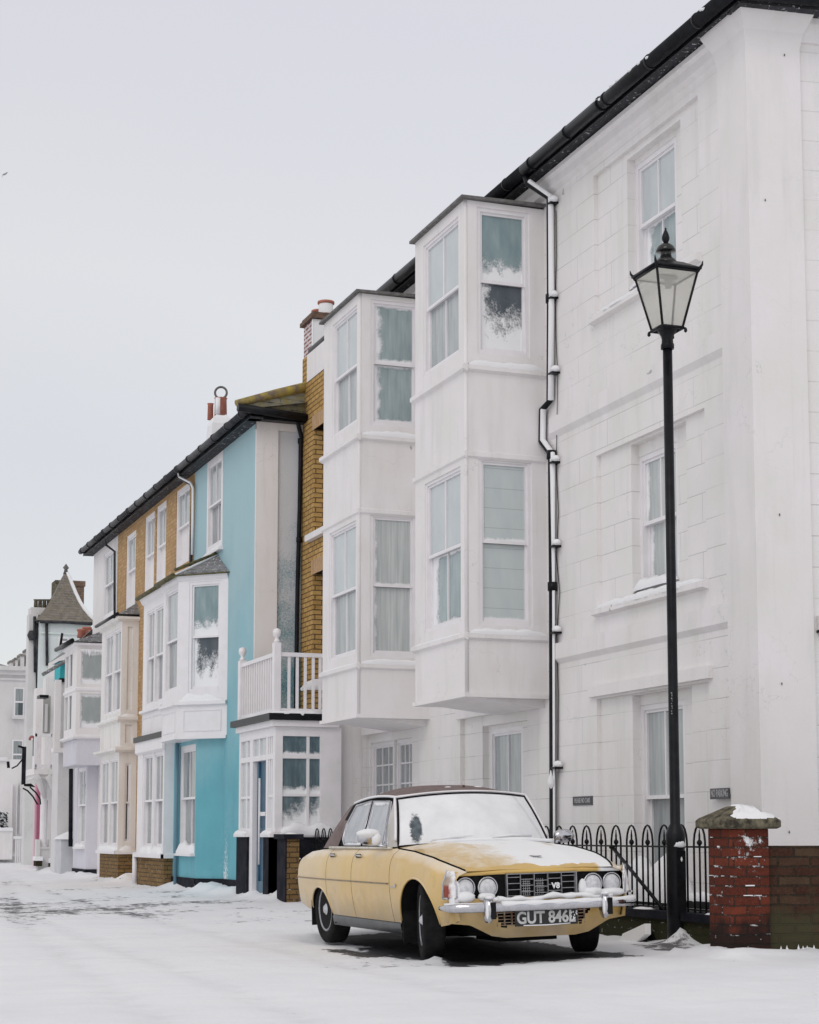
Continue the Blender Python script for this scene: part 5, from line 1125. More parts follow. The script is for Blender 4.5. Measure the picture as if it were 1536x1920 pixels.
def tower_house():
    s = 56.0
    t = thing('pale_green_tower_house', 'pale green house whose steep concave witch-hat roof rises above the row', 'house', (9.5, s, 0))
    xa, zt = at(76, 1164, s); xb = at(171, 1164, s)[0]
    q = MB(); q.box(xa, xb, s, s + (xb - xa), -.05, zt); q.build('wall', PALEG, t)
    q = MB(); xl = at(58, 1200, s)[0]; q.box(xl, xa - .003, s + .5, s + 1.0, -.05, at(70, 1148, s)[1]); q.build('side_wall', GREYW, t)
    q = MS(); q.prof(FY(s), [(0, at(100, 1186, s)[1]), (.05, at(100, 1186, s)[1]), (.05, at(100, 1189, s)[1]), (0, at(100, 1189, s)[1])], xa, xb); q.build('string_course', PALEG, t)
    # concave pyramid
    cx, cy = (xa + xb) / 2 - .0, s + (xb - xa) / 2; hw = (xb - xa) / 2 + .15; za = at(123, 1074, cy)[1]; q = MB(); rows = []
    prof = [(1.0, 0), (.80, .13), (.62, .27), (.47, .42), (.34, .58), (.22, .75), (.12, .9), (.04, 1.0)]
    vs = []; 
    cxx = at(123, 1100, cy)[0]
    for r_, h in prof:
        cxi = cx + (cxx - cx) * h
        for k in range(4):
            a = pi / 4 + k * pi / 2; vs.append((cxi + hw * r_ * sqrt(2) * cos(a), cy + hw * r_ * sqrt(2) * sin(a), zt + (za - zt) * h))
    q.add(vs, [(i * 4 + k, i * 4 + (k + 1) % 4, (i + 1) * 4 + (k + 1) % 4, (i + 1) * 4 + k) for i in range(len(prof) - 1) for k in range(4)]); q.build('roof', slate('weathered_tile', .05, (.14, .125, .11), (.20, .18, .14)), t)
    q = MB(); q.tube([vs[i * 4 + 3] for i in range(8)], .06, 6); q.build('roof_ridge', SNOWF, t)
    q = MB(); q.lathe([(.09, -.05), (.05, .1), (.1, .16), (0, .3)], (cxx, cy, za), 8); q.build('finial', LEAD, t)
    s2 = s + 4
    q = MB(); slab(q, s2, 128, 158, 1098, 1180, 1.0); slab(q, s2, 126, 160, 1090, 1098, 1.1, -.05); q.build('chimney', brick('sooty_brick', (.20, .13, .09), (.26, .18, .13), (.12, .10, .09)), t)
    q = MB(); slab(q, s2 - .6, 103, 118, 1088, 1128, .8); q.build('chimney', STONE, t)
    for x in (67, 75, 83, 91):
        b = at(x, 1142, s + 1); tz = at(x, 1124, s + 1)[1]; q = MB(); q.lathe([(.07, b[1] - .1), (.06, tz - .05), (.085, tz)], (b[0], s + 1, 0), 10); q.build('chimney_pot', STONE, t)
    q = MB(); slab(q, s + .9, 58, 98, 1140, 1152, .6); q.build('chimney_stack', GREYW, t)
    far_win(t, s - .0, 112, 126, 1198, 1210, G_CURT2, 'window')
    for x, y0, y1 in ((66, 1155, 1260), (70, 1168, 1300), (84, 1166, 1250)):
        a = at(x, y0, s + .3); b = at(x + 1, y1, s + .3); q = MB(); q.tube([(a[0], s - .06 if x > 75 else s + .42, a[1]), (b[0], s - .06 if x > 75 else s + .42, b[1])], .05, 6); q.build('downpipe', SILLG, t)
    q = MB(); p0 = at(64, 1192, s); q.lathe([(.10, -.1), (.16, .05), (.10, .2)], (p0[0], s + .42, p0[1]), 8); q.build('vent_cowl', SILLG, t)
    q = MB(); p0 = at(74, 1176, s - .1); p1 = at(100, 1168, s - .1); q.tube([(p0[0], s - .14, zt - .05), ((p0[0] + xb) / 2, s - .14, zt - .03), (xb, s - .14, zt - .06)], .05, 6); q.build('gutter', SILLG, t)
tower_house()
def red_chimneys():
    t = thing('low_house', 'low dark-roofed house whose red chimney pots show above the lavender bay roof', 'house', (9.0, 47, 0))
    s = 50.0; q = MB(); a = at(122, 1226, s); b = at(172, 1180, s); q.box(a[0], b[0] + 2, s, s + 3, -.05, a[1]); q.build('wall', GREYW, t)
    q = MB(); q.add([(a[0], s - .1, a[1]), (b[0], s - .1, b[1]), (b[0] + 2, s - .1, b[1]), (b[0] + 2, s + 3, a[1]), (a[0], s + 3, a[1])], [(0, 1, 2, 3, 4), (0, 4, 3, 2)]); q.build('roof', SLATE, t)
    for x, yt in ((153, 1180), (163, 1176), (169, 1182)):
        p = at(x, yt + 16, s + .5); z = at(x, yt, s + .5)[1]; q = MB(); q.lathe([(.13, p[1]), (.11, z - .08), (.14, z - .05), (.14, z)], (p[0], s + .5, 0), 10); q.build('chimney_pot', TERRA, t)
red_chimneys()
# small far things
def small_far():
    s = 60.0
    t = thing('garden_wall', 'low white garden wall at the far end of the street under the snowy hedge', 'wall', (6, s, 0))
    q = MB(); slab(q, s, -40, 24, 1557, 1612, .3); q.build('wall', WHITEP, t); q = MB(); slab(q, s, -40, 24, 1552, 1558, .4, -.05); q.build('coping_snow', SNOW, t)
    g = thing('gate', 'white boarded gate between low piers at the far left end', 'gate', (7.5, s - 1, 0))
    q = MB()
    for k in range(7): slab(q, s - 1, 28 + k * 3.6, 30.9 + k * 3.6, 1572, 1618, .06)
    q.build('boards', JOIN, g); q = MB(); slab(q, s - 1, 26, 58, 1568, 1573, .14, -.03); slab(q, s - 1, 44, 58, 1564, 1569, .2, -.05); q.build('rail', SNOWF, g)
    # snowy hedge made of many small leaves
    q = MB(); rn = random.Random(8); a = at(-20, 1558, s + .6); b = at(14, 1522, s + .6)
    for k in range(900):
        x = rn.uniform(a[0], b[0]); z = rn.uniform(a[1], b[1]) - abs(rn.gauss(0, .1)); y = s + .6 + rn.uniform(-.2, .3); q.mi = 1 if rn.random() < .42 else 0; r = rn.uniform(.03, .07)
        d1 = np.array([rn.gauss(0, 1) for _ in range(3)]); d1 /= np.linalg.norm(d1); d2 = np.cross(d1, (0.3, .5, .8)); d2 /= np.linalg.norm(d2); c = np.array((x, y, z)); q.add([c + d1 * r, c + d2 * r * .6, c - d1 * r, c - d2 * r * .6], [(0, 1, 2, 3)])
    h = q.build('hedge', [plain('dark_leaves', (.03, .04, .03), .7), SNOW], None); h['label'] = 'dark hedge clotted with snow above the far white wall'; h['category'] = 'hedge'
    # hanging sign bracket
    s = 45.5; t = thing('hanging_sign', 'black projecting sign board hung on curved iron brackets at the far house', 'sign', (6.6, s, 4))
    q = MB(); slab(q, s, 41, 49.5, 1400, 1471, .12); q.build('board', BLKM, t)
    q = MB(); 
    def pt(x, y): p = at(x, y, s); return (p[0], s, p[1])
    q.tube([pt(34, 1399), pt(44, 1402)], .03, 6); q.tube([pt(43, 1478), pt(52, 1483), pt(62, 1494), pt(70, 1508), pt(76, 1508), pt(75, 1498), pt(67, 1486), pt(56, 1476)], .022, 6); q.tube([pt(22, 1441), pt(32, 1436), pt(42, 1424)], .02, 6); q.tube([pt(15, 1428), pt(16, 1440)], .04, 6); q.build('bracket', IRON, t)
    q = MB(); q.add([pt(46, 1474), pt(67, 1476), pt(58, 1469), pt(46, 1470)], [(0, 1, 2, 3)]); q.add([tuple(np.array(pt(x, y)) + (0, .1, 0)) for x, y in ((46, 1474), (67, 1476), (58, 1469), (46, 1470))], [(0, 1, 2, 3)]); q.build('lamp_hood', IRON, t)
    # storage box with snow cap beside the lavender house
    s = 43.0; t = thing('storage_box', 'pale grey box with thick snow cap standing against the lavender house', 'box', (7, s, 0))
    q = MB(); a = at(113, 1640, s); b = at(139, 1574, s); q.box(a[0], b[0], s, s + .9, 0, b[1]); q.build('body', plain('pale_grey_plastic', (.50, .51, .55), .5, (.60, .61, .64), 3), t, bevel=.01)
    q = MB(); q.grid([[(a[0] - .05 + (b[0] - a[0] + .1) * i / 8, s - .06 + j * .17, b[1] + (.20 * (i / 8) ** .8 + .02) * (1 if 0 < i < 8 and 0 < j < 6 else 0)) for i in range(9)] for j in range(7)]); q.build('snow_cap', SNOW, t)
small_far()
# ================================================================ RAILINGS, PIER, WALL
DX = 7.70; fd = FX(DX); S_P = 12.63
def railings():
    u0, u1 = S_P + .0, 25.1
    zt = 1.085; zr = fd.hit(1200, 1586)[1]; zb = .33
    t = thing('dwarf_wall', 'low mossy brick wall with dark coping under the black railings', 'wall', (DX, 18, 0))
    q = MB(); q.box(DX - .12, DX + .12, u0, u1, -.1, zb - .07); q.build('brickwork', BRICKD, t)
    q = MB(); q.box(DX - .15, DX + .15, u0, u1, zb - .07, zb); q.build('coping', BLKM, t)
    q = MB(); rn = random.Random(2); k = u0 + .1
    while k < u1 - .3:
        if rn.random() < .4: ridge(q, fd, k, k + rn.uniform(.1, .35), zb - .005, -.02, .12, .02, int(k * 10), 5)
        k += .3
    for _ in range(40):
        uu = rn.uniform(u0, u1); q.lathe([(rn.uniform(.01, .03), 0), (.015, .02), (0, .03)], (DX - .12, uu, rn.uniform(.03, .22)), 6, 'x', False)
    q.build('coping_snow', SNOW, t)
    r = thing('railings', 'black iron hoop-topped railings running behind the yellow car and lamp post', 'railings', (DX, 18, zb))
    q = MB(); q.box(DX - .012, DX + .012, u0, u1, zr - .012, zr + .004); q.box(DX - .012, DX + .012, u0, u1, zb + .015, zb + .03); q.build('rail', IRON, r)
    pit = .318; n = int((u1 - u0) / pit); first = None; sp = None
    for k in range(n):
        c = u0 + .12 + k * pit; hw = .098
        if first is None:
            q = MB(); pts = [(DX, -hw, zb), (DX, -hw, zt - .17)] + [(DX, -hw * cos(a), zt - .17 + .17 * sin(a)) for a in np.linspace(.2, pi - .2, 9)] + [(DX, hw, zt - .17), (DX, hw, zb)]
            q.tube([(0, p[1], p[2] - zb) for p in pts], .0095, 6); first = q.build('hoop', IRON, r, local=True); first.location = (0, c - 18, 0)
            q = MB(); q.tube([(0, 0, 0), (0, 0, zt - .085 - zb)], .009, 6); q.lathe([(.009, -.028), (.022, -.01), (.024, 0), (.022, .01), (.009, .028)], (0, 0, zt - .155 - zb), 10, 'z', False); q.lathe([(.009, 0), (.004, .05)], (0, 0, zt - .09 - zb), 6)
            sp = q.build('spike_bar', IRON, r, local=True); sp.location = (0, c - 18, 0)
        else:
            for o in (first, sp):
                d = o.copy(); COL.objects.link(d); d.parent = r; d.location = (0, c - 18, 0)
    # raking handrail that meets the railings
    q = MB(); a = fd.hit(1153, 1588); b = fd.hit(1252, 1708); q.tube([(DX - .03, a[0], a[1]), (DX - .03, b[0], b[1])], .017, 6); q.lathe([(.0, -.035), (.03, -.01), (.03, .01), (0, .02)], (DX - .03, a[0], a[1]), 8, 'z', False); q.build('stay_bar', IRON, r)
    # pillars at the far end beside the porch
    p = thing('gate_pillar', 'dark brick gate pillar with flat cap beside the glazed porch', 'pillar', (7.35, 24.8, 0))
    s_ = 24.7; x0 = FY(s_).hit(538, 1620)[0]; x1 = FY(s_).hit(556, 1620)[0] + .04; zc = FY(s_).hit(545, 1572)[1]
    s2 = FX(x0).hit(522, 1640)[0]
    q = MB(); q.box(x0, x1, s_, s2, -.1, zc - .01); q.build('shaft', BRICKB, p)
    q = MB(); q.box(x0 - .02, x0 - .003, s_ - .001, s2, -.1, zc - .01); q.build('painted_face', BLKM, p)
    q = MB(); q.box(x0 - .06, x1 + .05, s_ - .05, s2 + .05, zc - .01, zc + .06); q.build('cap', BLKM, p)
    q = MB(); ridge(q, FY(s_), x0, x1, zc + .055, -.15, .03, .03, 7); rn = random.Random(1)
    for _ in range(14): q.lathe([(rn.uniform(.02, .04), 0), (0, .03)], (rn.uniform(x0 + .03, x1), s_ - .0, rn.uniform(.1, .75)), 6, 'y', False, sq=.5)
    q.build('snow', SNOW, p)
    # tumbled stones at its foot
    p = thing('broken_brick_stub', 'broken stub of snowy brickwork behind the rear of the car', 'rubble', (7.55, 24.2, 0))
    q = MB(); rn = random.Random(6)
    for _ in range(22):
        x = 7.62 + rn.uniform(-.12, .16); y = 24.2 + rn.uniform(-.2, .3); z = rn.uniform(.02, .34); a, b, c = (rn.uniform(.04, .09) for _ in range(3)); q.box(x - a, x + a, y - b, y + b, z - c, z + c * .6)
    q.build('bricks', BRICKB, p)
    q = MB(); 
    for _ in range(14): q.lathe([(rn.uniform(.03, .07), 0), (.03, .03), (0, .04)], (7.62 + rn.uniform(-.14, .16), 24.1 + rn.uniform(-.2, .2), rn.uniform(.1, .38)), 7, 'z', False)
    q.build('snow', SNOW, p)
railings()
def pier():
    cx0, cy0 = 7.165, 12.27; sz = .345
    t = thing('gate_pier', 'red brick gate pier with lichened pyramid stone cap and stuck snow', 'pier', (cx0 + sz / 2, cy0 + sz / 2, 0))
    zt = 1.045
    q = MB(); q.box(cx0, cx0 + sz, cy0, cy0 + sz, -.1, zt); q.build('shaft', BRICKR, t, bevel=.006)
    c = np.array((cx0 + sz / 2, cy0 + sz / 2)); 
    def ring(h, z): return [(c[0] - h, c[1] - h, z), (c[0] + h, c[1] - h, z), (c[0] + h, c[1] + h, z), (c[0] - h, c[1] + h, z)]
    q = MB(); vs = ring(.22, zt) + ring(.245, zt + .015) + ring(.245, zt + .065) + ring(.225, zt + .085) + ring(.07, zt + .175) + ring(.055, zt + .178)
    q.add(vs, [(i * 4 + k, i * 4 + (k + 1) % 4, i * 4 + 4 + (k + 1) % 4, i * 4 + 4 + k) for i in range(5) for k in range(4)] + [(3, 2, 1, 0), (20, 21, 22, 23)]); q.build('cap', STONE, t, bevel=.005)
    # snow on the camera-side slope of the cap
    q = MB(); rows = []; rn = random.Random(3)
    for j in range(7):
        v = j / 6; row = []
        for i in range(11):
            u = -1 + i / 5; h = .235 + (.06 - .235) * v; wd = (.16 * (1 - v) + .06) * (1 + .25 * rn.uniform(-1, 1)); x = c[0] + .01 + u * wd; y = c[1] - h; z = zt + .082 + .095 * v
            th = (.018 if 0 < i < 10 and 0 < j else -.008) * rn.uniform(.3, 1.1); row.append((x, y - th * .4, z + th))
        rows.append(row)
    q.grid(rows); q.lathe([(.055, 0), (.05, .015), (0, .02)], (c[0] - .0, c[1], zt + .175), 10, 'z', False)
    q.build('cap_snow', SNOW, t)
    # snow caught on brick edges
    q = MB()
    for k in range(9):
        z = rn.choice([.30, .375, .45, .525, .60, .675, .75, .825, .90, .975]) + .001; x = cx0 + rn.uniform(.0, sz - .1); wd = rn.uniform(.02, .09)
        if rn.random() < .7: q.box(x, x + wd, cy0 - .008, cy0 + .01, z, z + rn.uniform(.004, .012))
        else: y = cy0 + rn.uniform(0, sz - .06); q.box(cx0 - .008, cx0 + .01, y, y + wd * .6, z, z + rn.uniform(.004, .012))
    q.build('joint_snow', SNOW, t)
    # garden wall running off to the right
    g = thing('garden_wall', 'dark mossy brick garden wall running right from the red pier', 'wall', (cx0 + sz + 1, cy0, 0))
    o = np.array((cx0 + sz, cy0 + .05)); fe = Fr(o, EDIR, EN); zt2 = .912
    q = MB(); q.fbox(fe, .003, 6, -.1, zt2, -.24, 0); gm = brick('garden_wall_brick', (.050, .018, .012), (.078, .050, .030), (.028, .022, .016), moss=(.052, .050, .026), snow=.0, old=True); q.build('wall', gm, g, bevel=.008)
    q = MB(); 
    for k in range(5):
        u = rn.uniform(.02, 2.4); z = rn.choice([.075 * j for j in range(1, 11)]); w_ = rn.uniform(.02, .16); q.fbox(fe, u, u + w_ * .8, z, z + .004, 0, .006)
    for k in range(22):
        u = rn.uniform(.0, .6) if k < 14 else rn.uniform(.6, 2.5); h = rn.uniform(.03, .10); q.lathe([(.03, -.05), (.012, h * .6), (0, h)], tuple(np.array(fe.p(u, .05, .02))), 6, 'z', False)
    q.build('wall_snow', SNOW, g)
pier()
# ================================================================ STREET LAMP
def lamp():
    X, Y = POST; Z0 = .05
    t = thing('street_lamp', 'tall black Victorian style lamp post with square glass lantern in front of the white house', 'street lamp', (X, Y, Z0))
    f = FX(X)
    def z(y, x=1262): return f.hit(x, y)[1]
    zb = z(1560, 1268); zp = z(645, 1262)
    q = MB(); q.lathe([(.083, -.1), (.083, .55), (.080, zb - .12), (.083, zb - .10), (.085, zb - .02), (.078, zb + .0), (.062, zb + .04), (.0455, zb + .07), (.043, 2.6), (.0425, zp)], (X, Y, Z0 * 0), 24, 'z'); q.build('post', BLACKP, t)
    q = MB(); a = f.hit(1274, 1590); q.fbox(FY(Y - .083), X - .035, X + .05, .28, .86, 0, .004); 
    q.build('access_door', IRON, t)
    q = MB(); zs = z(1585, 1268); q.lathe([(.0, -.03), (.055, -.01), (.05, .02), (.02, .07), (0, .085)], (X + .005, Y - .062, zs), 10, 'z', False, sq=.5)
    q.lathe([(0, -.03), (.012, 0), (0, .03)], (X + .01, Y - .084, zs - .12), 7, 'z', False); q.build('snow', SNOW, t)
    zl0 = z(612); zl1 = z(510)
    q = MB(); q.lathe([(.044, zp - .02), (.062, zp - .02), (.062, zp + .02), (.055, zp + .03), (.052, zl0 - .09), (.06, zl0 - .06), (.09, zl0 - .01), (.11, zl0 + .0)], (X, Y, 0), 8, 'z', True, True); q.build('collar', BLACKP, t)
    b, a_ = .10, .205
    # lantern frame
    q = MB(); h0, h1 = zl0, zl1 + .01
    for sx in (-1, 1):
        for sy in (-1, 1): q.tube([(X + sx * b, Y + sy * b, h0), (X + sx * a_, Y + sy * a_, h1)], .0115, 6, sq=(1, 1))
    def sq_ring(h, z_, r): q.tube([(X - h, Y - h, z_), (X + h, Y - h, z_), (X + h, Y + h, z_), (X - h, Y + h, z_)], r, 6, closed=True)
    sq_ring(b + .005, h0, .016); sq_ring(a_ + .004, h1, .017); sq_ring(a_ + .02, h1 + .02, .013)
    for sx in (-1, 1):
        for sy in (-1, 1):
            q.tube([(X + sx * (a_ + .0), Y + sy * (a_), h1 + .0), (X + sx * (a_ + .03), Y + sy * (a_ + .03), h1 + .05), (X + sx * (a_ + .035), Y + sy * (a_ + .035), h1 + .085)], [.018, .011, .003], 6)
            q.lathe([(0, -.05), (.016, -.035), (.014, -.015), (.006, 0)], (X + sx * (b + .02), Y + sy * (b + .02), h0 + .0), 8, 'z', False)
    q.build('lantern_frame', BLACKP, t)
    m, n, bs = newmat('lantern_glass'); n.nodes.remove(bs); o = [x for x in n.nodes if x.type == 'OUTPUT_MATERIAL'][0]
    tr = N(n, 'ShaderNodeBsdfTransparent'); tr.inputs[0].default_value = (.96, .96, .93, 1); df = N(n, 'ShaderNodeBsdfTranslucent'); df.inputs[0].default_value = (.85, .84, .80, 1); d2 = N(n, 'ShaderNodeBsdfGlossy'); d2.inputs['Roughness'].default_value = .05
    mx = N(n, 'ShaderNodeMixShader'); mx.inputs[0].default_value = .50; n.links.new(tr.outputs[0], mx.inputs[1]); n.links.new(df.outputs[0], mx.inputs[2]); m2 = N(n, 'ShaderNodeMixShader'); m2.inputs[0].default_value = .06; n.links.new(mx.outputs[0], m2.inputs[1]); n.links.new(d2.outputs[0], m2.inputs[2]); n.links.new(m2.outputs[0], o.inputs[0])
    for k in range(4):
        an = k * pi / 2; q = MB(); R_ = lambda x, y: (X + x * cos(an) - y * sin(an), Y + x * sin(an) + y * cos(an))
        q.quad((*R_(-b, -b), h0), (*R_(b, -b), h0), (*R_(a_, -a_), h1), (*R_(-a_, -a_), h1)); q.build('glass_pane', m, t)
    q = MB(); q.add([(X - a_, Y - a_, h1 - .004), (X + a_, Y - a_, h1 - .004), (X + a_, Y + a_, h1 - .004), (X - a_, Y + a_, h1 - .004)], [(0, 1, 2, 3)]); q.build('reflector', plain('reflector_white', (.78, .78, .75), .4), t)
    q = MB(); q.lathe([(.03, -.10), (.035, -.03), (.05, -.0)], (X + .03, Y + .02, h1 - .01), 12); q.box(X - .08, X + .10, Y - .03, Y + .03, h1 - .03, h1 - .012); q.build('lamp_fitting', plain('fitting_grey', (.32, .32, .30), .5), t)
    # roof, vent, dome, finial
    q = MB(); r0 = a_ + .025; vs = []
    for h, zz in ((r0, h1 + .015), (r0 * .98, h1 + .03), (.11, h1 + .10)): vs += [(X - h, Y - h, zz), (X + h, Y - h, zz), (X + h, Y + h, zz), (X - h, Y + h, zz)]
    q.add(vs, [(i * 4 + k, i * 4 + (k + 1) % 4, i * 4 + 4 + (k + 1) % 4, i * 4 + 4 + k) for i in range(2) for k in range(4)] + [(8, 9, 10, 11), (3, 2, 1, 0)]); q.build('lantern_roof', BLACKP, t)
    zz = h1 + .085
    q = MB(); q.lathe([(.105, 0), (.10, .03), (.085, .055), (.06, .07), (.05, .10), (.05, .125), (.088, .13), (.09, .14), (.075, .175), (.045, .20), (.018, .212)], (X, Y, zz), 24); q.build('vent_dome', plain('gloss_black', (.01, .01, .011), .12, (.02, .02, .02)), t)
    q = MB(); q.lathe([(.015, 0), (.022, .005), (.034, .03), (.036, .05), (.026, .085), (.012, .115), (.008, .125), (.011, .133), (0, .145)], (X, Y, zz + .212), 16); q.build('finial', BLACKP, t)
    # torn sticker
    q = MB(); zt_, zb_ = z(1297, 1262), z(1340, 1262); rn = random.Random(4)
    for k in range(9):
        v = zb_ + (zt_ - zb_) * k / 9; w_ = rn.uniform(.004, .012); xo = -.035 + rn.uniform(-.003, .006)
        q.box(X + xo, X + xo + w_ * 1.4, Y - .034, Y - .029, v, v + rn.uniform(.006, .02))
    q.build('torn_sticker', plain('sticker', (.5, .5, .5), .6, (.12, .12, .12), 40), t)
lamp()
# ================================================================ SIGNS
def text(name, body, size, mat, parent, fr, u, v, w, thick=0.0, sx=1.0, ex=.001):
    cu = bpy.data.curves.new(name, 'FONT'); cu.body = body; cu.size = size; cu.align_x = 'CENTER'; cu.align_y = 'CENTER'; cu.offset = thick; cu.extrude = ex
    o = bpy.data.objects.new(name, cu); COL.objects.link(o); dg = bpy.context.evaluated_depsgraph_get(); dg.update()
    me = bpy.data.meshes.new_from_object(o.evaluated_get(dg)); bpy.data.objects.remove(o)
    nn = np.array([q.co[:] for q in me.vertices]); 
    U = fr.u if fr.hitleft() else -fr.u
    out = [tuple(fr.o + fr.u * u + fr.n * (w + q[2]) + U * q[0] * sx + np.array((0, 0, v + q[1]))) for q in nn]
    m2 = bpy.data.meshes.new(name); m2.from_pydata(out, [], [tuple(p.vertices) for p in me.polygons]); m2.materials.append(mat)
    ob = bpy.data.objects.new(name, m2); COL.objects.link(ob); ob.parent = parent; ob.location = tuple(-np.array(parent.location)) if parent.type == 'EMPTY' else (0, 0, 0)
    return ob
def signs():
    lett = plain('sign_letters', (.50, .50, .51), .6, (.36, .36, .38), 30); pl = plain('sign_plate', (.035, .035, .042), .5, (.06, .06, .07), 12)
    for body, (xl, yt, yb, xr), lab, sz in (('PLEASE NO CARS', (1076, 1494, 1510.5, 1112), 'dark PLEASE NO CARS plate on the white wall beside the downpipe', .072), ('NO PARKING', (1343, 1479, 1499, 1379), 'dark NO PARKING plate on the white wall above the brick pier', .098)):
        u0, u1, v0, v1 = fw_.rect(xl, yt, yb, xr); w0 = 0 if xl < 1200 else .055
        t = thing('sign', lab, 'sign', (WX - w0, (u0 + u1) / 2, v0), group='notice plates on the white corner house')
        q = MB(); q.fbox(fw_, u0, u1, v0, v1, w0, w0 + .012); q.build('plate', pl, t)
        q = MB(); e = .006
        for a in ((u0 + e, u1 - e, v0 + e, v0 + 2 * e), (u0 + e, u1 - e, v1 - 2 * e, v1 - e)): q.fbox(fw_, *a, w0 + .012, w0 + .0135)
        q.build('border', plain('sign_border', (.14, .14, .15), .6) if 'sign_border' not in MATS else MATS['sign_border'], t)
        L = (u1 - u0); est = sz * .62 * len(body) * .98
        text('lettering', body, sz, lett, t, fw_, (u0 + u1) / 2, (v0 + v1) / 2, w0 + .014, .0012, sx=L * .90 / est)
signs()
# ================================================================ BOARD on the ground, gull
def board():
    u, v = FX(7.35).hit(1175, 1765)
    t = thing('snow_covered_board', 'pointed snow-covered board leaning on the ground between car and lamp post', 'board', (7.3, u, .03))
    f = FX(7.42)
    P = [f.hit(x, y) for x, y in ((1163, 1751), (1200, 1732), (1204, 1752), (1189, 1768), (1160, 1768))]
    q = MB(); n = len(P); a = [(7.42 + .22 * max(0, p[1]), p[0], max(p[1], .03)) for p in P]; b = [(x + .05, y - .02, z) for x, y, z in a]
    q.add(a + b, [(i, (i + 1) % n, n + (i + 1) % n, n + i) for i in range(n)] + [tuple(range(n))[::-1], tuple(range(n, 2 * n))]); q.build('panel', SNOWF, t)
    q = MB(); e = f.hit(1200, 1768); e2 = f.hit(1180, 1768); q.add([(7.44, e2[0], .03), (7.44, e[0] - .05, .03), (7.60, e[0], .03), (7.55, e[0], .14), (7.48, e2[0], .10)], [(0, 1, 2, 3, 4), (0, 1, 3)]); q.build('dark_underside', UNDER, t)
board()
def gull():
    s = 60.0; p = at(9, 328, s)
    q = MB(); x, z = p; k = .018 * 60 / 60
    q.tube([(x - .09, s, z - .10), (x - .07, s, z + .0), (x - .02, s, z + .04), (x + .0, s, z + .03), (x + .05, s, z + .09), (x + .12, s, z + .12)], [.006, .022, .03, .035, .022, .006], 6, sq=(1, .5))
    q.tube([(x + .06, s - .14, z + .03), (x + .0, s, z + .03), (x - .05, s + .1, z + .02)], [.012, .035, .008], 8)
    o = q.build('gull', plain('gull_grey', (.36, .36, .40), .8)); o['label'] = 'small grey gull gliding high at the left edge of the sky'; o['category'] = 'bird'
gull()
# ================================================================ CAR
def ip(x, tab):
    return float(np.interp(x, [a for a, b in tab], [b for a, b in tab]))
TW = [(-3.80, .56), (-3.76, .64), (-3.68, .70), (-3.5, .755), (-3.2, .79), (-2.6, .82), (-2, .835), (-1, .838), (0, .835), (.3, .820), (.5, .790), (.6, .765), (.66, .745), (.70, .720)]
TT = [(-3.80, .66), (-3.76, .72), (-3.68, .77), (-3.5, .815), (-3.2, .85), (-2.7, .875), (-2, .888), (-1, .888), (-.6, .885), (-.2, .862), (.2, .815), (.45, .768), (.60, .735), (.70, .705)]
TB = [(-3.80, .50), (-3.76, .44), (-3.6, .37), (-3.2, .31), (-3.0, .285), (-2.4, .28), (.4, .28), (.55, .30), (.70, .34)]
def W(x): return ip(x, TW)
def ZT(x): return ip(x, TT)
def ys(x, z):
    w_, zt = W(x), ZT(x)
    if z > .6: t = min(1, (z - .6) / max(.02, zt - .6)); return w_ - .035 * t ** 2 - .065 * t ** 6
    return w_ - .045 * ((.6 - z) / .32) ** 1.8
def arch(x, g=0.0):
    z = ip(x, TB)
    for xc, zc, rx, rz in ((.02, .27, .40 + g, .385 + g), (-2.63, .24, .355 + g, .285 + g)):
        if abs(x - xc) < rx: z = max(z, zc + rz * sqrt(1 - ((x - xc) / rx) ** 2))
    return z
def deck(x, y):
    """bonnet, scuttle and boot surface"""
    zt = ZT(x); ye = ys(x, zt); t = abs(y) / ye
    cr = ip(x, [(-3.8, .02), (-3.3, .03), (-2.6, .045), (-1, .06), (-.6, .055), (-.1, .052), (.3, .035), (.6, .012), (.72, .0)])
    z = zt + cr * (1 - t ** 2.6)
    # raised bonnet centre with two soft creases
    if x > -.6: z += .012 * max(0, 1 - abs(abs(y) - .36) / .10) * min(1, (.7 - x) / .6 + .2)
    return z
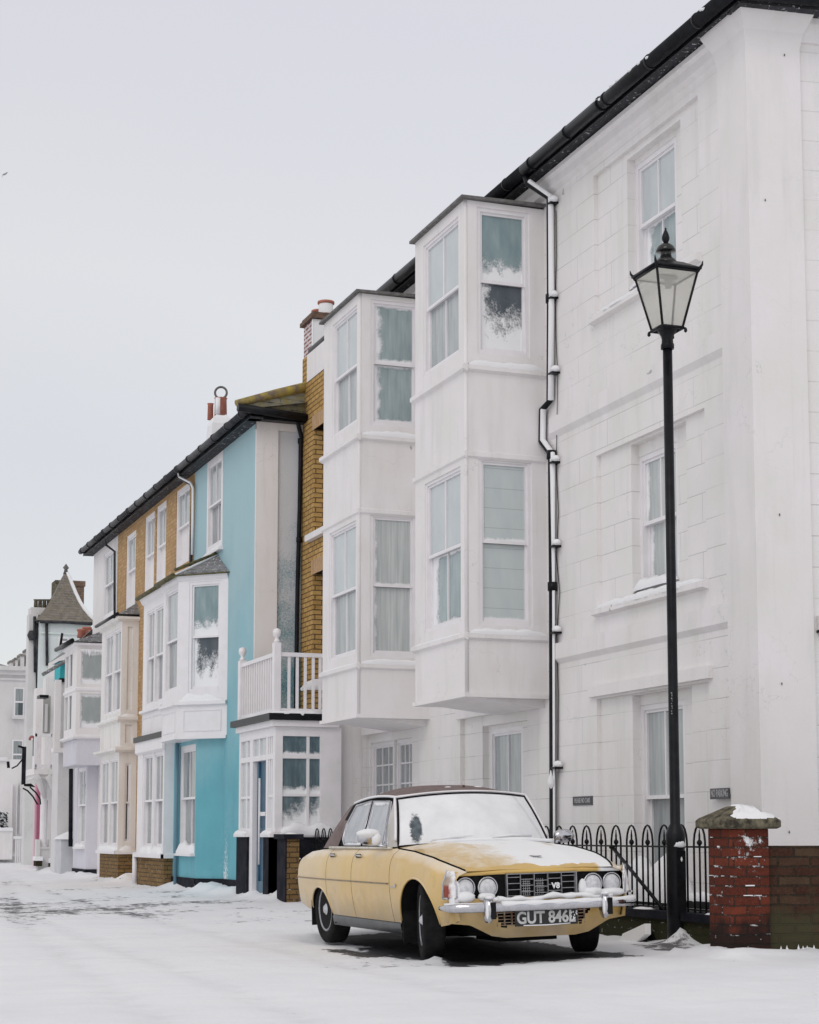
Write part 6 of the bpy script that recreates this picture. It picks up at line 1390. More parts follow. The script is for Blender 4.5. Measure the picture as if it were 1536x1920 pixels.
def car():
    t = thing('yellow_car', 'snow-covered pale yellow vintage saloon car with brown vinyl roof parked by the railings', 'car', (5.907, 13.698, .015))
    a_, b_ = .026, .0035
    t.rotation_euler = (a_, -b_, -pi / 2); t.rotation_mode = 'XYZ'
    def B(q, name, mat, parent=None, **k): o = q.build(name, mat, parent or t, local=True, **k); return o
    # paint: yellow with dust of snow near upper faces
    def paint(name, snowf):
        m, n, b = newmat(name); v = oc(n); s = N(n, 'ShaderNodeSeparateXYZ'); n.links.new(v, s.inputs[0])
        base = mix(n, ramp(n, noise(n, v, 2.2, 4), .35, .65), (.66, .43, .11), (.62, .42, .145))
        base = mix(n, mth(n, 'MULTIPLY', ramp(n, noise(n, v, 5.5, 5), .60, .80), .5), base, (.40, .25, .08))
        # road dirt thrown up the lower panels
        base = mix(n, mth(n, 'MULTIPLY', ramp(n, mth(n, 'ADD', s.outputs[2], mth(n, 'MULTIPLY', noise(n, v, 7, 4), -.25)), .36, .08), .75), base, (.22, .15, .07))
        f = snowf(n, v, s)
        if f is not None: base = mix(n, f, base, (.85, .855, .865))
        n.links.new(base, b.inputs['Base Color']); b.inputs['Coat Weight'].default_value = .6; b.inputs['Coat Roughness'].default_value = .12
        if f is not None:
            r_ = N(n, 'ShaderNodeMapRange'); n.links.new(f, r_.inputs[0]); r_.inputs[3].default_value = .35; r_.inputs[4].default_value = .8; n.links.new(r_.outputs[0], b.inputs['Roughness'])
            c_ = N(n, 'ShaderNodeMapRange'); n.links.new(f, c_.inputs[0]); c_.inputs[3].default_value = .35; c_.inputs[4].default_value = 0; n.links.new(c_.outputs[0], b.inputs['Coat Weight'])
            bump(n, b, mth(n, 'ADD', f, mth(n, 'MULTIPLY', noise(n, v, 40, 5), .25)), .35, .012)
        else: b.inputs['Roughness'].default_value = .38
        return m
    def f_side(n, v, s):
        # fine rime on the upper shoulder and towards the tail
        g = N(n, 'ShaderNodeNewGeometry'); sn = N(n, 'ShaderNodeSeparateXYZ'); n.links.new(g.outputs['Normal'], sn.inputs[0])
        up = ramp(n, mth(n, 'ADD', sn.outputs[2], mth(n, 'MULTIPLY', mth(n, 'SUBTRACT', noise(n, v, 5, 5), .5), .5)), .42, .85)
        dust = mth(n, 'MULTIPLY', ramp(n, noise(n, v, 3, 5), .40, .8), .16)
        rear = mth(n, 'MULTIPLY', ramp(n, s.outputs[0], -1.6, -3.6), .22)
        return mth(n, 'MINIMUM', mth(n, 'ADD', mth(n, 'MULTIPLY', up, .50), mth(n, 'ADD', dust, rear)), 1)
    def f_bonnet(n, v, s):
        x, y = s.outputs[0], s.outputs[1]
        cover = mth(n, 'ADD', mth(n, 'MULTIPLY', y, .95), mth(n, 'MULTIPLY', mth(n, 'SUBTRACT', noise(n, mapping(n, v, (1, 1, 1)), 3.2, 5, .6), .5), 1.5))
        cover = ramp(n, mth(n, 'ADD', mth(n, 'ADD', cover, mth(n, 'MULTIPLY', x, -.18)), mth(n, 'MULTIPLY', mth(n, 'SUBTRACT', noise(n, v, 16, 5, .7), .5), .55)), -.70, -.05)
        # bare strip along the leading edge
        wav = mth(n, 'MULTIPLY', mth(n, 'SUBTRACT', noise(n, mapping(n, v, (0.01, 1, 0)), 3.0, 3), .5), .35)
        strip = ramp(n, mth(n, 'ADD', x, wav), .615, .60)
        gap = mth(n, 'MAXIMUM', strip, ramp(n, mth(n, 'ABSOLUTE', mth(n, 'SUBTRACT', y, .62)), .12, .08))
        cover = mth(n, 'MULTIPLY', cover, gap)
        # scrapes on the raised creases
        for (yy, xa, xb) in ((-.30, -.35, .02), (.42, -.42, -.05)):
            d = mth(n, 'ABSOLUTE', mth(n, 'SUBTRACT', mth(n, 'ADD', y, mth(n, 'MULTIPLY', x, .05)), yy)); w_ = ramp(n, mth(n, 'ADD', d, mth(n, 'MULTIPLY', mth(n, 'SUBTRACT', noise(n, v, 14, 3), .5), .05)), .035, .05)
            inx = mth(n, 'MULTIPLY', mth(n, 'GREATER_THAN', x, xa), mth(n, 'LESS_THAN', x, xb)); cover = mth(n, 'MULTIPLY', cover, mth(n, 'MAXIMUM', w_, mth(n, 'MULTIPLY_ADD', inx, -.55, 1)))
        return cover
    P_S = paint('car_paint', f_side); P_B = paint('car_bonnet_paint', f_bonnet)
    fine = .02
    def xs_for(x0, x1):
        n_ = max(3, int((x1 - x0) / fine)); return list(np.linspace(x0, x1, n_ + 1))
    def side(q, sgn, x0, x1, off=0.0, g=0.0, ztop=None, zlow=None, nz=14):
        rows = []
        for x in xs_for(x0, x1):
            lo = arch(x, g) if zlow is None else max(arch(x, g), zlow); hi = ZT(x)
            rows.append([(x, sgn * (ys(x, lo + (hi - lo) * j / nz) - off), lo + (hi - lo) * (j / nz)) for j in range(nz + 1)])
        q.grid(rows)
    def top(q, x0, x1, y0=-1, y1=1, off=0.0, ny=24, ex=lambda x: 0):
        rows = []
        for x in xs_for(x0, x1):
            ye = ys(x, ZT(x)); rows.append([(x + ex((y0 + (y1 - y0) * j / ny)), ye * (y0 + (y1 - y0) * j / ny), deck(x, ye * (y0 + (y1 - y0) * j / ny)) - off) for j in range(ny + 1)])
        q.grid(rows)
    # dark inner shell showing through the shut lines
    q = MB(); side(q, -1, -3.74, .66, .012, .01); side(q, 1, -3.74, .66, .012, .01); top(q, -3.74, .66, off=.012)
    q.box(-3.5, .58, -.50, .50, .24, .62); q.box(-2.2, -.45, -.72, .72, .20, .5); q.box(.25, .62, -.74, .74, .33, .52); q.box(-.42, -.40, -.78, .78, .15, .7); q.box(-2.25, -2.2, -.78, .78, .2, .6); q.box(-3.1, -3.05, -.7, .7, .3, .7)
    B(q, 'underbody', UNDER)
    g = .004
    for sgn in (-1, 1):
        q = MB(); side(q, sgn, -.56 + g, .685); w_ = B(q, 'front_wing', P_S)
        for nm, x0, x1 in (('front_door', -1.58, -.56), ('rear_door', -2.36, -1.58)):
            q = MB(); side(q, sgn, x0 + g, x1 - g); d = B(q, nm, P_S)
            # recessed push button handle
            hx = x0 + .13; hz = .822; q = MB(); yy = ys(hx, hz); q.box(hx - .045, hx + .07, sgn * (yy + .0), sgn * (yy + .012), hz - .014, hz + .018); q.box(hx - .03, hx + .03, sgn * (yy + .001), sgn * (yy + .006), hz - .03, hz - .012); h = B(q, 'door_handle', IRON, d)
            q = MB(); q.tube([(hx - .03, sgn * (yy + .022), hz + .006), (hx + .12, sgn * (yy + .02), hz + .002)], .009, 6); h2 = B(q, 'handle_bar', CHROME, d)
        q = MB(); side(q, sgn, -3.78, -2.36 - g); B(q, 'rear_wing', P_S)
        # waist moulding along the crease, sill
        q = MB(); q.tube([(x, sgn * (ys(x, .605) + .002), .600 + .004 * (x + 1.5) * -1 * .3) for x in np.linspace(-3.70, -.58, 40)], .0065, 6); B(q, 'side_moulding', plain('dull_moulding', (.16, .12, .08), .5, (.30, .24, .15), 30) if 'dull_moulding' not in MATS else MATS['dull_moulding'])
        q = MB(); rows = [[(x, sgn * (.775), .285), (x, sgn * (.79), .26), (x, sgn * .775, .185), (x, sgn * .72, .175)] for x in np.linspace(-2.28, -.43, 20)]; q.grid(rows); B(q, 'sill', plain('sill_grey_black', (.035, .04, .046), .35, (.07, .075, .08), 5) if 'sill_grey_black' not in MATS else MATS['sill_grey_black'])
        # wheel arch lips
        for xc, zc, rx, rz in ((.02, .27, .40, .385), (-2.63, .24, .355, .285)):
            q = MB(); pts = []
            for a in np.linspace(.08, pi - .08, 30):
                x = xc - rx * cos(a); z = zc + rz * sin(a)
                if z > ip(x, TB): pts.append((x, sgn * (ys(x, z) - .002), z))
            q.tube(pts, .009, 6); B(q, 'wheel_arch', P_S)
            q = MB(); q.grid([[(x, y, z), (x, sgn * .50, z)] for x, y, z in pts]); B(q, 'wheel_arch_liner', UNDER)
        # corner lamp, teardrop
        q = MB(); rows = []
        for k in range(13):
            v = k / 12; z = .515 + .205 * v; hw = (.075 * (1 - v ** 1.8) ** .8 + .004); zz = z
            rows.append([(.62 + .075 * sin(a) * 1.0 - .02 * v, sgn * (.735 + .062 * cos(a) * (1 - v ** 3 * .8) * 1.0), zz) for a in np.linspace(-.35, 1.9, 9)])
        for r_ in rows: pass
        q.grid(rows); B(q, 'corner_lamp', lampmat())
        q = MB(); q.tube([(.672, sgn * .80, .51), (.60, sgn * .812, .508), (.70, sgn * .735, .508)], .008, 6); q.tube([(.60, sgn * .806, .51), (.595, sgn * .803, .62), (.62, sgn * .775, .725), (.66, sgn * .74, .70), (.70, sgn * .728, .60), (.70, sgn * .728, .51)], .007, 6); B(q, 'lamp_bezel', CHROME)
    q = MB(); top(q, -.60, .675, -.985, .985); 
    # rolled leading edge
    rows = []
    for j in range(25):
        y = -.735 + 1.47 * j / 24; x = .675 - .05 * (y / .74) ** 2; z = deck(.675, y); rows.append([(x - .0, y, z), (x + .014, y, z - .008), (x + .018, y, z - .022), (x + .006, y, z - .036)])
    q.grid(rows); B(q, 'bonnet', P_B)
    # shut lines of the bonnet
    for sgn in (-1, 1):
        q = MB(); q.tube([(x, sgn * (ys(x, ZT(x)) * .985 + .002), ZT(x) + .004) for x in np.linspace(-.60, .66, 30)], .0075, 6); B(q, 'bonnet_gap', UNDER)
    q = MB(); top(q, -1.0, -.605); B(q, 'scuttle', P_B)
    q = MB(); top(q, -3.78, -2.30); B(q, 'boot_lid', P_S)
    # tail panel
    q = MB(); rows = []
    for x in (-3.78,): pass
    for v in np.linspace(0, 1, 8):
        rows.append([(-3.78 - .02 * (1 - (y / .6) ** 2), y * (.56 if True else 1) / .6, .46 + (deck(-3.78, y * .9) - .46) * v) for y in np.linspace(-.6, .6, 12)])
    q.grid(rows); B(q, 'tail_panel', P_S)
    # ---------------- front
    def fx(y, z=.5): return .700 - .075 * (abs(y) / .78) ** 3 - (.05 * ((.50 - z) / .3) ** 2 if z < .5 else 0)
    q = MB(); q.grid([[(fx(y) - .035, y, z) for y in np.linspace(-.735, .735, 24)] for z in (.485, .70)]); B(q, 'front_panel', plain('front_panel_black', (.005, .005, .006), .6, (.012, .012, .013), 14, spec=.08))
    # body coloured apron with a trapezoid intake
    ysl = sorted(set(list(np.linspace(-.765, .765, 60)) + [-.42, .42])); zn = 16
    def zbt(y): a = abs(y); return ip(a, [(0, .185), (.30, .185), (.42, .205), (.52, .255), (.60, .295), (.78, .315)])
    q = MB(); pts = []
    for y in ysl: zb = zbt(y); pts.append([(fx(y, zb + (.50 - zb) * j / zn), y, zb + (.50 - zb) * j / zn) for j in range(zn + 1)])
    vs = [p for r_ in pts for p in r_]; fs = []
    for i in range(len(pts) - 1):
        for j in range(zn):
            p0, p1 = pts[i][j], pts[i + 1][j + 1]; ym = (p0[1] + p1[1]) / 2; zm = (p0[2] + p1[2]) / 2
            if .275 < zm < .425 and abs(ym) < .335 + (zm - .275) * .75: continue
            c = zn + 1; fs.append((i * c + j, (i + 1) * c + j, (i + 1) * c + j + 1, i * c + j + 1))
    q.add(vs, fs, True); rows = [[p[0], (p[0][0] - .06, p[0][1], p[0][2] + .01)] for p in pts]; q.grid(rows); B(q, 'front_apron', P_S)
    q = MB(); q.box(.60, .62, -.45, .45, .25, .45); B(q, 'intake_back', UNDER)
    rust = plain('rusty_bars', (.22, .11, .06), .8, (.42, .34, .26), 25)
    q = MB()
    for z in (.405, .38, .355, .33, .305, .285): q.box(.655, .667, -.42 + (.43 - z) * .5, .42 - (.43 - z) * .5, z - .003, z + .003)
    for k in range(13): y = -.38 + k * .063; q.box(.650, .672, y - .003, y + .003, .278, .42)
    B(q, 'lower_grille', rust)
    # main grille: five columns of stepped slats
    q = MB(); gx0 = .695; 
    q.box(.67, .70, -.305, -.295, .495, .685); q.box(.67, .70, .295, .305, .495, .685); q.box(.67, .70, -.295, .295, .677, .685); q.box(.67, .699, -.295, .295, .495, .502)
    for c in range(5):
        y0 = -.295 + c * .118; dz = (-.0, -.018, -.030, -.018, .0)[c]
        q.box(.668, .69, y0 + .112, y0 + .118, .502, .677)
        for r_ in range(4):
            z = .655 + dz - r_ * .048
            if z > .505: q.box(.668, .694, y0, y0 + .112, z - .0026, z + .0026)
    B(q, 'grille', plain('grille_silver', (.34, .34, .36), .35, (.24, .24, .26), 20, metal=.6))
    q = MB()
    for c in (1, 2):
        for k in range(4): y = -.295 + c * .118 + .03 + k * .016; q.box(.664, .666, y, y + .002, .51, .64)
        for k in range(7): z = .51 + k * .018; q.box(.6645, .6655, -.295 + c * .118 + .02, -.295 + c * .118 + .09, z, z + .002)
    B(q, 'grille_snow', SNOWF)
    # headlamps packed with snow
    for y in (-.635, -.455, .455, .635):
        xx = fx(y) - .03; q = MB(); q.lathe([(.082, 0), (.086, .02), (.080, .03), (.074, .022)], (xx, y, .585), 22, 'x', False); l = B(q, 'headlamp', CHROME)
        q = MB(); q.lathe([(.075, .010), (.066, .034), (.045, .048), (.0, .052)], (xx, y + .0, .580), 18, 'x', False); B(q, 'lens_snow', plain('lens_snow_grey', (.70, .71, .73), .6, (.52, .53, .56), 30) if 'lens_snow_grey' not in MATS else MATS['lens_snow_grey'], l)
        q = MB(); pts = [(xx + .02 + .0 * k, y + .082 * cos(a), .585 + .082 * sin(a)) for k, a in enumerate(np.linspace(-.5, 1.9, 12))]; q.tube(pts, .007, 6); B(q, 'lamp_rim', IRON, l)
    def blob(q, c, rx, ry, rz, seed, n1=10, n2=14):
        rn = random.Random(seed); rows = []
        for i in range(n1 + 1):
            th = pi * i / n1; rows.append([(c[0] + rx * sin(th) * cos(2 * pi * j / n2) * rn.uniform(.88, 1.1), c[1] + ry * sin(th) * sin(2 * pi * j / n2) * rn.uniform(.9, 1.08), c[2] + rz * cos(th)) for j in range(n2)])
        for r_ in rows: r_.append(r_[0])
        q.grid(rows)
    q = MB()
    blob(q, (.675, -.65, .515), .045, .085, .045, 1); blob(q, (.68, -.47, .512), .04, .075, .035, 2); blob(q, (.70, -.37, .485), .05, .06, .025, 3); blob(q, (.66, -.72, .545), .03, .03, .06, 11)
    blob(q, (.68, .45, .52), .04, .09, .042, 4); blob(q, (.672, .365, .54), .022, .04, .085, 5); blob(q, (.67, .62, .51), .05, .13, .035, 6); blob(q, (.66, -.72, .55), .04, .04, .10, 7); blob(q, (.655, -.745, .50), .04, .03, .06, 8)
    q.tube([(.725, y, .492 + .012 * sin(y * 9) + .008 * sin(y * 23)) for y in np.linspace(-.40, .60, 26)], [.022 + .006 * sin(k * 1.7) for k in range(26)], 8)
    B(q, 'front_snow', SNOW)
    q = MB()
    text_car(t, 'V8', .062, SNOWF, (.697, .118, .578), 'badge', ex=.003, thick=.002)
    # bumper
    bp = [(.54, -.815, .432), (.62, -.805, .432), (.70, -.76, .432), (.765, -.64, .432), (.80, -.40, .432), (.812, 0, .432), (.80, .40, .432), (.765, .66, .432), (.69, .80, .432), (.60, .850, .432), (.50, .86, .432)]
    def spl(pts, n=44):
        P = np.array(pts); d = np.r_[0, np.cumsum(np.linalg.norm(np.diff(P, axis=0), axis=1))]; s_ = np.linspace(0, d[-1], n); return [tuple(np.interp(s_, d, P[:, k])[i] for k in range(3)) for i in range(n)]
    bs = spl(bp); q = MB(); rad = [min(.036, .014 + .036 * min(i, 43 - i) / 6) for i in range(44)]; q.tube(bs, rad, 12, sq=(.62, 1)); B(q, 'front_bumper', CHROME)
    q = MB(); mid = [p for p in bs if p[1] > -.44]; q.tube([(p[0] - .004, p[1], p[2] + .022) for p in mid if abs(p[1]) < .86], [.031 + .004 * sin(i * 1.3) for i in range(len([p for p in mid if abs(p[1]) < .86]))], 10, sq=(.85, .75))
    q.tube([(p[0] - .01, p[1], p[2] + .030) for p in bs if p[1] < -.44 and p[0] > .6], .012, 6); B(q, 'bumper_snow', SNOW)
    for y in (-.50, .50):
        q = MB(); rows = []
        for k in range(11):
            v = k / 10; z = .315 + .20 * v; e = sin(pi * min(1, max(0, v)) * .92 + .12) ** .45; rows.append([(.765 + (.085 * e) * cos(a) ** .6 if cos(a) > 0 else .765, y + .046 * e * sin(a), z) for a in np.linspace(-pi / 2, pi / 2, 11)])
        q.grid(rows); o = B(q, 'overrider', CHROME)
        q = MB(); q.box(.846, .856, y - .006, y + .034, .345, .475); B(q, 'rubber_insert', RUBBER, o)
        q = MB(); blob(q, (.825, y - .028, .415), .025, .012, .07, 3, 8, 8); blob(q, (.80, y, .51), .05, .035, .016, 4, 6, 10); B(q, 'overrider_snow', SNOW, o)
    # number plate
    q = MB(); q.box(.752, .764, -.27, .27, .276, .398); pl = B(q, 'number_plate', plain('plate_black', (.010, .010, .011), .35), bevel=.003)
    text_car(pl, 'GUT 846L', .128, plain('plate_letters', (.62, .62, .62), .6, (.46, .46, .46), 25), (.7655, -.005, .336), 'registration', ex=.0012, thick=.0035, sx=.91)
    q = MB(); q.tube([(.768, -.2, .282), (.768, 0, .279), (.768, .2, .284)], .005, 5); rn = random.Random(2)
    for _ in range(14): blob(q, (.766, .24 + rn.uniform(-.03, .02), rn.uniform(.30, .38)), .004, .006, .008, rn.random(), 4, 5)
    B(q, 'plate_snow', SNOW, pl)
    # bonnet emblem
    q = MB(); ez = deck(.40, .10); q.add([(.42, .05, ez + .006), (.36, .045, ez + .012), (.40, .13, ez + .010), (.45, .12, ez + .004), (.42, .05, ez + .016)], [(0, 1, 2, 3), (0, 1, 4), (0, 3, 4)]); B(q, 'bonnet_badge', CHROME)
    # ---------------- greenhouse
    def wsb(s_): return np.array((-.52 - .17 * s_ ** 2, .700 * s_, .925 - .022 * s_ ** 2))
    def wst(s_): return np.array((-.87 - .09 * s_ ** 2, .600 * s_, 1.350 - .040 * s_ ** 2))
    n1, n2 = 12, 24; rows = []
    for i in range(n1 + 1):
        v = i / n1; rows.append([tuple(wsb(s_) * (1 - v) + wst(s_) * v + np.array((.03, 0, .02)) * (4 * v * (1 - v)) * (1 - .5 * s_ ** 2)) for s_ in np.linspace(-1, 1, n2 + 1)])
    q = MB(); q.grid(rows, uv=True); B(q, 'windscreen', screenmat())
    rim = [rows[0][j] for j in range(0, n2 + 1)] + [rows[i][n2] for i in range(1, n1)] + [rows[n1][j] for j in range(n2, -1, -1)] + [rows[i][0] for i in range(n1 - 1, 0, -1)]
    q = MB(); q.tube(rim, .011, 6, closed=True); B(q, 'windscreen_seal', RUBBER)
    q = MB(); out = [tuple(np.array(p) + np.array((-.016, (.018 if p[1] > 0 else -.018) * (abs(p[1]) > .5), .016))) for p in rim if p[2] > .935]; 
    k0 = max(range(len(out)), key=lambda k: np.linalg.norm(np.array(out[k]) - np.array(out[k - 1]))); out = out[k0:] + out[:k0]
    q.tube(out, .013, 6); B(q, 'windscreen_surround', JOIN)
    # roof skin
    nx = 22; rows = []
    def rl(u): return ip(u, [(-2.42, 1.262), (-2.30, 1.292), (-2.1, 1.318), (-1.7, 1.338), (-1.3, 1.338), (-1.0, 1.322)])
    for i in range(nx + 1):
        v = i / nx; row = []
        for s_ in np.linspace(-1, 1, 21):
            fr_ = wst(s_); x = fr_[0] * (1 - v) + (-2.36 - .04 * (1 - s_ ** 2)) * v; yw = (.592 * (1 - v) + .565 * v); edge = rl(x) if True else 0
            z = (wst(1)[2] + .005) * (1 - v) + 1.270 * v + .045 * sin(pi * v) ** .8; z += (.040 * (1 - v) + .062 * sin(pi * (v * .9 + .05)) + .035 * v) * (1 - abs(s_) ** 3.0)
            row.append((x, yw * s_, z))
        rows.append(row)
    q = MB(); q.grid(rows)
    roofedge = {s: [r_[0 if s < 0 else -1] for r_ in rows] for s in (-1, 1)}
    # C pillars in the same vinyl
    for s in (-1, 1):
        e = roofedge[s][-1]; e2 = roofedge[s][-5]
        a0 = np.array((-2.28, s * .735, .895)); a1 = np.array((-2.72, s * .71, .885)); m_ = []
        for i in range(7):
            v = i / 6; p0 = np.array(e2) * (1 - v) + a0 * v; p1 = np.array(e) * (1 - v) + a1 * v; p0[1] = p1[1] = s * (.568 * (1 - v) + .728 * v) + s * .012 * sin(pi * v)
            m_.append([tuple(p0), tuple((p0 + p1) / 2 + np.array((0, s * .006, 0))), tuple(p1), (p1[0] - .015, p1[1] * .96, p1[2])])
        q.grid(m_)
    B(q, 'roof', VINYL)
    # rear window
    rows2 = []
    for i in range(7):
        v = i / 6; rows2.append([((-2.40 - .34 * v - .03 * (1 - s_ * s_)), s_ * (.55 + .12 * v), (1.270 + .03 * (1 - s_ * s_)) * (1 - v) + .90 * v) for s_ in np.linspace(-1, 1, 13)])
    q = MB(); q.grid(rows2, uv=True); B(q, 'rear_window', G_FR_LOW)
    # bits lying on the roof
    q = MS(); rn = random.Random(9)
    for (x, y) in ((-1.15, -.05), (-1.2, .25)): blob(q, (x, y, 1.405), .03, .04, .012, rn.random(), 6, 8)
    blob(q, (-2.0, -.28, 1.375), .12, .12, .022, 3, 6, 12); q.tube([tuple(np.array(p) + (0, 0, .006)) for p in roofedge[-1][1:-2]], .012, 6); B(q, 'roof_snow', SNOW)
    q = MB(); q.box(-2.05, -1.85, -.24, -.05, 1.392, 1.41); q.tube([(-1.95, -.2, 1.40), (-1.95, -.2, 1.42)], .012, 6); q.tube([(-1.92, -.12, 1.40), (-1.92, -.12, 1.43)], .012, 6); q.lathe([(.014, 0), (.010, .016)], (-1.10, .08, 1.41), 8); B(q, 'roof_fitting', BRICKB)
    # sides of the cabin: posts and glass
    def sy(z, s): return s * (.738 - (.738 - .592) * (z - .895) / .42 + .016 * sin(pi * min(1, max(0, (z - .895) / .42))))
    for s in (-1, 1):
        poly = [(-.79, .895), (-1.09, 1.305), (-1.3, 1.328), (-1.6, 1.332), (-2.0, 1.318), (-2.22, 1.285), (-2.46, .895)]
        q = MB(); top_ = lambda x: ip(x, [(-2.46, .895), (-2.22, 1.285), (-2.0, 1.320), (-1.6, 1.336), (-1.3, 1.332), (-1.04, 1.31), (-.74, .895)])
        q.grid([[(x, sy(.89 + (top_(x) - .89) * v, s) - s * .024, .89 + (top_(x) - .89) * v) for v in np.linspace(0, 1, 10)] for x in np.linspace(-2.46, -.74, 60)]); B(q, 'cabin_side', RUBBER)
        # A post
        q = MB(); q.grid([[tuple((wsb(s) * (1 - v) + wst(s) * v) + np.array((0, 0, 0))) for v in np.linspace(0, 1, 8)], [(-.75 - .26 * v, sy(.90 + .42 * v, s) + s * .006, .90 + .41 * v) for v in np.linspace(0, 1, 8)], [(-.86 - .20 * v, sy(.90 + .42 * v, s) + s * .006, .90 + .41 * v) for v in np.linspace(0, 1, 8)]]); B(q, 'front_post', P_S if False else postmat())
        for nm, pl_ in (('quarter_glass', [(-.86, .915), (-.955, .915), (-1.10, 1.285), (-1.08, 1.29)]), ('front_door_glass', [(-.975, .915), (-1.50, .915), (-1.565, 1.305), (-1.12, 1.295)]), ('rear_door_glass', [(-1.56, .915), (-2.03, .915), (-2.12, .97), (-2.115, 1.10), (-2.02, 1.275), (-1.625, 1.308)])):
            q = MB(); c = [(x, sy(z, s) + s * .004, z) for x, z in pl_]; n_ = len(c)
            if n_ == 4: q.quad(c[1], c[0], c[3], c[2], uv=True)
            else:
                i = len(q.f); q.add(c, [tuple(range(n_))]); q.uv[i] = [((x + 2.12) / .56, (z - .915) / .39) for x, z in pl_]
            B(q, nm, sidemat())
            q = MB(); q.tube([(x, sy(z, s) + s * .008, z) for x, z in pl_], .0085, 6, closed=True); B(q, 'glass_frame', CHROME)
        q = MB(); q.tube([(x, s * .752, .893) for x in np.linspace(-2.45, -.72, 20)], .012, 6); B(q, 'waist_trim', plain('snowy_trim', (.70, .68, .64), .6, (.5, .46, .38), 20) if 'snowy_trim' not in MATS else MATS['snowy_trim'])
        # mirror
        q = MB(); mx, my, mz = (-.90, s * .895, .985) if s < 0 else (-.74, s * .875, .955)
        blob(q, (mx, my, mz), .045, .10, .062, 5); mr = B(q, 'door_mirror', CHROME if s < 0 else CHROME)
        q = MB(); q.tube([(mx, my, mz - .03), (mx + .05, s * .80, .915), (mx + .09, s * .76, .905)], .012, 6); B(q, 'mirror_arm', CHROME, mr)
        if s < 0: q = MB(); blob(q, (mx + .012, my, mz + .035), .052, .108, .042, 6); blob(q, (mx + .02, my + .06, mz - .01), .05, .05, .06, 7); B(q, 'mirror_snow', SNOW, mr)
    # wipers under snow
    q = MB()
    for a, b in (((-.53, -.45, .955), (-.56, -.02, .975)), ((-.53, .10, .965), (-.60, .50, .965))): q.tube([a, tuple((np.array(a) + np.array(b)) / 2 + (0, 0, .012)), b], .010, 6)
    B(q, 'wiper', SNOWF)
    q = MB(); q.tube([(-.55, y, .945 - .03 * (y / .7) ** 2) for y in np.linspace(-.45, .68, 20)], [.03 + .006 * sin(i) for i in range(20)], 8, sq=(1, .6)); B(q, 'scuttle_snow', SNOW)
    # badge on the wing
    q = MB(); yb = ys(-.46, .585); q.box(-.54, -.40, -yb - .008, -yb - .002, .572, .578); q.box(-.42, -.385, -yb - .012, -yb - .002, .575, .60); B(q, 'wing_badge', CHROME)
    # ---------------- wheels
    tyre = [(.205, -.075), (.225, -.088), (.262, -.094), (.296, -.088), (.314, -.072), (.318, -.05), (.3185, 0), (.318, .05), (.314, .072), (.296, .088), (.262, .094), (.225, .088), (.205, .075)]
    for nm, x, y, st in (('front_wheel', 0, -.680, -15.5), ('front_wheel', 0, .680, -15.5), ('rear_wheel', -2.626, -.672, 0), ('rear_wheel', -2.626, .672, 0)):
        w_ = bpy.data.objects.new(nm, None); COL.objects.link(w_); w_.parent = t; w_.location = (x, y, .312); w_.rotation_euler = (0, 0, R(st)); s = 1 if y > 0 else -1
        w_.empty_display_size = .1
        q = MB(); q.lathe(tyre, (0, 0, 0), 48, 'y', True); 
        for k in range(56):
            a = 2 * pi * k / 56
            for yy in (-.062, -.022, .022, .062):
                p = (.3185 * cos(a), yy, .3185 * sin(a)); q.add([(p[0] * 1.0 - .004 * sin(a), yy - .014, p[2] + .004 * cos(a)), (p[0] + .004 * sin(a), yy - .014, p[2] - .004 * cos(a)), ((p[0] + .012 * sin(a + .0)) * 1.012, yy + .014, (p[2] - .012 * cos(a)) * 1.012), ((p[0] + .004 * sin(a)) * 1.012, yy + .014, (p[2] - .004 * cos(a)) * 1.012)], [(0, 1, 2, 3)])
        q.build('tyre', RUBBER, w_, local=True)
        q = MB(); q.lathe([(.208, s * .078), (.200, s * .084), (.186, s * .078), (.182, s * .050), (.165, s * .030), (.110, s * .040), (.095, s * .055)], (0, 0, 0), 40, 'y', False); q.build('rim', plain('rim_silver', (.40, .40, .42), .35, (.25, .25, .27), 12, metal=.7) if 'rim_silver' not in MATS else MATS['rim_silver'], w_, local=True)
        q = MB(); q.lathe([(.095, s * .053), (.085, s * .066), (.045, s * .078), (.03, s * .095), (.0, s * .10)], (0, 0, 0), 24, 'y', False); q.build('hub_cap', CHROME, w_, local=True)
        q = MB()
        for k in range(10):
            a = 2 * pi * k / 10; c = (.135 * cos(a), s * .0375, .135 * sin(a)); q.lathe([(.024, -.002), (.024, .002)], c, 10, 'y')
        q.build('rim_slot', UNDER, w_, local=True)
    # mud flap behind the near front wheel and behind the rear wheel
    for x, y0, y1 in ((-.37, -.79, -.56), (-.37, .56, .79), (-2.97, -.78, -.58), (-2.97, .58, .78)):
        q = MB(); q.box(x - .006, x + .006, y0, y1, .12 if x > -1 else .15, .50); B(q, 'mud_flap', RUBBER)
    q = MB(); q.tube([(-.3, -.5, .25), (.3, -.45, .22), (.45, 0, .2), (.3, .45, .22), (-.3, .5, .25)], .03, 8); q.box(-.1, .4, -.25, .25, .14, .3); q.lathe([(.05, -.25), (.05, .25)], (.1, .1, .18), 10, 'y'); B(q, 'engine_sump', UNDER)
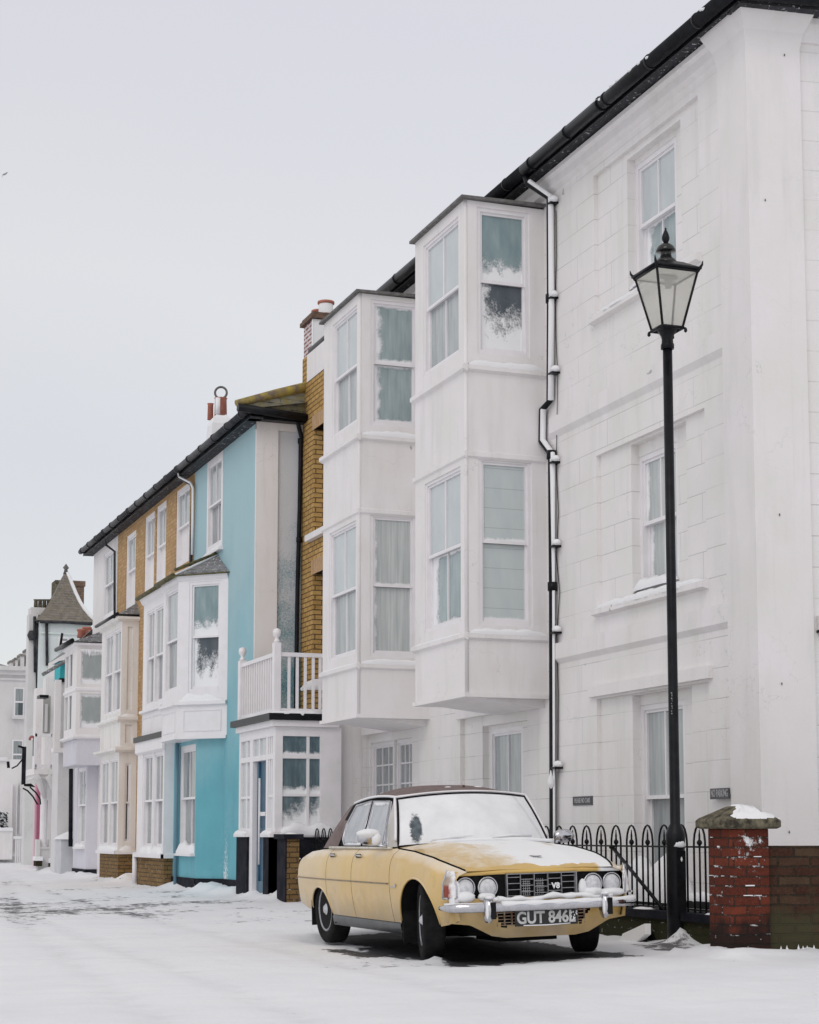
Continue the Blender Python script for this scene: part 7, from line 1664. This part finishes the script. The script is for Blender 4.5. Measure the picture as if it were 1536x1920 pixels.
def lampmat():
    if 'corner_lamp_lens' in MATS: return MATS['corner_lamp_lens']
    m, n, b = newmat('corner_lamp_lens'); v = oc(n); s = N(n, 'ShaderNodeSeparateXYZ'); n.links.new(v, s.inputs[0])
    c = mix(n, ramp(n, s.outputs[2], .60, .62), (.26, .035, .015), (.42, .33, .27)); 
    f = ramp(n, mth(n, 'ADD', mth(n, 'MULTIPLY_ADD', s.outputs[0], 7, -4.66), mth(n, 'MULTIPLY', noise(n, v, 20, 4), .35)), .14, .30)
    f2 = mth(n, 'MAXIMUM', f, ramp(n, s.outputs[2], .665, .70))
    n.links.new(mix(n, f2, c, (.84, .84, .85)), b.inputs['Base Color']); b.inputs['Roughness'].default_value = .25
    return m
def postmat():
    if 'front_post_paint' in MATS: return MATS['front_post_paint']
    return plain('front_post_paint', (.62, .60, .57), .5, (.45, .43, .40), 6)
def sidemat():
    if 'fogged_side_glass' in MATS: return MATS['fogged_side_glass']
    return panemat('fogged_side_glass', (.36, .38, .41), (.50, .52, .55), frost=[('b', .06), ('t', .10), ('l', .05)], rough=.25, speck=.1, seedv=7)
def screenmat():
    m, n, b = newmat('snowed_windscreen'); uv = uvc(n); v = oc(n); s = N(n, 'ShaderNodeSeparateXYZ'); n.links.new(uv, s.inputs[0]); u_, v_ = s.outputs[0], s.outputs[1]
    # the one clear patch low on the driver's side
    du = mth(n, 'DIVIDE', mth(n, 'SUBTRACT', u_, .105), .042); dv = mth(n, 'DIVIDE', mth(n, 'SUBTRACT', v_, .36), .36)
    d = mth(n, 'ADD', mth(n, 'MULTIPLY', du, du), mth(n, 'MULTIPLY', dv, dv)); up_ = mth(n, 'MULTIPLY', ramp(n, v_, .35, .75), .55)
    f = mth(n, 'ADD', mth(n, 'ADD', d, up_), mth(n, 'MULTIPLY', mth(n, 'SUBTRACT', noise(n, v, 26, 5, .75), .5), 2.1))
    f = ramp(n, f, .60, 1.0)
    e = mth(n, 'MULTIPLY', ramp(n, mth(n, 'ADD', mth(n, 'ABSOLUTE', mth(n, 'SUBTRACT', mth(n, 'MULTIPLY_ADD', v_, .07, u_), .965)), mth(n, 'MULTIPLY', noise(n, v, 18, 4), .03)), .032, .022), .35)
    sn = mix(n, ramp(n, noise(n, v, 4, 6, .65), .35, .65), (.84, .845, .865), (.74, .75, .775))
    gl = mix(n, ramp(n, noise(n, v, 9, 3), .4, .6), (.05, .07, .085), (.13, .16, .18))
    c = mix(n, f, gl, sn); c = mix(n, e, c, (.50, .51, .52))
    n.links.new(c, b.inputs['Base Color']); r_ = N(n, 'ShaderNodeMapRange'); n.links.new(f, r_.inputs[0]); r_.inputs[3].default_value = .12; r_.inputs[4].default_value = .8; n.links.new(r_.outputs[0], b.inputs['Roughness'])
    bump(n, b, mth(n, 'ADD', f, mth(n, 'MULTIPLY', noise(n, v, 30, 5), .3)), .3, .01)
    return m
def text_car(parent, body, size, mat, c, name, thick=0.0, ex=.001, sx=1.0):
    cu = bpy.data.curves.new(name, 'FONT'); cu.body = body; cu.size = size; cu.align_x = 'CENTER'; cu.align_y = 'CENTER'; cu.offset = thick; cu.extrude = ex
    o = bpy.data.objects.new(name, cu); COL.objects.link(o); dg = bpy.context.evaluated_depsgraph_get(); dg.update()
    me = bpy.data.meshes.new_from_object(o.evaluated_get(dg)); bpy.data.objects.remove(o)
    out = [(c[0] + q.co[2], c[1] + q.co[0] * sx, c[2] + q.co[1]) for q in me.vertices]
    m2 = bpy.data.meshes.new(name); m2.from_pydata(out, [], [tuple(p.vertices) for p in me.polygons]); m2.materials.append(mat)
    ob = bpy.data.objects.new(name, m2); COL.objects.link(ob); ob.parent = parent
    return ob
car()
